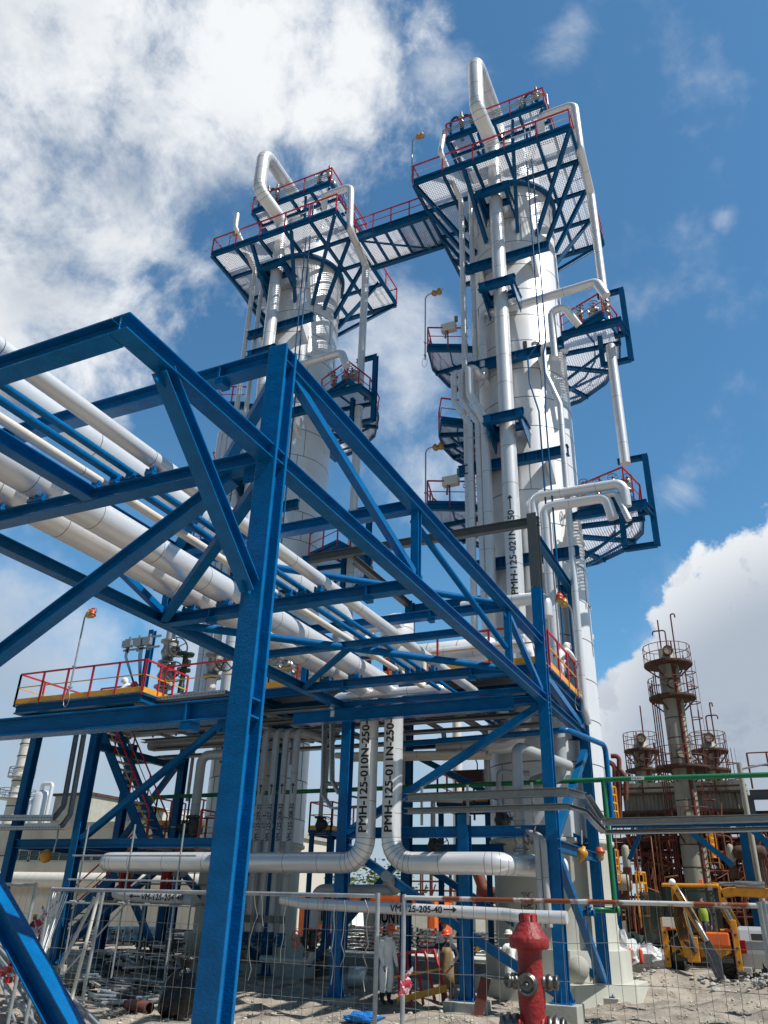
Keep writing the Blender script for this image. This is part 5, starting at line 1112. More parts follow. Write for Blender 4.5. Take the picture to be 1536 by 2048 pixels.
for k in range(7): b.cyl((q.x + .2 + k, 49.8, q.z + .3), (q.x + .2 + k, 49.8, q.z + 2.2), .05, seg=6)
for e in (.9, 1.5, 2.2): b.cyl((q.x + .2, 49.8, q.z + e), (q.x + 6, 49.8, q.z + e), .04, seg=6)
b.build('handrail', MT['rust_red'], t)
# blue pipe bridge far right with diagonal
t = thing('pipe_bridge', 'blue painted steel bridge with diagonal legs behind the right cable trays', 'pipe bridge', P(1400, 1660, Y=38)); b = MB()
a, c = P(1205, 1650, Y=38), P(1540, 1648, Y=38); b.beam((a.x, 38, a.z), (c.x + 2, 38, a.z), .25, .2, 'H')
q = P(1500, 1650, Y=38); b.beam((q.x, 38, a.z - .2), (q.x + 1.6, 38, a.z - 2.0), .25, .2, 'BOX'); q = P(1480, 1720, Y=38); b.beam((q.x - .3, 38, a.z - 1.6), (q.x - 1.9, 38, a.z - .2), .22, .18, 'BOX'); b.beam((P(1483, 1650, Y=38).x, 38.2, 0), (P(1483, 1650, Y=38).x, 38.2, a.z), .3, .3, 'H', (0, 1, 0)); b.beam((P(1286, 1650, Y=38).x, 38.2, a.z), (P(1264, 1650, Y=38).x - .3, 38.2, a.z - 1.4), .18, .16, 'BOX'); b.beam((P(1215, 1650, Y=38).x, 38.2, 0), (P(1215, 1650, Y=38).x, 38.2, a.z), .3, .3, 'H', (0, 1, 0)); b.build('frame', MT['blue_steel'], t)
# red lattice of piping seen under the right header
t = thing('scaffold_tower', 'orange red scaffold lattice in the distance between the blue columns', 'scaffold', P(870, 1800, Y=46)); b = MB(); rnd = random.Random(11)
xa, xb, za, zb2 = P(822, 1800, Y=46).x, P(930, 1800, Y=46).x, P(870, 1815, Y=46).z, P(870, 1745, Y=46).z
for k in range(12): x = xa + (xb - xa) * k / 11; b.cyl((x, 46 + (k % 2), 0), (x, 46 + (k % 2), zb2 + rnd.uniform(-.3, .4)), .05, seg=5)
for k in range(9): z = .5 + (zb2 - .5) * k / 8; b.cyl((xa - .2, 45.95, z), (xb + .2, 45.95, z), .05, seg=5)
for k in range(6): x = xa + (xb - xa) * k / 6; b.cyl((x, 45.9, 1.0), (x + 1.0, 45.9, 3.6), .04, seg=5)
b.build('frame', MT['rust_red'], t)
t = thing('old_pipe', 'fat rusty elbow and pipe run beyond the right blue column', 'pipe', P(960, 1780, Y=44)); b = MB(); b.tube([P(955, 1745, Y=44), P(968, 1780, Y=44), P(1000, 1790, Y=44)], .3, 10, .4); b.tube([P(945, 1800, Y=44), P(1010, 1800, Y=44)], .2, 10); b.tube([P(960, 1830, Y=44), P(962, 1768, Y=44)], .25, 10); b.build('pipe_run', MT['rust_red'], t)
t = thing('chimney', 'slim cream chimney far behind, left of the right tower foot', 'chimney', P(912, 1700, Y=70)); q = P(914, 1480, Y=70); b = MB(); b.lathe([(.5, 0), (.42, q.z + 2)], (q.x, 70, 0), seg=16); b.build('stack', MT['pipe_cream'], t); b = MB(); z = P(914, 1547, Y=70).z; b.lathe([(.45, z - .1), (.75, z - .1), (.75, z + .1), (.45, z + .1)], (q.x, 70, 0), seg=16); b.build('band', MT['rust'], t)
# ------------------------------------------------------------------ left background
bl = thing('industrial_building', 'long white industrial building with a row of windows on the far left', 'building', (-40, 46, 0))
x0, x1, zt = P(-20, 1640, Y=46).x, P(455, 1650, Y=46).x, P(200, 1655, Y=46).z
b = MB(); b.box2((x0 - 6, 46, -.5), (x1, 60, zt)); b.build('wall', MT['wall_render'], bl)
for k, px in enumerate((22, 62, 103, 145, 190, 240, 296, 350)):
    a, c = P(px, 1697, Y=46), P(px + 36, 1732, Y=46); a = V((a.x, 45.95, P(100, 1700, Y=46).z)); zz = P(100, 1722, Y=46).z
    f = MB(); f.box2((a.x, 45.93, zz), (c.x, 45.99, a.z)); w_ = f.build('window', MT['glass'], bl); g_ = MB(); xm = (a.x + c.x) / 2
    for x in (a.x, xm, c.x): g_.box2((x - .04, 45.88, zz), (x + .04, 45.925, a.z))
    for z in (zz, a.z): g_.box2((a.x - .04, 45.87, z - .05), (c.x + .04, 45.928, z + .05))
    g_.build('window_frame', MT['galv'], w_)
b = MB(); b.box2((x0 - 6.2, 45.7, zt), (x1 + .2, 60.2, zt + .35)); b.build('roof', MT['concrete'], bl)
q = P(100, 1760, Y=45.3); b = MB(); b.tube([(x0 - 5, 45.2, q.z), (x1, 45.2, q.z)], .5, 14); b.build('wall_duct', MT['pipe_cream'], bl)
b = MB(); b.tube([(x0 - 5, 45.85, q.z + 1.6), (x1, 45.85, q.z + 1.6)], .05, 6); b.build('wall_pipe', MT['steel_dark'], bl)
t = thing('chimney', 'tall cream banded chimney on the far left skyline', 'chimney', P(40, 1700, Y=75)); q = P(70, 1430, Y=75); qb = P(30, 1640, Y=75); b = MB(); b.lathe([(1.25, 0), (1.0, qb.z + 2), (.95, qb.z + 3), (.9, q.z)], (q.x, 75, 0), seg=20); b.build('stack', MT['pipe_cream'], t); b = MB()
for k in range(max(1, int((q.z - qb.z) / 1.5))): z = qb.z + 1.5 * k; b.lathe([(1.02, z), (1.03, z + .12)], (q.x, 75, 0), seg=20)
b.build('band', MT['rust'], t); b = MB(); z = P(25, 1600, Y=75).z; b.lathe([(1, z), (2.2, z), (2.2, z + .12), (1, z + .12)], (q.x, 75, 0), seg=16); ring_rail(b, (q.x, 75), z, 2.15, 1.2, 12, t=.06); ring_rail(b, (q.x, 75), z + 2.6, 1.6, 1.2, 10, t=.06); b.lathe([(1, z + 2.6), (1.6, z + 2.6), (1.6, z + 2.7), (1, z + 2.7)], (q.x, 75, 0), seg=16); b.build('round_platform', MT['galv'], t)
q = P(76, 1640, Y=60); zt2 = P(76, 1583, Y=60).z; t = thing('storage_vessel', 'small silver domed vessel with pipe loop above the white building', 'vessel', (q.x, 60, q.z)); b = MB(); b.lathe([(.9, 4), (.9, zt2 - .5), (.75, zt2 - .15), (.4, zt2 + .05), (0, zt2 + .1)], (q.x, 60, 0), seg=20); b.build('shell', MT['clad'], t); b = MB(); b.tube([(q.x + .2, 59.5, zt2), (q.x + .2, 59.5, zt2 + .6), (q.x + 1.5, 59.5, zt2 + .6), (q.x + 1.5, 59.5, zt2 - 4)], .2, 10, .3); b.tube([(q.x - 1.3, 59.4, zt2 - 4), (q.x - 1.3, 59.4, zt2 - 1), (q.x - .5, 59.4, zt2 - 1)], .25, 10, .3); b.build('pipe_loop', MT['clad'], t)
q = P(130, 1610, Y=62); t = thing('roof_unit', 'pale grey plant room block behind the left cable trays', 'building', (q.x, 62, 0)); b = MB(); b.box2((q.x - 1.5, 62, 0), (q.x + 3.2, 66, P(130, 1592, Y=62).z)); b.build('wall', MT['concrete'], t); b = MB(); b.box2((q.x - 1.7, 61.8, P(130, 1592, Y=62).z), (q.x + 3.4, 66.2, P(130, 1592, Y=62).z + .25)); b.build('roof', MT['rust'], t)
q = P(240, 1640, Y=70); t = thing('plant_shed', 'grey gabled shed behind the left stair', 'building', (q.x, 70, 0)); za = P(200, 1592, Y=70).z; zb3 = P(290, 1622, Y=70).z; b = MB(); xa, xb = P(168, 1600, Y=70).x, P(330, 1600, Y=70).x; b.prism([(xa, 70, 0), (xb, 70, 0), (xb, 70, zb3), (xa + 2, 70, za), (xa, 70, za - .3)], (0, 12, 0)); b.build('wall', MT['concrete_pale'], t); b = MB(); b.beam((xb + .2, 69.9, zb3), (xa + 2, 69.9, za), .35, .3, 'BOX'); b.build('roof_edge', MT['rust'], t)
# orange hire container with its grey lettered stripe
ct = thing('site_container', 'orange site container with a grey stripe lettered INDUSTRIAL in black', 'container', (-19, 40, 0)); x0, x1, z0, z1 = P(598, 1830, Y=40).x, P(868, 1830, Y=40).x, .2, P(700, 1796, Y=40).z
b = MB(); n = 60; vs = []
for i in range(n + 1): x = x0 + (x1 - x0) * i / n; y = 40 + (.05 if i % 4 in (1, 2) else 0); vs += [(x, y, z0), (x, y, z1)]
b.add(vs, [(2 * i, 2 * i + 2, 2 * i + 3, 2 * i + 1) for i in range(n)]); b.box2((x0, 40.06, z0), (x1, 42.5, z1)); b.build('body', MT['orange'], ct)
za, zb4 = P(700, 1851, Y=40).z, P(700, 1822, Y=40).z; xs_ = P(812, 1830, Y=40).x; b = MB(); b.box2((P(628, 1830, Y=40).x, 39.95, za), (xs_, 39.985, zb4)); b.build('stripe', MT['grey_paint'] if False else mat('stripe_grey', (.10, .11, .11), .5), ct)
xt = P(640, 1830, Y=40).x
for s, px in (('IN', 642), ('IAL', 694), ('MONTA', 750)): lettering(s, ct, ((P(px, 1840, Y=40).x, 39.94, za + .18), (1, 0, 0), (0, 0, 1), (0, -1, 0)), .78, bold=.035, sx=.6)
b = MB(); b.box2((x0 - .05, 39.9, z1), (x1 + .05, 42.6, z1 + .14)); b.build('roof', MT['orange'], ct); b = MB(); b.box2((P(823, 1840, Y=40).x, 39.9, .3), (P(855, 1840, Y=40).x, 39.98, z1 - .3)); b.build('door', MT['pipe_cream'], ct)
t = thing('wrapped_pallet', 'shrink wrapped white and green stack in front of the orange container', 'pallet', P(690, 1860, Y=37)); b = MB(); a, c = P(670, 1865, Y=37), P(712, 1805, Y=37); b.prism([(a.x, 37, .3), (c.x, 37, .3), (c.x - .25, 37, c.z), (a.x + .35, 37, c.z)], (0, 1.2, 0)); b.build('wrap', MT['white_cloth'], t); b = MB(); b.lathe([(.28, 0), (.36, 0), (.36, .02), (.28, .02)], ((a.x + c.x) / 2, 36.97, c.z - .9), (0, -1, 0), 18); b.build('print', MT['green'], t)
# ------------------------------------------------------------------ stacks of scaffold parts, low wall, plants
wl = thing('low_wall', 'low pale concrete wall with a kerb slab behind the workers', 'wall', (-13, 30.5, 0)); b = MB(); b.box2((-19, 30.4, -.3), (-8.2, 31, .62)); b.build('wall', MT['concrete'], wl); b = MB(); b.box2((-26, 30.9, .62), (-8.2, 39, .72)); b.build('slab', MT['concrete_pale'], wl)
rnd = random.Random(3)
for k, (px0, px1, py0, py1, Y, m) in enumerate(((688, 760, 1852, 1905, 33.5, 'galv'), (765, 830, 1855, 1905, 33.5, 'galv'), (832, 878, 1862, 1905, 33.8, 'tray'), (946, 1000, 1868, 1905, 34, 'galv'), (640, 668, 1862, 1895, 34.5, 'tray'), (1003, 1012, 1850, 1890, 34.5, 'galv'))):
    a, c = P(px0, py1, Y=Y), P(px1, py0, Y=Y); t = thing('scaffold_stack', ('stack of galvanised scaffold frames behind the white suited man', 'stack of galvanised scaffold frames behind the red ladder frame', 'small stack of tubes right of the arm outstretched worker', 'stack of scaffold tubes with yellow couplers left of the hydrant', 'low stack of crates left of the scaffold frames', 'narrow stack of steel at the hydrant edge')[k], 'stack', (a.x, Y, a.z))
    b = MB(); z = a.z
    while z < c.z:
        b.box(((a.x + c.x) / 2 + rnd.uniform(-.05, .05), Y, z), (c.x - a.x + rnd.uniform(-.2, .1), .07, .06))
        for i in range(9): b.box((a.x + (c.x - a.x) * rnd.random(), Y - .05, z + .06), (.05, .9, .05))
        z += .13
    b.build('tubes', MT[m], t); b = MB()
    for x in (a.x + .1, c.x - .1): b.box((x, Y - .1, (a.z + c.z) / 2), (.07, .07, c.z - a.z + .2))
    build_each(b, 'rack_post', MT['green_dark' if k == 0 else 'steel_dark'], t)
    b = MB()
    for i in range(6): b.box((a.x + (c.x - a.x) * rnd.random(), Y - .25, a.z + (c.z - a.z) * rnd.random()), (.14, .12, .10))
    build_each(b, 'coupler', MT['yellow' if k % 2 else 'red'], t)
# far trees
def bush(x, y, z0, h, w, label, seed, col=None):
    rnd = random.Random(seed); t = thing('tree', label, 'tree', (x, y, 0)); b = MB(); b.tube([(x, y, 0), (x + .1, y, z0 + h * .25), (x - .1, y, z0 + h * .5)], [.2, .14, .07], 7)
    for k in range(5): a = rnd.uniform(0, 6.28); b.tube([(x, y, z0 + h * .2), (x + math.cos(a) * w * .35, y + math.sin(a) * w * .35, z0 + h * rnd.uniform(.5, .8))], [.1, .03], 5)
    b.build('trunk', MT['bark'], t); c = MB(); cl = [(V((x + rnd.gauss(0, w * .28), y + rnd.gauss(0, w * .28), z0 + h * rnd.uniform(.3, .95))), rnd.uniform(.16, .30) * w) for _ in range(16)]
    for k in range(1500):
        q, r = rnd.choice(cl); p = q + V((rnd.gauss(0, 1), rnd.gauss(0, 1), rnd.gauss(0, .8))) * r * .55; s = rnd.uniform(.10, .22); d = V((rnd.gauss(0, 1), rnd.gauss(0, 1), rnd.gauss(0, 1))).normalized(); _, u, v = basis(d); c.add([p - u * s, p - v * s * .5, p + u * s, p + v * s * .5], [(0, 1, 2, 3)])
    c.build('crown', MT['leaf'], t); return t
mat('leaf', (.075, .11, .03), .7, var=.5, vscale=2.5); mat('bark', (.09, .06, .04), .9)
q = P(605, 1790, Y=60); bush(q.x, 60, .5, 3.6, 3.2, 'olive green tree seen beside the left tower pedestal', 1); q = P(775, 1780, Y=60); bush(q.x, 60, .5, 4.2, 5.2, 'olive green tree above the orange container', 2)
# distant power poles and roofs along the horizon, so the skyline is not bare
t = thing('far_sheds', 'low distant sheds along the horizon behind the orange container', 'building', (-30, 95, 0)); b = MB()
rnd = random.Random(9)
for k in range(14): x = -75 + k * 6.4 + rnd.uniform(-1, 1); b.box2((x, 95 + rnd.uniform(-4, 4), 0), (x + rnd.uniform(4, 6), 105, rnd.uniform(2.2, 4.2)))
build_each(b, 'wall', MT['concrete'], t)
for k in range(5): x = -42 + 8 * k; tag(MB().tube([(x, 88, 0), (x, 88, 7.5 + (k % 2))], .1, 6).build('lamp_pole', MT['steel_dark']), 'thin dark pole far away on the horizon behind the orange container', 'pole', 'far poles on the horizon')
# ------------------------------------------------------------------ mesh fence panels
def fence_panel(name, x0, x1, y0, y1, zt, zb, label, top_mat, post_mat='galv', dx=.118, rows=(.02, .33, .64, .95, 1.26, 1.57, 1.9), r=.021, sag=0):
    t = thing(name, label, 'fence', (x0, y0, zb)); a, c = V((x0, y0, 0)), V((x1, y1, 0)); d = c - a; L = d.length; z = V((0, 0, 1))
    b = MB(); b.tube([a + z * zt, c + z * (zt + sag)], r, 10); b.build('top_rail', MT[top_mat], t); b = MB(); b.tube([a + z * zb, c + z * zb], r, 8); b.build('bottom_rail', MT['galv'], t)
    for p in (a, c): b = MB(); b.tube([p + z * (zb - .15), p + z * (zt + .03)], r * 1.1, 10); b.build('post', MT[post_mat], t)
    b = MB(); n = int(L / dx); rnd = random.Random(int(x0 * 10))
    for k in range(1, n):
        p = a + d * k / n; o = V((rnd.uniform(-.012, .012), rnd.uniform(-.01, .01), 0)); m = p + d.normalized() * rnd.uniform(-.02, .02) + z * (zb + zt) / 2 + o
        b.tube([p + z * zb, m, p + z * (zt + sag * k / n)], .0021, 4)
    for h in rows:
        pr = None
        for k in range(9):
            q = a + d * k / 8 + z * (zt - h + rnd.uniform(-.012, .012))
            if pr is not None: b.tube([pr, q], .0024, 4)
            pr = q
    b.build('wire_mesh', MT['wire'], t); return t
mat('wire', (.30, .29, .26), .5, .6); mat('rust_rail', (.60, .60, .58), .5, .3, col2=(.25, .07, .03), thr=(.49, .54), vscale=2.2)
FY = 8.05
fence_panel('mesh_fence_panel', P(808, 1795, Y=FY).x, P(1522, 1826, Y=FY).x, FY, FY + .05, P(808, 1795, Y=FY).z, .42, 'right wire mesh fence panel with a rusty red and white top rail', 'rust_rail', 'galv', .118)
fence_panel('mesh_fence_panel', P(105, 1772, Y=FY + .25).x, P(756, 1792, Y=FY + .05).x, FY + .25, FY + .05, P(756, 1792, Y=FY).z, .40, 'left wire mesh fence panel with a galvanised top rail behind the main column', 'galv', 'galv', .118)
fence_panel('mesh_fence_panel', -11.6, P(72, 1770, Y=FY + .5).x, FY + .6, FY + .5, P(72, 1770, Y=FY + .5).z, .40, 'farthest left mesh fence panel, its post leaning on the next one', 'galv', 'galv', .118)
fence_panel('mesh_fence_panel', P(1530, 1812, Y=FY).x, 3.4, FY, FY - .3, 2.33, .42, 'grey mesh fence panel starting at the right picture edge', 'galv', 'galv', .118)
# twisted wire and warning tape on the fence
rnd = random.Random(2)
for k, (px, top) in enumerate(((481, 1788), (513, 1790), (528, 1790), (570, 1795), (668, 1812), (690, 1800), (735, 1800))):
    q = P(px, top, Y=FY + .02); pts = [q + V((rnd.uniform(-.03, .03), rnd.uniform(-.03, .01), -.1 * i)) for i in range(rnd.randint(4, 9))]; b = MB(); b.tube(pts, .005, 5)
    b.build('tie_wire', MT['wire'], None, ('first', 'second', 'third', 'fourth', 'fifth', 'sixth', 'last')[k] + ' loose tie wire from the left hanging on the galvanised fence rail', 'wire', 'loose tie wires on the fence')
mat('tape', (.75, .70, .68), .5, col2=(.65, .05, .08), thr=(.48, .52), vscale=14)
for k, (px, py) in enumerate(((815, 1965), (90, 1838))):
    b = MB(); q = P(px, py, Y=FY - .05); rnd = random.Random(k); pr = [q + V((rnd.uniform(-.09, .09), -.02 - .01 * i, .09 - .02 * i + rnd.uniform(-.05, .05))) for i in range(11)]
    for i in range(10): b.add([pr[i] + V((0, 0, .022)), pr[i + 1] + V((0, .01, .022)), pr[i + 1] - V((0, .01, .022)), pr[i] - V((0, 0, .022))], [(0, 1, 2, 3)])
    o = b.build('warning_tape', MT['tape'], None, ('red and white warning tape knotted on the right fence post', 'pink and white warning tape knotted on the left fence posts')[k], 'tape'); s = o.modifiers.new('thick', 'SOLIDIFY'); s.thickness = .002
# ------------------------------------------------------------------ fire hydrant
HX, HY = P(1058, 1880, Y=5.3).x, 5.3
hy = thing('fire_hydrant', 'red fire hydrant with a domed cap and steel hose couplings in the right foreground', 'hydrant', (HX, HY, 0))
ht = P(1055, 1826, Y=HY).z; S = 1.0
mat('hyd_red', (.27, .012, .014), .5, bump=.5, bscale=34, col2=(.10, .010, .010), thr=(.44, .74), vscale=9)
mat('coupling', (.16, .155, .145), .38, .85, var=.35, vscale=18, bump=.2, bscale=60)
zz = lambda d: ht - d
b = MB(); b.lathe([(0, zz(0)), (.044, zz(0)), (.050, zz(.005)), (.050, zz(.046)), (.056, zz(.050)), (.066, zz(.062)), (.086, zz(.096)), (.106, zz(.122)), (.114, zz(.130)), (.119, zz(.140)), (.118, zz(.182)), (.110, zz(.192)), (.078, zz(.196)), (.0725, zz(.21)), (.0735, zz(.33)), (.080, zz(.40)), (.079, zz(.47)), (.0735, zz(.52)), (.072, zz(.60)), (.076, zz(.90)), (.12, zz(.94)), (.12, zz(.98)), (.09, zz(1.0)), (.09, .0)], (HX, HY, 0), seg=40)
for k in range(6): a = R(60 * k + 15); b.box((HX + .05 * math.cos(a), HY + .05 * math.sin(a), zz(.026)), (.012, .012, .04), Matrix.Rotation(a, 3, 'Z'))
b.build('barrel', MT['hyd_red'], hy, bevel=0)
cv = V((-HX, -HY, 0)).normalized(); rv = V((cv.y * -1, cv.x, 0))
def outlet(d, z, r, L, sz, nm='hose_coupling'):
    d = V(d).normalized(); c = V((HX, HY, z)); b = MB(); b.lathe([(r * 1.05, .06), (r * .98, .10), (r * .92, L - .02), (r * 1.12, L - .01), (r * 1.12, L)], c, d, 22); b.build('outlet_neck', MT['hyd_red'], hy)
    b = MB(); r2 = r * 1.12; b.lathe([(0, L + .001), (r2, L + .001), (r2, L + .02), (r2 * .9, L + .024), (r2 * .9, L + .034), (r2 * 1.08, L + .038), (r2 * 1.08, L + .058), (r2 * .86, L + .062), (r2 * .86, L + .078), (r2 * .98, L + .08), (r2 * .98, L + .095), (r2 * .8, L + .1), (r2 * .74, L + .088), (r2 * .2, L + .084), (r2 * .18, L + .1), (0, L + .1)], c, d, 26)
    _, s, u = basis(d)
    for k in range(2): b.box(c + d * (L + .09) + (s if k else -s) * r2 * .8, (.02, .02, .02))
    b.build(nm, MT['coupling'], hy)
zo = zz(.372)
outlet(cv * .97 - rv * .18, zo, .050, .065, 1); outlet(-rv * .85 + cv * .4, zo + .012, .036, .06, 1); outlet(rv * 1 + cv * .12, zo + .01, .036, .06, 1)
outlet(-rv * 1 + cv * .1, zz(.585), .055, .09, 1); outlet(rv * 1 + cv * .2, zz(.59), .055, .09, 1)
# ------------------------------------------------------------------ people
def person(label, loc, face, h=1.75, suit='white_cloth', hand='grey_glove', boot='boot', helmet='helmet_red', pose=None, bulk=1.0, head=(0, 0), hood=None, legs=None, apron=False, vest=None, name='person'):
    """face: heading in degrees the figure looks to (0 = +X, 90 = +Y); pose overrides joints in a right-forward-up frame"""
    J = dict(pelvis=(0, 0, .95, .135), waist=(0, .01, 1.10, .125), chest=(0, .0, 1.30, .15), nb=(0, -.01, 1.44, .08), neck=(0, .01, 1.52, .056))
    for s, n in ((-1, 'l'), (1, 'r')):
        J.update({'sh' + n: (.175 * s, 0, 1.40, .078), 'el' + n: (.23 * s, -.03, 1.13, .056), 'wr' + n: (.245 * s, .06, .89, .040), 'pa' + n: (.245 * s, .075, .815, .034),
                  'hi' + n: (.10 * s, 0, .88, .108), 'kn' + n: (.11 * s, .02, .50, .074), 'an' + n: (.11 * s, -.02, .11, .052), 'to' + n: (.12 * s, .14, .05, .044)})
    for k, v in (pose or {}).items(): J[k] = (*v, J[k][3])
    E = [('pelvis', 'waist'), ('waist', 'chest'), ('chest', 'nb'), ('nb', 'neck')]
    for n in 'lr': E += [('chest', 'sh' + n), ('sh' + n, 'el' + n), ('el' + n, 'wr' + n), ('wr' + n, 'pa' + n), ('pelvis', 'hi' + n), ('hi' + n, 'kn' + n), ('kn' + n, 'an' + n), ('an' + n, 'to' + n)]
    kind = {}
    for k in J: kind[k] = 'boot' if k[:2] in ('an', 'to') else 'hand' if k[:2] == 'pa' else 'skin' if k == 'neck' else 'suit'
    for n, s in (('l', -1), ('r', 1)):   # four fingers and a thumb on each hand
        pa, wr = V(J['pa' + n][:3]), V(J['wr' + n][:3]); d = (pa - wr).normalized(); _, sx, su = basis(d, (0, 1, 0))
        for f in range(4):
            o = pa + d * .03 + su * (-.027 + .018 * f); L = (.062, .074, .07, .055)[f]; J[f'f{n}{f}a'] = (*o, .0105); J[f'f{n}{f}b'] = (*(o + d * L * .55 + sx * s * -.006), .0095); J[f'f{n}{f}c'] = (*(o + d * L * .95 - sx * s * .022), .008)
            E += [('pa' + n, f'f{n}{f}a'), (f'f{n}{f}a', f'f{n}{f}b'), (f'f{n}{f}b', f'f{n}{f}c')]
        o = wr.lerp(pa, .5) + su * .035; J[f't{n}a'] = (*o, .0125); J[f't{n}b'] = (*(o + su * .03 + d * .035), .010); E += [('wr' + n, f't{n}a'), (f't{n}a', f't{n}b')]
        for q in [q for q in J if q.startswith('f' + n) or q.startswith('t' + n) and q[:2] != 'to']: kind[q] = 'hand'
    ks = list(J); me = bpy.data.meshes.new('p'); me.from_pydata([J[k][:3] for k in ks], [(ks.index(a), ks.index(b)) for a, b in E], []); o = bpy.data.objects.new('p', me); COL.objects.link(o)
    sk = o.modifiers.new('s', 'SKIN'); sk.branch_smoothing = .6
    for i, k in enumerate(ks):
        r = J[k][3] * (bulk if kind[k] == 'suit' else 1); me.skin_vertices[0].data[i].radius = (r, r * (.82 if k in ('chest', 'waist') else 1)); me.skin_vertices[0].data[i].use_root = k == 'pelvis'
    ss = o.modifiers.new('u', 'SUBSURF'); ss.levels = 1
    bm_ = bpy.data.meshes.new_from_object(o.evaluated_get(bpy.context.evaluated_depsgraph_get())); bpy.data.objects.remove(o)
    sc = h / 1.75; a = R(face - 90); rot = Matrix.Rotation(a, 3, 'Z'); L = V(loc); W = lambda p: L + rot @ (V(p) * sc)
    t = thing(name, label, 'person', loc)
    b = MB(); mats = {'suit': MT[suit], 'hand': MT[hand], 'boot': MT[boot], 'skin': MT['skin']}
    pts = [V(J[k][:3]) for k in ks]; vv = [v.co.copy() for v in bm_.vertices]
    for p in bm_.polygons:
        c = sum((vv[i] for i in p.vertices), V()) / len(p.vertices); j = min(range(len(pts)), key=lambda i: (pts[i] - c).length - J[ks[i]][3]); kk = kind[ks[j]]
        b.mat(mats[kk]); b.f.append(list(p.vertices)); b.m.append(b.mi); b.s.append(True)
    b.v = [tuple(W(v)) for v in vv]
    # head with brow, nose, chin and ears
    nk = V(J['neck'][:3]); up = (nk - V(J['nb'][:3])).normalized(); tilt, turn = head; hr = Matrix.Rotation(R(turn), 3, 'Z') @ Matrix.Rotation(R(-tilt), 3, 'X'); hc = nk + hr @ V((0, .025, .115)); base = len(b.v); b.mat(MT['skin']); seg, rg = 16, 12
    hv = []
    for i in range(rg + 1):
        th = math.pi * i / rg
        for j in range(seg):
            ph = 2 * math.pi * j / seg; x, y, z = math.sin(th) * math.cos(ph), math.sin(th) * math.sin(ph), math.cos(th)
            fw = max(0, y); jaw = 1 - .22 * max(0, -z); px_ = .076 * x * jaw; py_ = .094 * y * (1 - .12 * max(0, -z) * (y < 0)); pz = .118 * z
            if fw > .8 and -.35 < z < .12: py_ += .022 * (1 - abs(x) * 3 if abs(x) < .33 else 0) * (1 - abs(z + .12) * 3 if abs(z + .12) < .33 else 0)
            if fw > .6 and .05 < z < .3 and .2 < abs(x) < .6: py_ -= .008
            hv.append(W(hc + hr @ V((px_, py_, pz))))
    b.add(hv, [(i * seg + j, (i + 1) * seg + j, (i + 1) * seg + (j + 1) % seg, i * seg + (j + 1) % seg) for i in range(rg) for j in range(seg)], True)
    for s in (-1, 1): b.sphere(W(hc + hr @ V((.078 * s, -.005, -.005))), .02 * sc, 6, 5, (.5, 1, 1.6))
    b.mat(MT['black'])
    for s in (-1, 1): b.sphere(W(hc + hr @ V((.03 * s, .083, .018))), .0085 * sc, 6, 5)
    b.sphere(W(hc + hr @ V((0, .083, -.052))), .02 * sc, 8, 5, (1, .4, .25))
    b.build('body', None, t)
    hx = lambda p: W(hc + hr @ V(p)); upv = rot @ (hr @ V((0, 0, 1)))
    if hood:
        b = MB(); b.sphere(hx((0, -.022, .012)), .132 * sc, 14, 10, (1, 1.02, 1.12)); b.build('hood', MT[hood], t)
    if helmet:
        b = MB(); c = hx((0, 0, .045)); b.lathe([(.150 * sc, 0), (.112 * sc, .012 * sc), (.112 * sc, .045 * sc), (.094 * sc, .088 * sc), (.056 * sc, .115 * sc), (0, .124 * sc)], c, upv, 20)
        b.add([hx(p) for p in ((-.09, .10, .046), (.09, .10, .046), (.06, .165, .036), (-.06, .165, .036), (-.09, .10, .054), (.09, .10, .054), (.06, .165, .044), (-.06, .165, .044))], [(0, 1, 2, 3), (7, 6, 5, 4), (3, 2, 6, 7)]); b.build('hard_hat', MT[helmet], t)
    else:
        b = MB(); b.sphere(hx((0, -.018, .03)), .1 * sc, 12, 8, (.86, 1.0, 1.05)); b.build('hair', MT['black'], t)
    if apron:
        b = MB(); n = 8; vs = []
        for z, w_ in ((1.36, .6), (1.2, 1.0), (1.0, 1.05), (.75, 1.1), (.45, 1.2)):
            for i in range(n + 1): a_ = R(-62 + 124 * i / n); vs.append(W((.20 * w_ * math.sin(a_), .165 * math.cos(a_) + .01 * math.sin(i * 1.9 + z * 5) + (.03 if z < .9 else 0), z)))
        b.add(vs, [(r * (n + 1) + i, r * (n + 1) + i + 1, (r + 1) * (n + 1) + i + 1, (r + 1) * (n + 1) + i) for r in range(4) for i in range(n)], True); ao = b.build('apron', MT['apron'], t); s = ao.modifiers.new('thick', 'SOLIDIFY'); s.thickness = .008
    if vest:
        b = MB(); b.lathe([(.165, 1.0), (.178, 1.15), (.19, 1.32), (.12, 1.43)], (0, 0, 0), seg=18); b.v = [tuple(W((x, y * .8, z))) for x, y, z in b.v]; b.build('vest', MT[vest], t)
    return t
def at(px, py, Z): return P(px, py, Z=Z)
def yaw_to(a, b): return math.degrees(math.atan2(b[1] - a[1], b[0] - a[0]))
def flr(px, py, z0=0.05):
    d = ((px - 768) / FPX * CR - (py - 1024) / FPX * CU + CF); t = 5.0
    while t < 80:
        q = CAM + d * t
        if q.z < gz(q.x, q.y): break
        t += .12
    lo_, hi_ = t - .12, t
    for _ in range(6):
        m = (lo_ + hi_) / 2; q = CAM + d * m
        if q.z < gz(q.x, q.y): hi_ = m
        else: lo_ = m
    q = CAM + d * hi_; return V((q.x, q.y, gz(q.x, q.y)))
w1 = flr(771, 2010)
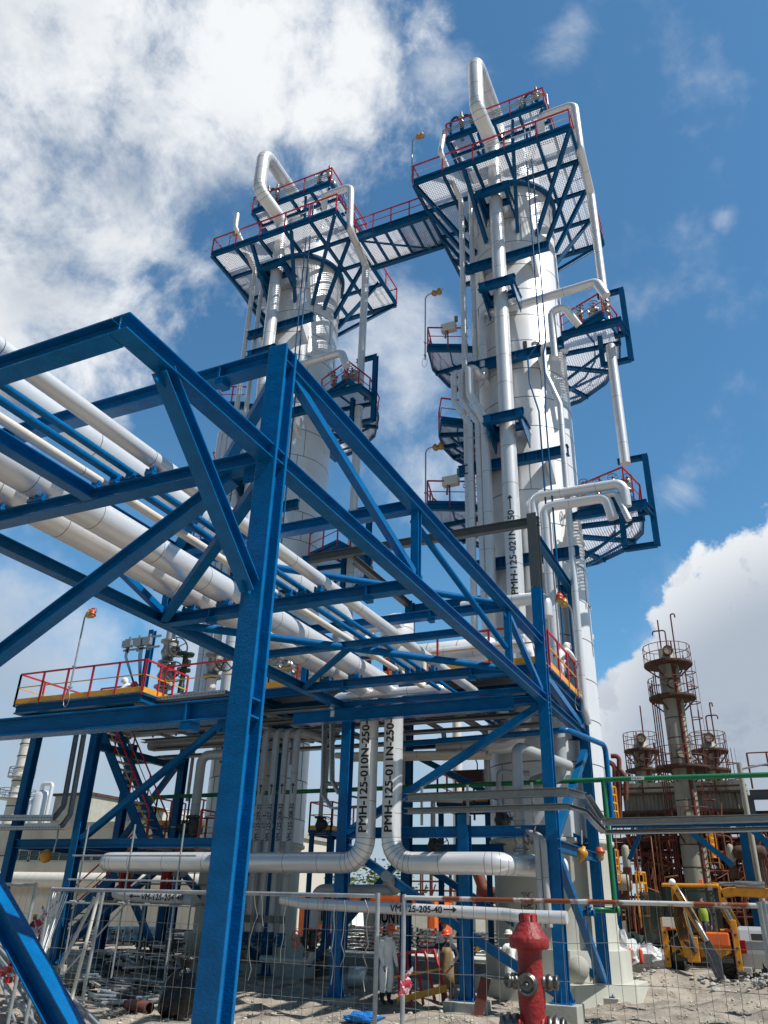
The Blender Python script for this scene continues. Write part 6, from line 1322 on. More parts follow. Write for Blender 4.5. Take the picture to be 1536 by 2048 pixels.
person('man in white coveralls and red hard hat standing in profile by the fence post', w1, -25, 1.84, pose=dict(ell=(-.24, .0, 1.12), wrl=(-.25, .12, .86), pal=(-.25, .14, .79), elr=(.23, .03, 1.12), wrr=(.22, .16, .88), par=(.22, .18, .81), nb=(0, .05, 1.45), neck=(0, .09, 1.52), chest=(0, .02, 1.30)), bulk=1.32, head=(12, 0), helmet='helmet_red')
w2 = flr(895, 2014)
person('brown aproned worker in red hard hat, one arm stretched to the red frame', w2, -78, 1.8, suit='navy_cloth', pose=dict(elr=(.46, .06, 1.36), wrr=(.72, .10, 1.34), par=(.80, .11, 1.33), ell=(-.27, -.05, 1.14), wrl=(-.2, .12, 1.02), pal=(-.17, .17, .98)), bulk=1.12, apron=True, head=(10, -20))
w3 = flr(897, 1985); w3 = V((w3.x - .40, w3.y + .75, w3.z))
person('red hatted worker in white half hidden behind the brown apron man', w3, -95, 1.84, suit='white_cloth', bulk=1.2)
w4 = flr(1024, 2000)
person('man in white coveralls beside the hydrant, his head hidden by its cap', w4, 160, 1.78, pose=dict(ell=(-.24, .1, 1.22), wrl=(-.12, .3, 1.33), pal=(-.08, .36, 1.36)), bulk=1.3, helmet='helmet_white')
for k, (px, py, Y, fc, lb) in enumerate(((262, 1685, 23.0, -60, 'worker in dark red coveralls and red hard hat looking over the left header pipe'), (340, 1700, 23.2, -20, 'worker in dark red coveralls bending behind the left header pipe, yellow glove hanging below it'))):
    q = P(px, py, Y=Y); zf = q.z - (1.80 if k == 0 else 1.55)
    person(lb, (q.x, Y, zf), fc, 1.78, suit='red_cloth', hand='glove', pose={} if k == 0 else dict(waist=(0, .06, 1.08), chest=(0, .28, 1.2), nb=(0, .40, 1.24), neck=(0, .47, 1.27), shl=(-.18, .33, 1.22), shr=(.18, .33, 1.22), ell=(-.22, .36, .95), elr=(.22, .36, .95), wrl=(-.22, .38, .72), wrr=(.2, .38, .70), pal=(-.22, .39, .64), par=(.2, .39, .62)), bulk=1.15, head=(30 if k else 15, 0))
    if k == 0: ZP = zf
sc_ = thing('scaffold', 'tube scaffold with plank deck along the left header pipe', 'scaffold', (-20, 22.6, 0)); b = MB(); xa, xb = P(205, 1830, Y=22).x, P(400, 1830, Y=22).x
for x in (xa, (xa + xb) / 2, xb):
    for y in (20.7, 24): b.cyl((x, y, 0), (x, y, 4.4 if y < 21 else 3.4), .028, seg=8)
for z in (ZP - .1, ZP + .55, 3.5): b.cyl((xa - .4, 20.66, z), (xb + .6, 20.66, z), .026, seg=8); b.cyl((xa - .4, 24.04, z), (xb + .6, 24.04, z), .026, seg=8) if z < 3 else None
for x in (xa, (xa + xb) / 2, xb): b.cyl((x + .06, 20.4, ZP - .06), (x + .06, 24.3, ZP - .06), .026, seg=8)
b.cyl((xa, 20.6, .1), (xa + 2.2, 20.6, ZP), .026, seg=8); b.build('tube', MT['galv'], sc_); b = MB()
for k in range(5): b.box2((xa - .5, 22.0 + .36 * k, ZP - .045), (xb + .6, 22.33 + .36 * k, ZP - .002))
b.build('plank', mat('wood', (.30, .21, .12), .8, var=.3, vscale=4, stretch=(.3, 3, 3)), sc_)
q = P(68, 1836, Y=30); person('man with yellow hard hat and red jacket low at the far left behind the fence', (q.x, 30, gz(q.x, 30)), 20, q.z - gz(q.x, 30) + .12, suit='red_cloth', helmet='helmet_yellow')
q = P(448, 1850, Y=32); person('figure in a bright red jacket in the shade left of the main column', (q.x, 32, 0), 200, q.z + .1, suit='red_cloth', helmet='helmet_white')
# on the decks
for k, (px, py, X, Y, z, fc, lb, hood, hm) in enumerate(((1135, 1283, -5.75, None, DZ, 60, 'painter in white coveralls bending at the right deck rail under the lamp post', 'white_cloth', 'helmet_white'), (1052, 1238, None, 23.6, DZ, -60, 'painter in white coveralls and blue cap behind the truss at the right deck', 'white_cloth', 'blue_cap'), (908, 1280, None, 24.8, DZ, -90, 'figure with white hard hat among the pipes on the right deck', None, 'helmet_white'), (884, 1275, None, 25.6, DZ, -90, 'figure in a lime vest among the pipes on the right deck', None, 'helmet_white'), (268, 1375, None, 23.6, DZ, 200, 'worker in white with a red harness bending beside the left deck valve stack', 'white_cloth', 'helmet_white'))):
    if 'blue_cap' not in MT: mat('blue_cap', (.02, .12, .35), .4)
    q = P(px, py, X=X) if X else P(px, py, Y=Y); bend = k in (0, 4)
    if k == 0: q = V((-5.5, 24.75, DZ + 1.4))
    pz = dict(waist=(0, .05, 1.09), chest=(0, .2, 1.24), nb=(0, .31, 1.31), neck=(0, .38, 1.35), shl=(-.18, .24, 1.29), shr=(.18, .24, 1.29), ell=(-.25, .4, 1.08), elr=(.25, .4, 1.08), wrl=(-.2, .58, 1.0), wrr=(.2, .58, 1.0), pal=(-.19, .65, .98), par=(.19, .65, .98)) if bend else {}
    person(lb, (q.x, q.y, z + .02), fc, max(1.6, min(1.85, (q.z - z) * (1.22 if bend else 1.04))), bulk=1.3, pose=pz, head=(25, 0) if bend else (0, 0), helmet=hm, hood=hood, vest='hivis' if k == 3 else 'red_cloth' if k == 4 else None)
# ------------------------------------------------------------------ ground clutter by the workers
f = thing('handrail_frame', 'unmounted red handrail frame with yellow boards held by the workers', 'handrail', flr(800, 2005)); A = [flr(px, 2010) for px in (782, 930)]
tl, trr = P(795, 1908, Y=A[0].y + .4), P(868, 1900, Y=A[0].y + .55); bl, br = P(800, 2024, Y=A[0].y - .2), P(893, 1995, Y=A[0].y + .3)
b = MB(); b.beam(tl, trr, .07, .07, 'BOX')
for k in range(5): u = k / 4; b.beam(tl.lerp(trr, u), bl.lerp(br, u), .07, .05, 'BOX')
b.build('posts', MT['red'], f); b = MB(); b.beam(tl.lerp(bl, .42) + V((-.1, -.04, 0)), trr.lerp(br, .40) + V((.1, -.04, 0)), .05, .02, 'BOX'); b.build('mid_rail', MT['yellow'], f); b = MB(); b.beam(tl.lerp(bl, .82) + V((-.05, -.05, 0)), trr.lerp(br, .8) + V((.1, -.05, 0)), .16, .02, 'BOX'); b.build('toe_board', MT['yellow'], f)
q = flr(950, 2052); t = tag(MB().box((0, 0, 0), (.26, .02, .95), Matrix.Rotation(R(12), 3, 'Y') @ Matrix.Rotation(R(-14), 3, 'X')).build('steel_plate', MT['rust_red']), 'brown primed steel plate leaning on the pale tiled plinth', 'plate'); t.location = P(962, 2000, Y=20.9)
rnd = random.Random(21)
def crumple(name, c, sx, sy, sz, m, label, cat, seed, n=2):
    b = MB(); rr = random.Random(seed); c = V(c); seg, rg = 22, 14; vs = []; ph = [rr.uniform(0, 6.28) for _ in range(8)]
    for i in range(rg + 1):
        th = math.pi * i / rg
        for j in range(seg):
            a = 2 * math.pi * j / seg; k = 1 + .14 * math.sin(3 * a + ph[0] + 2 * th) + .10 * math.sin(5 * a + ph[1] - 3 * th) + .08 * math.sin(8 * th + ph[2] + 2 * a) + rr.uniform(-.06, .06)
            vs.append(c + V((sx * k * math.sin(th) * math.cos(a), sy * k * math.sin(th) * math.sin(a), sz * (1 + math.cos(th)) * k * .5)))
    b.add(vs, [(i * seg + j, (i + 1) * seg + j, (i + 1) * seg + (j + 1) % seg, i * seg + (j + 1) % seg) for i in range(rg) for j in range(seg)], m == 'bin_bag')
    return b.build(name, MT[m], None, label, cat)
mat('bin_bag', (.006, .0065, .007), .22, bump=1.0, bscale=16); mat('tarp', (.01, .16, .48), .45, bump=.8, bscale=10); mat('clear_wrap', (.66, .68, .68), .25, bump=1.0, bscale=7)
q = flr(350, 2034); b = MB(); rr = random.Random(4); vs = []; prof = [(.02, 0), (.30, .02), (.38, .12), (.40, .28), (.36, .45), (.31, .60), (.24, .74), (.13, .84), (.07, .88), (.12, .95), (.17, 1.03), (.05, 1.05)]; seg = 40
for i, (r, z) in enumerate(prof):
    for j in range(seg):
        a = 2 * math.pi * j / seg; f = 1 + (.05 + .10 * (z > .55)) * math.sin(9 * a + 2 * z) + .06 * math.sin(14 * a - 9 * z) + .07 * math.sin(3 * a + 5 * z) + rr.uniform(-.025, .025)
        vs.append(q + V((r * f * math.cos(a) + .12 * z * z, r * f * math.sin(a) * .85, z + .02 * math.sin(5 * a + i))))
b.add(vs, [(i * seg + j, i * seg + (j + 1) % seg, (i + 1) * seg + (j + 1) % seg, (i + 1) * seg + j) for i in range(len(prof) - 1) for j in range(seg)], True)
tag(b.build('bin_bag', MT['bin_bag']), 'black plastic rubbish bag with a tied neck slumped beside the main column', 'bag')
q = flr(725, 2046); crumple('tarpaulin', q, .42, .3, .18, 'tarp', 'crumpled blue plastic sheet on the ground by the fence post', 'tarpaulin', 6)
q = flr(280, 2028); t = thing('pipe_offcut', 'short rusty pipe offcut lying on the ground by the rubbish bag', 'pipe', q); b = MB(); d = V((.9, -.35, .02)).normalized(); b.lathe([(.085, 0), (.11, 0), (.11, .85), (.085, .85), (.085, 0)], q + V((-.4, .1, .13)), d, 18); b.build('tube', MT['rust_red'], t); b = MB(); b.box(q + V((-.45, .15, .1)), (.12, .2, .22)); b.build('flange', MT['rust'], t)
q = flr(697, 1975); t = tag(MB().lathe([(.26, 0), (.27, 0), (.27, .5), (.26, .5)], q + V((0, 0, .27)), (.8, .3, 0), 20).build('duct_ring', MT['clad']), 'loose silver cladding ring on the ground beside the blue column', 'duct')
for k in range(3): q = flr(628 + 7 * k, 1966 + 3 * k); tag(MB().box(q + V((0, 0, .08 + .05 * k)), (.95 - .2 * k, .16, .05), Matrix.Rotation(R(12 - 9 * k), 3, 'Z')).build('timber_board', MT['wood']), ('longest bottom', 'middle', 'shortest top')[k] + ' timber board of the small pile before the low wall', 'board', 'timber boards before the low wall')
# tube heap at the far left
t = thing('tube_heap', 'heap of scaffold tubes leaning at the far left behind the diagonal blue brace', 'stack', flr(40, 2000)); b = MB()
for k in range(30):
    q0 = P(rnd.uniform(-30, 60), rnd.uniform(1890, 1940), Y=12.5 + rnd.uniform(0, 1)); q1 = q0 + V((rnd.uniform(1.2, 2.4), rnd.uniform(-.8, .3), -q0.z + rnd.uniform(.15, .35))); b.cyl(q0, q1, .026, seg=6)
b.build('tubes', MT['galv'], t); b = MB()
for k in range(9): q = P(rnd.uniform(0, 50), rnd.uniform(1890, 1960), Y=12.4); b.box(q, (.12, .1, .1))
build_each(b, 'coupler', MT['red'], t)
t = thing('tube_bundle', 'bundle of thin pale tubes leaning against the left fence posts', 'stack', P(110, 1840, Y=14)); b = MB()
for k in range(9): q0, q1 = P(108 + 3.4 * k, 1783 + 3 * (k % 3), Y=14), P(84 + 2.6 * k, 1870, Y=13.6 + .2 * (k % 3)); b.cyl(q0, q0 + (q1 - q0) * 2.0, .011, seg=6)
b.build('tubes', MT['white_paint'], t)
for k, (x0, y0, x1, y1, Y) in enumerate(((198, 1785, 140, 2010, 10.5), (208, 1780, 165, 1998, 11), (190, 1795, 120, 1935, 10))):
    a, c = P(x0, y0, Y=Y), P(x1, y1, Y=Y); tag(MB().tube([a, c], .027, 10).build('scaffold_tube', MT['pipe_cream' if k == 0 else 'galv']), ('cream', 'grey', 'pale slanting')[k] + ' scaffold tube leaning behind the left fence panel', 'tube')
for k in range(9):
    px, py = 235 + (k % 5) * 17, 1862 + (k // 5) * 17; q = P(px, py, Y=31); b = MB(); b.lathe([(.08, -.6), (.19, -.6), (.2, .6), (.08, .6)], q, (.2, 1, 0), 16)
    tag(b.build('insulation_roll', MT['clear_wrap']), ('first', 'second', 'third', 'fourth', 'fifth')[k % 5] + ' silver insulation roll from the left, %s row, under the left scaffold' % ('upper', 'lower')[k // 5], 'roll', 'silver insulation rolls')
t = thing('parts_rack', 'dark steel rack full of fittings under the left scaffold', 'rack', P(300, 1910, Y=27)); b = MB(); a, c = P(225, 1945, Y=26), P(350, 1885, Y=26); z = max(a.z, .1)
while z < c.z: b.box(((a.x + c.x) / 2, 26.3, z), (c.x - a.x, .7, .05)); z += .28
for x in (a.x, (a.x + c.x) / 2, c.x): b.box((x, 26, c.z / 2), (.06, .06, c.z))
b.build('shelves', MT['steel_dark'], t); b = MB()
for k in range(36): b.box((rnd.uniform(a.x, c.x), 26.1, a.z + .28 * rnd.randint(0, 3) + .1), (rnd.uniform(.1, .3), .3, rnd.uniform(.06, .2)))
build_each(b, 'fitting', MT['steel'], t)
# dug stones and rubble: loose stone cover
b = MB(); rnd = random.Random(31)
_ico = [V(v).normalized() for v in ((0, 1, 1.6), (0, -1, 1.6), (0, 1, -1.6), (0, -1, -1.6), (1, 1.6, 0), (-1, 1.6, 0), (1, -1.6, 0), (-1, -1.6, 0), (1.6, 0, 1), (-1.6, 0, 1), (1.6, 0, -1), (-1.6, 0, -1))]
_icf = [(0, 1, 8), (0, 9, 1), (0, 8, 4), (0, 4, 5), (0, 5, 9), (1, 6, 8), (8, 6, 10), (8, 10, 4), (4, 10, 2), (4, 2, 5), (5, 2, 11), (5, 11, 9), (9, 11, 7), (9, 7, 1), (1, 7, 6), (3, 6, 7), (3, 10, 6), (3, 2, 10), (3, 11, 2), (3, 7, 11)]
def stone(p, s):
    k = (rnd.uniform(.7, 1.3), rnd.uniform(.7, 1.3), rnd.uniform(.35, .8)); r_ = Matrix.Rotation(rnd.uniform(0, 6.28), 3, 'Z')
    b.add([p + r_ @ V((v.x * k[0], v.y * k[1], v.z * k[2])) * s * rnd.uniform(.75, 1.15) for v in _ico], _icf)
for k in range(4200):
    px, py = rnd.uniform(-40, 1560), 1940 + 130 * rnd.random() ** .8; q = flr(px, py, .1)
    if q.y > 40 or q.y < 7.5: continue
    s = min(.11, abs(rnd.gauss(0, .018)) + .010) * (2.2 if rnd.random() < .03 else 1); stone(q + V((0, 0, s * .15)), s)
b.build('rubble', mat('stone', (.46, .41, .33), .95, bump=.4, bscale=20, var=.3, vscale=3), None, 'loose pale stones and rubble strewn over the dug ground', 'rubble', kind='stuff')
b = MB()
for k in range(1500):
    px = rnd.gauss(1490, 44); py = 1930 + rnd.gauss(0, 18); q = flr(px, min(1990, max(1895, py)), .5)
    if 20 < q.y < 36: stone(q + V((0, 0, rnd.uniform(0, .12))), abs(rnd.gauss(0, .05)) + .03)
for k in range(700):
    px = rnd.gauss(1268, 30); py = 1915 + rnd.gauss(0, 22); q = flr(px, min(1990, max(1890, py)), .3)
    if 20 < q.y < 38: stone(q + V((0, 0, rnd.uniform(0, .1))), abs(rnd.gauss(0, .04)) + .02)
b.build('broken_rock', mat('rock_grey', (.36, .35, .33), .95, bump=.4, bscale=20, var=.35, vscale=3), None, 'grey broken rock and clods heaped around the breaker', 'rubble', kind='stuff')
# ------------------------------------------------------------------ backhoe with breaker
O = V((-3.05, 32.2, .5)); ROT = Matrix.Rotation(R(6), 3, 'Z')
mat('cat_yellow', (.62, .26, .012), .42, bump=.12, bscale=8, col2=(.20, .10, .03), thr=(.50, .78), vscale=4)
mat('tail_red0', (.3, .01, .012), .25)
mat('hivis_dull', (.30, .42, .04), .8)
bk = thing('backhoe', 'yellow backhoe loader seen from behind with a rock breaker on its rear arm', 'backhoe', O); T = lambda *p: O + ROT @ V(p)
def bbox(name, c, sz, m, bev=.03, par=None, rot=None): b = MB(); b.box(T(*c), sz, ROT @ rot if rot else ROT); return b.build(name, MT[m], par or bk, bevel=bev)
def wheel(x, y, r, w_):
    ty = MB(); d = ROT @ V((1, 0, 0)); ty.lathe([(r * .55, -w_ / 2), (r * .9, -w_ / 2), (r, -w_ * .36), (r, w_ * .36), (r * .9, w_ / 2), (r * .55, w_ / 2)], T(x, y, r), d, 28)
    for k in range(22):
        a = 2 * math.pi * k / 22; q = T(x, y, r) + ROT @ V((0, math.cos(a) * r, math.sin(a) * r)); ty.box(q, (w_ * .8, .10, .07), ROT @ Matrix.Rotation(a - math.pi / 2, 3, 'X') @ Matrix.Rotation(R(25 if k % 2 else -25), 3, 'Z'))
    wh = ty.build('wheel', MT['rubber'], bk); b = MB(); b.lathe([(0, -w_ * .3), (r * .5, -w_ * .3), (r * .56, -w_ * .45), (r * .56, w_ * .45), (r * .5, w_ * .3), (0, w_ * .3)], T(x, y, r), d, 20); b.build('rim', MT['cat_yellow'], wh)
for x in (-.86, .86): wheel(x, .55, .68, .46); wheel(x * .95, 2.9, .48, .36)
bbox('chassis', (0, 1.6, .85), (1.0, 3.4, .5), 'cat_yellow'); bbox('rear_frame', (0, -.05, .82), (1.9, .22, .5), 'cat_yellow'); bbox('engine_hood', (0, 2.7, 1.35), (.95, 1.5, .7), 'cat_yellow')
for s in (-1, 1): bbox('stabiliser', (s * 1.12, -.08, 1.0), (.2, .24, 1.5), 'cat_yellow', .02); bbox('stabiliser_foot', (s * 1.14, -.08, .18), (.3, .36, .1), 'steel_dark', .01); bbox('mudguard', (s * .92, .55, 1.42), (.5, 1.2, .08), 'cat_yellow')
# cab: glazed box with posts and roof
cabz0, cabz1 = 1.25, 2.72; gb = MB(); gb.box(T(-.12, 1.0, (cabz0 + cabz1) / 2), (1.72, 1.3, cabz1 - cabz0 - .04), ROT); MT_glass = None; gb.build('cab_glass', mat('cab_glass', (.012, .022, .019), .06, spec=.9), bk)
cp = MB()
for x in (-1.0, -.32, .76):
    for y in (.33, 1.0, 1.67): cp.box(T(x, y, (cabz0 + cabz1) / 2), (.09, .09, cabz1 - cabz0), ROT)
for z in (cabz0 + .03, 1.9): cp.box(T(-.12, .325, z), (1.76, .06, .07), ROT)
cp.build('cab_post', MT['black'], bk); bbox('cab_roof', (-.1, .98, cabz1 + .07), (1.9, 1.6, .13), 'cat_yellow', .05); bbox('open_door', (-1.42, .35, 1.75), (.75, .05, 1.6), 'cab_glass', .02); bbox('door_frame', (-1.8, .35, 1.75), (.07, .07, 1.66), 'black', .01); bbox('beacon', (.3, 1.0, cabz1 + .24), (.12, .12, .14), 'orange', .02); bbox('work_lamp', (-.55, .2, cabz1 - .02), (.16, .1, .12), 'steel', .01); bbox('work_lamp', (.55, .2, cabz1 - .02), (.16, .1, .12), 'steel', .01)
def arm(name, pts, w_, m, par=None):
    b = MB(); b.prism([T(x, y, z) for x, y, z in pts], ROT @ V((w_, 0, 0))); return b.build(name, MT[m], par or bk, bevel=.02)
bbox('kingpost', (-.28, -.28, .82), (.4, .34, .75), 'cat_yellow')
# boom folded up, stick down, breaker on the end (towards the viewer's right)
def link(name, a, c, w0, w1, m, dep=.26):
    b = MB(); a, c = T(*a), T(*c); d, s, u = basis(c - a, ROT @ V((0, 1, 0))); m_ = a.lerp(c, .45)
    pts = [a + s * w0 * .35, m_ + s * w0 * .62, c + s * w1 * .4, c - s * w1 * .4, m_ - s * w0 * .38, a - s * w0 * .35]
    b.prism([p - u * dep / 2 for p in pts], u * dep); return b.build(name, MT[m], bk, bevel=.02)
link('boom', (-.42, -.42, .6), (-.62, -.75, 2.72), .40, .26, 'cat_yellow'); link('stick', (-.66, -.95, 2.8), (.22, -1.15, 1.02), .26, .2, 'cat_yellow', .22)
b = MB(); b.tube([T(-.5, -1.1, 2.65), T(-.2, -1.21, 1.99), T(-.19, -1.212, 1.97), T(.2, -1.34, 1.1)], [.045, .045, .075, .075], 10); b.build('hydraulic_ram', MT['steel'], bk); b = MB(); b.cyl(T(-.2, -.5, .9), T(-.45, -.62, 2.2), .07, seg=10); b.build('hydraulic_ram', MT['steel'], bk)
link('breaker', (.16, -1.2, 1.1), (.46, -1.38, .05), .36, .28, 'steel_dark', .34); link('breaker_side', (.02, -1.42, 1.05), (.34, -1.58, .1), .14, .12, 'steel_dark', .05); b = MB(); b.tube([T(.45, -1.38, .1), T(.53, -1.42, -.28), T(.56, -1.44, -.42)], [.07, .065, .015], 10); b.build('chisel', MT['steel'], bk)
b = MB(); b.sphere(T(-.66, -1.0, 2.84), .11, 12, 8); b.build('pin_cover', MT['white_cloth'], bk)
hs = MB()
for k in range(6): hs.tube([T(-.55 + .07 * k, -.3, 1.15), T(-.75 + .06 * k, -.55, 1.5 + .05 * k), T(-.5 + .05 * k, -.62, 1.0 - .05 * k), T(-.3 + .03 * k, -.4, .75)], .022, 6, .12)
for k in range(7):
    x = -.62 + .05 * k; hs.tube([T(x, -.58, 1.0), T(x - .12, -.85, 1.7 + .04 * k), T(x - .05, -1.0, 2.4), T(-.5 + .02 * k, -1.12, 2.65)], .02, 6, .15)
    hs.tube([T(-.9 + .05 * k, -.22, .9), T(-.95 + .04 * k, -.42, 1.15 + .05 * k), T(-.72 + .03 * k, -.5, .95), T(-.55, -.38, .7)], .022, 6, .12)
for k in range(4): hs.tube([T(-.45, -1.16, 2.5), T(-.2 + .03 * k, -1.3, 1.9), T(.05 + .03 * k, -1.32, 1.35), T(.15, -1.25, 1.05)], .018, 6, .1)
hs.build('hose', MT['rubber'], bk); bbox('axle', (0, .55, .68), (1.5, .24, .26), 'steel_dark', .02); bbox('rear_bumper', (0, -.14, .52), (1.9, .16, .12), 'steel_dark', .01)
for s_ in (-1, 1):
    bbox('rear_lamp', (s_ * .98, -.23, 1.42), (.14, .05, .1), 'tail_red0', .01); bbox('step', (s_ * .8, -.02, .62), (.3, .3, .04), 'steel_dark', .005)
    for zz_ in (.5, .9, 1.3): bbox('stabiliser_bolt', (s_ * 1.12, -.21, zz_), (.07, .03, .07), 'steel_dark', .005)
bbox('boom_plate', (-.5, -.56, 1.7), (.03, .30, .5), 'cat_yellow', .004, None, Matrix.Rotation(R(-6), 3, 'Y')); bbox('slide_rail', (0, -.19, 1.12), (1.9, .06, .09), 'steel_dark', .01); bbox('number_plate', (-.95, -.19, 1.62), (.42, .03, .3), 'pipe_cream', .005); bbox('tool_box', (.55, -.2, 1.15), (.75, .25, .42), 'orange', .05)
q = T(.3, .95, 1.25); person('driver in a lime vest sitting in the backhoe cab', (q.x, q.y - .75, q.z - .55), -100, 1.7, suit='navy_cloth', helmet=None, vest='hivis_dull', pose=dict(knl=(-.12, .42, .92), knr=(.12, .42, .92), anl=(-.12, .46, .5), anr=(.12, .46, .5), tol=(-.12, .6, .46), tor=(.12, .6, .46), elr=(.25, .1, 1.12), wrr=(.22, .33, 1.1), par=(.21, .4, 1.1)))
MT['cab_glass'].node_tree.nodes['Principled BSDF'].inputs['Alpha'].default_value = .62
# excavator arm reaching in from the right
O = V((P(1480, 1900, Y=37).x, 37, .5)); ROT = Matrix(); 
ex = thing('excavator', 'yellow excavator arm and bucket reaching in from the right behind the backhoe', 'excavator', O + V((5, 0, 0))); 
def e3(px, py, Y=37): return P(px, py, Y=Y)
def slab(name, pts, dep, m, par): b = MB(); b.prism([e3(*p) for p in pts], V((0, dep, 0))); return b.build(name, MT[m], par, bevel=.03)
slab('boom', [(1560, 1776), (1530, 1776), (1455, 1774), (1440, 1779), (1441, 1797), (1470, 1792), (1530, 1796), (1560, 1800)], .5, 'cat_yellow', ex)
slab('stick', [(1424, 1764), (1437, 1766), (1452, 1800), (1490, 1868), (1478, 1882), (1446, 1830), (1428, 1790)], .4, 'cat_yellow', ex)
b = MB(); b.tube([e3(1438, 1768, 36.8), e3(1470, 1768.5, 36.8), e3(1470.5, 1768.5, 36.8), e3(1530, 1771, 36.8)], [.09, .09, .14, .14], 10); b.build('hydraulic_ram', MT['steel'], ex); b = MB(); b.cyl(e3(1448, 1812, 36.8), e3(1478, 1870, 36.8), .09, seg=10); b.build('hydraulic_ram', MT['steel'], ex)
slab('bucket', [(1466, 1872), (1490, 1870), (1489, 1915), (1478, 1924), (1464, 1910)], 1.2, 'rust', ex); slab('linkage', [(1470, 1850), (1482, 1852), (1484, 1880), (1470, 1882)], .3, 'rust_red', ex)
c = e3(1700, 1850); b = MB(); b.box2((c.x, 36, 1.2), (c.x + 3.4, 39, 2.4)); b.build('upper_body', MT['cat_yellow'], ex, bevel=.05); b = MB(); b.box2((c.x, 36, .5), (c.x + 3.6, 36.6, 1.15)); b.box2((c.x, 38.4, .5), (c.x + 3.6, 39, 1.15)); b.build('track', MT['rubber'], ex, bevel=.1); b = MB(); b.beam(e3(1555, 1788) + V((0, .25, 0)), (c.x + .4, 37.25, 2.2), .6, .5, 'BOX'); b.build('boom_base', MT['cat_yellow'], ex); b = MB(); b.box2((c.x + .1, 36.1, 2.4), (c.x + 1.5, 37.2, 3.6)); b.build('cab', MT['glass'], ex, bevel=.05)
# white van
vn = thing('parked_van', 'silver white van parked at the right edge, rear corner with red tail lamp showing', 'van', e3(1520, 1955, 34)); q = P(1488, 1950, Z=.55); vx, vy = q.x, q.y; b = MB(); zt = P(1495, 1853, Y=vy).z
pr = [(vy, .75), (vy - .02, 1.2), (vy + .02, 1.6), (vy + .22, zt - .12), (vy + .5, zt), (vy + 1.5, zt), (vy + 1.75, zt - .15), (vy + 1.95, 1.6), (vy + 2.0, .75)]
b.prism([(vx, y, z) for y, z in pr], (4.6, 0, 0)); b.build('body', mat('silver_paint', (.46, .46, .45), .3, .3), vn, bevel=.06)
b = MB(); b.box2((vx + .42, vy - .03, 1.62), (vx + 2.0, vy + .0, zt - .22)); b.build('side_window', MT['glass'], vn, bevel=.02); b = MB(); b.box2((vx + 2.15, vy - .03, 1.62), (vx + 3.4, vy, zt - .22)); b.build('side_window', MT['glass'], vn, bevel=.02); b = MB(); b.box2((vx - .03, vy + .3, 1.55), (vx, vy + 1.7, zt - .4)); b.build('rear_window', MT['glass'], vn)
b = MB(); b.box2((vx + .02, vy - .035, 1.2), (vx + .22, vy + .01, 1.62)); b.build('tail_lamp', mat('tail_red', (.35, .01, .015), .2), vn, bevel=.02); b = MB(); b.box2((vx - .08, vy - .04, .58), (vx + .3, vy + 2.0, .8)); b.build('bumper', MT['silver_paint'], vn, bevel=.04)
for x in (.95, 3.7):
    b = MB(); b.lathe([(.2, -.12), (.3, -.13), (.34, -.06), (.34, .1), (.2, .12)], (vx + x, vy + .12, .86), (0, 1, 0), 24); wv = b.build('wheel', MT['rubber'], vn); b = MB(); b.lathe([(0, -.12), (.14, -.12), (.21, -.10), (.21, .05), (0, .05)], (vx + x, vy + .12, .86), (0, 1, 0), 20); b.build('rim', MT['steel'], wv)
# green debris netting and wrapped bundles
nt_ = thing('debris_net', 'dark green debris netting sagging between posts behind the backhoe', 'netting', P(1290, 1880, Y=37)); b = MB(); x0, x1 = P(1226, 1850, Y=37).x, P(1345, 1850, Y=37).x; n = 26; zt = P(1290, 1856, Y=37).z; vs = []
for i in range(n + 1):
    u = i / n; x = x0 + (x1 - x0) * u; sag = -.22 * math.sin(u * math.pi) + .05 * math.sin(u * 23)
    for z in (.3, .9, zt + sag): vs.append((x, 37 + .12 * math.sin(u * 31 + z * 3), z))
b.add(vs, [(3 * i + k, 3 * i + 3 + k, 3 * i + 4 + k, 3 * i + 1 + k) for i in range(n) for k in range(2)], True); o = b.build('net', mat('net_green', (.010, .035, .026), .8, bump=.4, bscale=30), nt_); s = o.modifiers.new('thick', 'SOLIDIFY'); s.thickness = .01; b = MB(); b.cyl((x0, 37.15, 0), (x0, 37.15, zt + .2), .04); b.cyl((x1, 37.15, 0), (x1, 37.15, zt + .3), .04); b.build('post', MT['steel'], nt_)
for k, (px, w_, h_) in enumerate(((1282, .95, .85), (1322, .75, .68), (1345, .5, .55))):
    q = P(px, 1908, Y=35.5); crumple('wrapped_bundle', (q.x, 35.5, .35), w_, .5, h_, 'clear_wrap', ('largest, left', 'middle', 'smallest, right') [k] + ' plastic wrapped bundle in front of the green netting', 'bundle', 40 + k)
q = P(1236, 1905, Y=34.5); crumple('plastic_sheet', (q.x, 34.5, .3), .7, .5, 1.35, 'clear_wrap', 'tall crumpled clear plastic sheet beside the tower pedestal', 'sheet', 50)
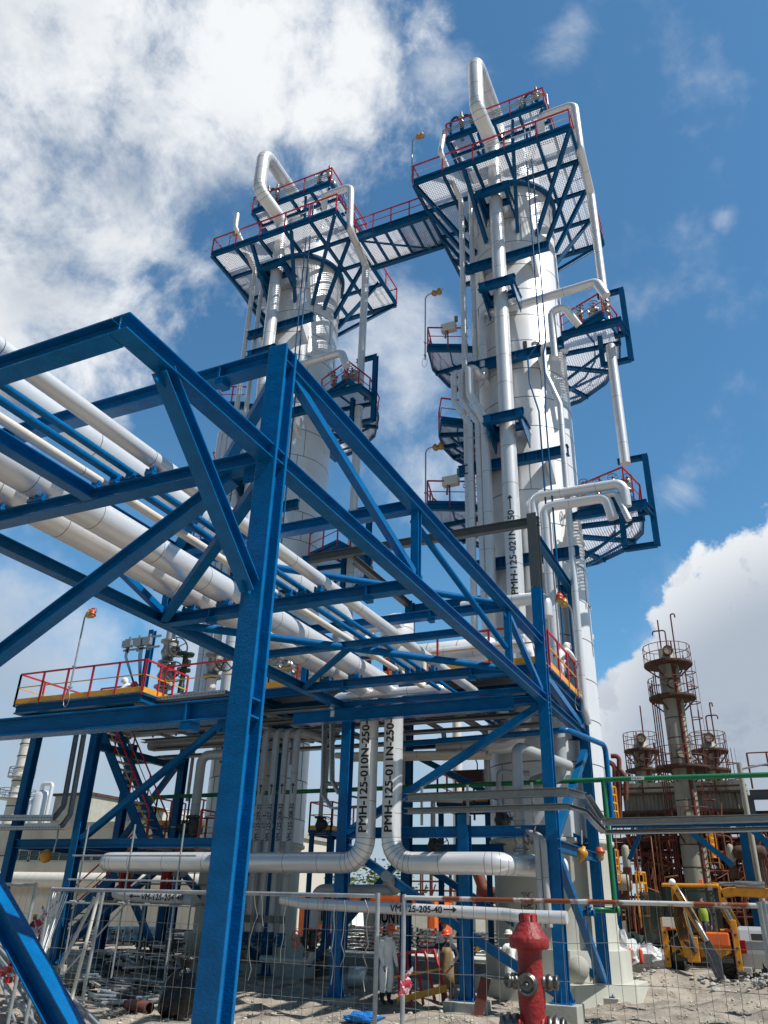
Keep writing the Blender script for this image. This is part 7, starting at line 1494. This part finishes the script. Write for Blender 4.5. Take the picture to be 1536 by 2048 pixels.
q = P(1257, 1885, Y=34.2); tag(MB().lathe([(0, 0), (.07, 0), (.075, .05), (.075, .42), (.05, .48), (.02, .5), (.02, .55), (0, .56)], (q.x, 34.2, .75), (0, 0, 1), 12).build('extinguisher', MT['helmet_red']), 'left of two small red extinguishers among the plastic bundles', 'extinguisher'); tag(MB().lathe([(0, 0), (.07, 0), (.075, .05), (.075, .42), (.05, .48), (.02, .5), (.02, .55), (0, .56)], (q.x + .4, 34.2, .72), (0, 0, 1), 12).build('extinguisher', MT['helmet_red']), 'right of two small red extinguishers among the plastic bundles', 'extinguisher')

rnd = random.Random(88)
for k, (px, py, Y, w_, h_) in enumerate(((205, 1935, 24, 1.5, .8), (262, 1960, 20, 1.8, .5), (318, 1930, 23, 1.3, 1.1), (350, 1905, 28, 1.6, 1.4), (180, 1900, 30, 2.4, 1.2), (150, 1960, 18, 1.2, .5), (455, 1900, 26, 1.0, 1.5), (618, 1905, 30, 1.2, .9), (240, 1985, 16.5, 1.4, .3))):
    q = P(px, py, Y=Y); q.z = gz(q.x, Y); t = thing('parts_pile', 'untidy pile of dark steel fittings and tubes ' + ('beside the left stair column', 'low in front of the dark fittings rack', 'right of the fittings rack under the scaffold', 'under the insulation rolls', 'behind the slanting left tubes', 'nearest the left fence panel', 'in the gap left of the main column', 'left of the low wall timber', 'on the open ground before the rusty offcut')[k], 'pile', q)
    b = MB()
    for i in range(26): a_ = rnd.uniform(-.5, .5); c = q + V((rnd.uniform(-w_, w_) * .5, rnd.uniform(-.4, .4), rnd.uniform(.04, h_))); d = V((math.cos(a_), math.sin(a_), rnd.uniform(-.15, .15))) * rnd.uniform(.2, w_ * .5); b.cyl(c - d, c + d, rnd.choice((.02, .028, .045)), seg=6)
    b.build('tubes', MT['galv'], t); b = MB()
    for i in range(16): b.box(q + V((rnd.uniform(-w_, w_) * .5, rnd.uniform(-.4, .4), rnd.uniform(.03, h_))), (rnd.uniform(.08, .35), rnd.uniform(.08, .3), rnd.uniform(.05, .2)), Matrix.Rotation(rnd.uniform(-.5, .5), 3, 'Z'))
    build_each(b, 'fitting', MT['steel_dark'], t)
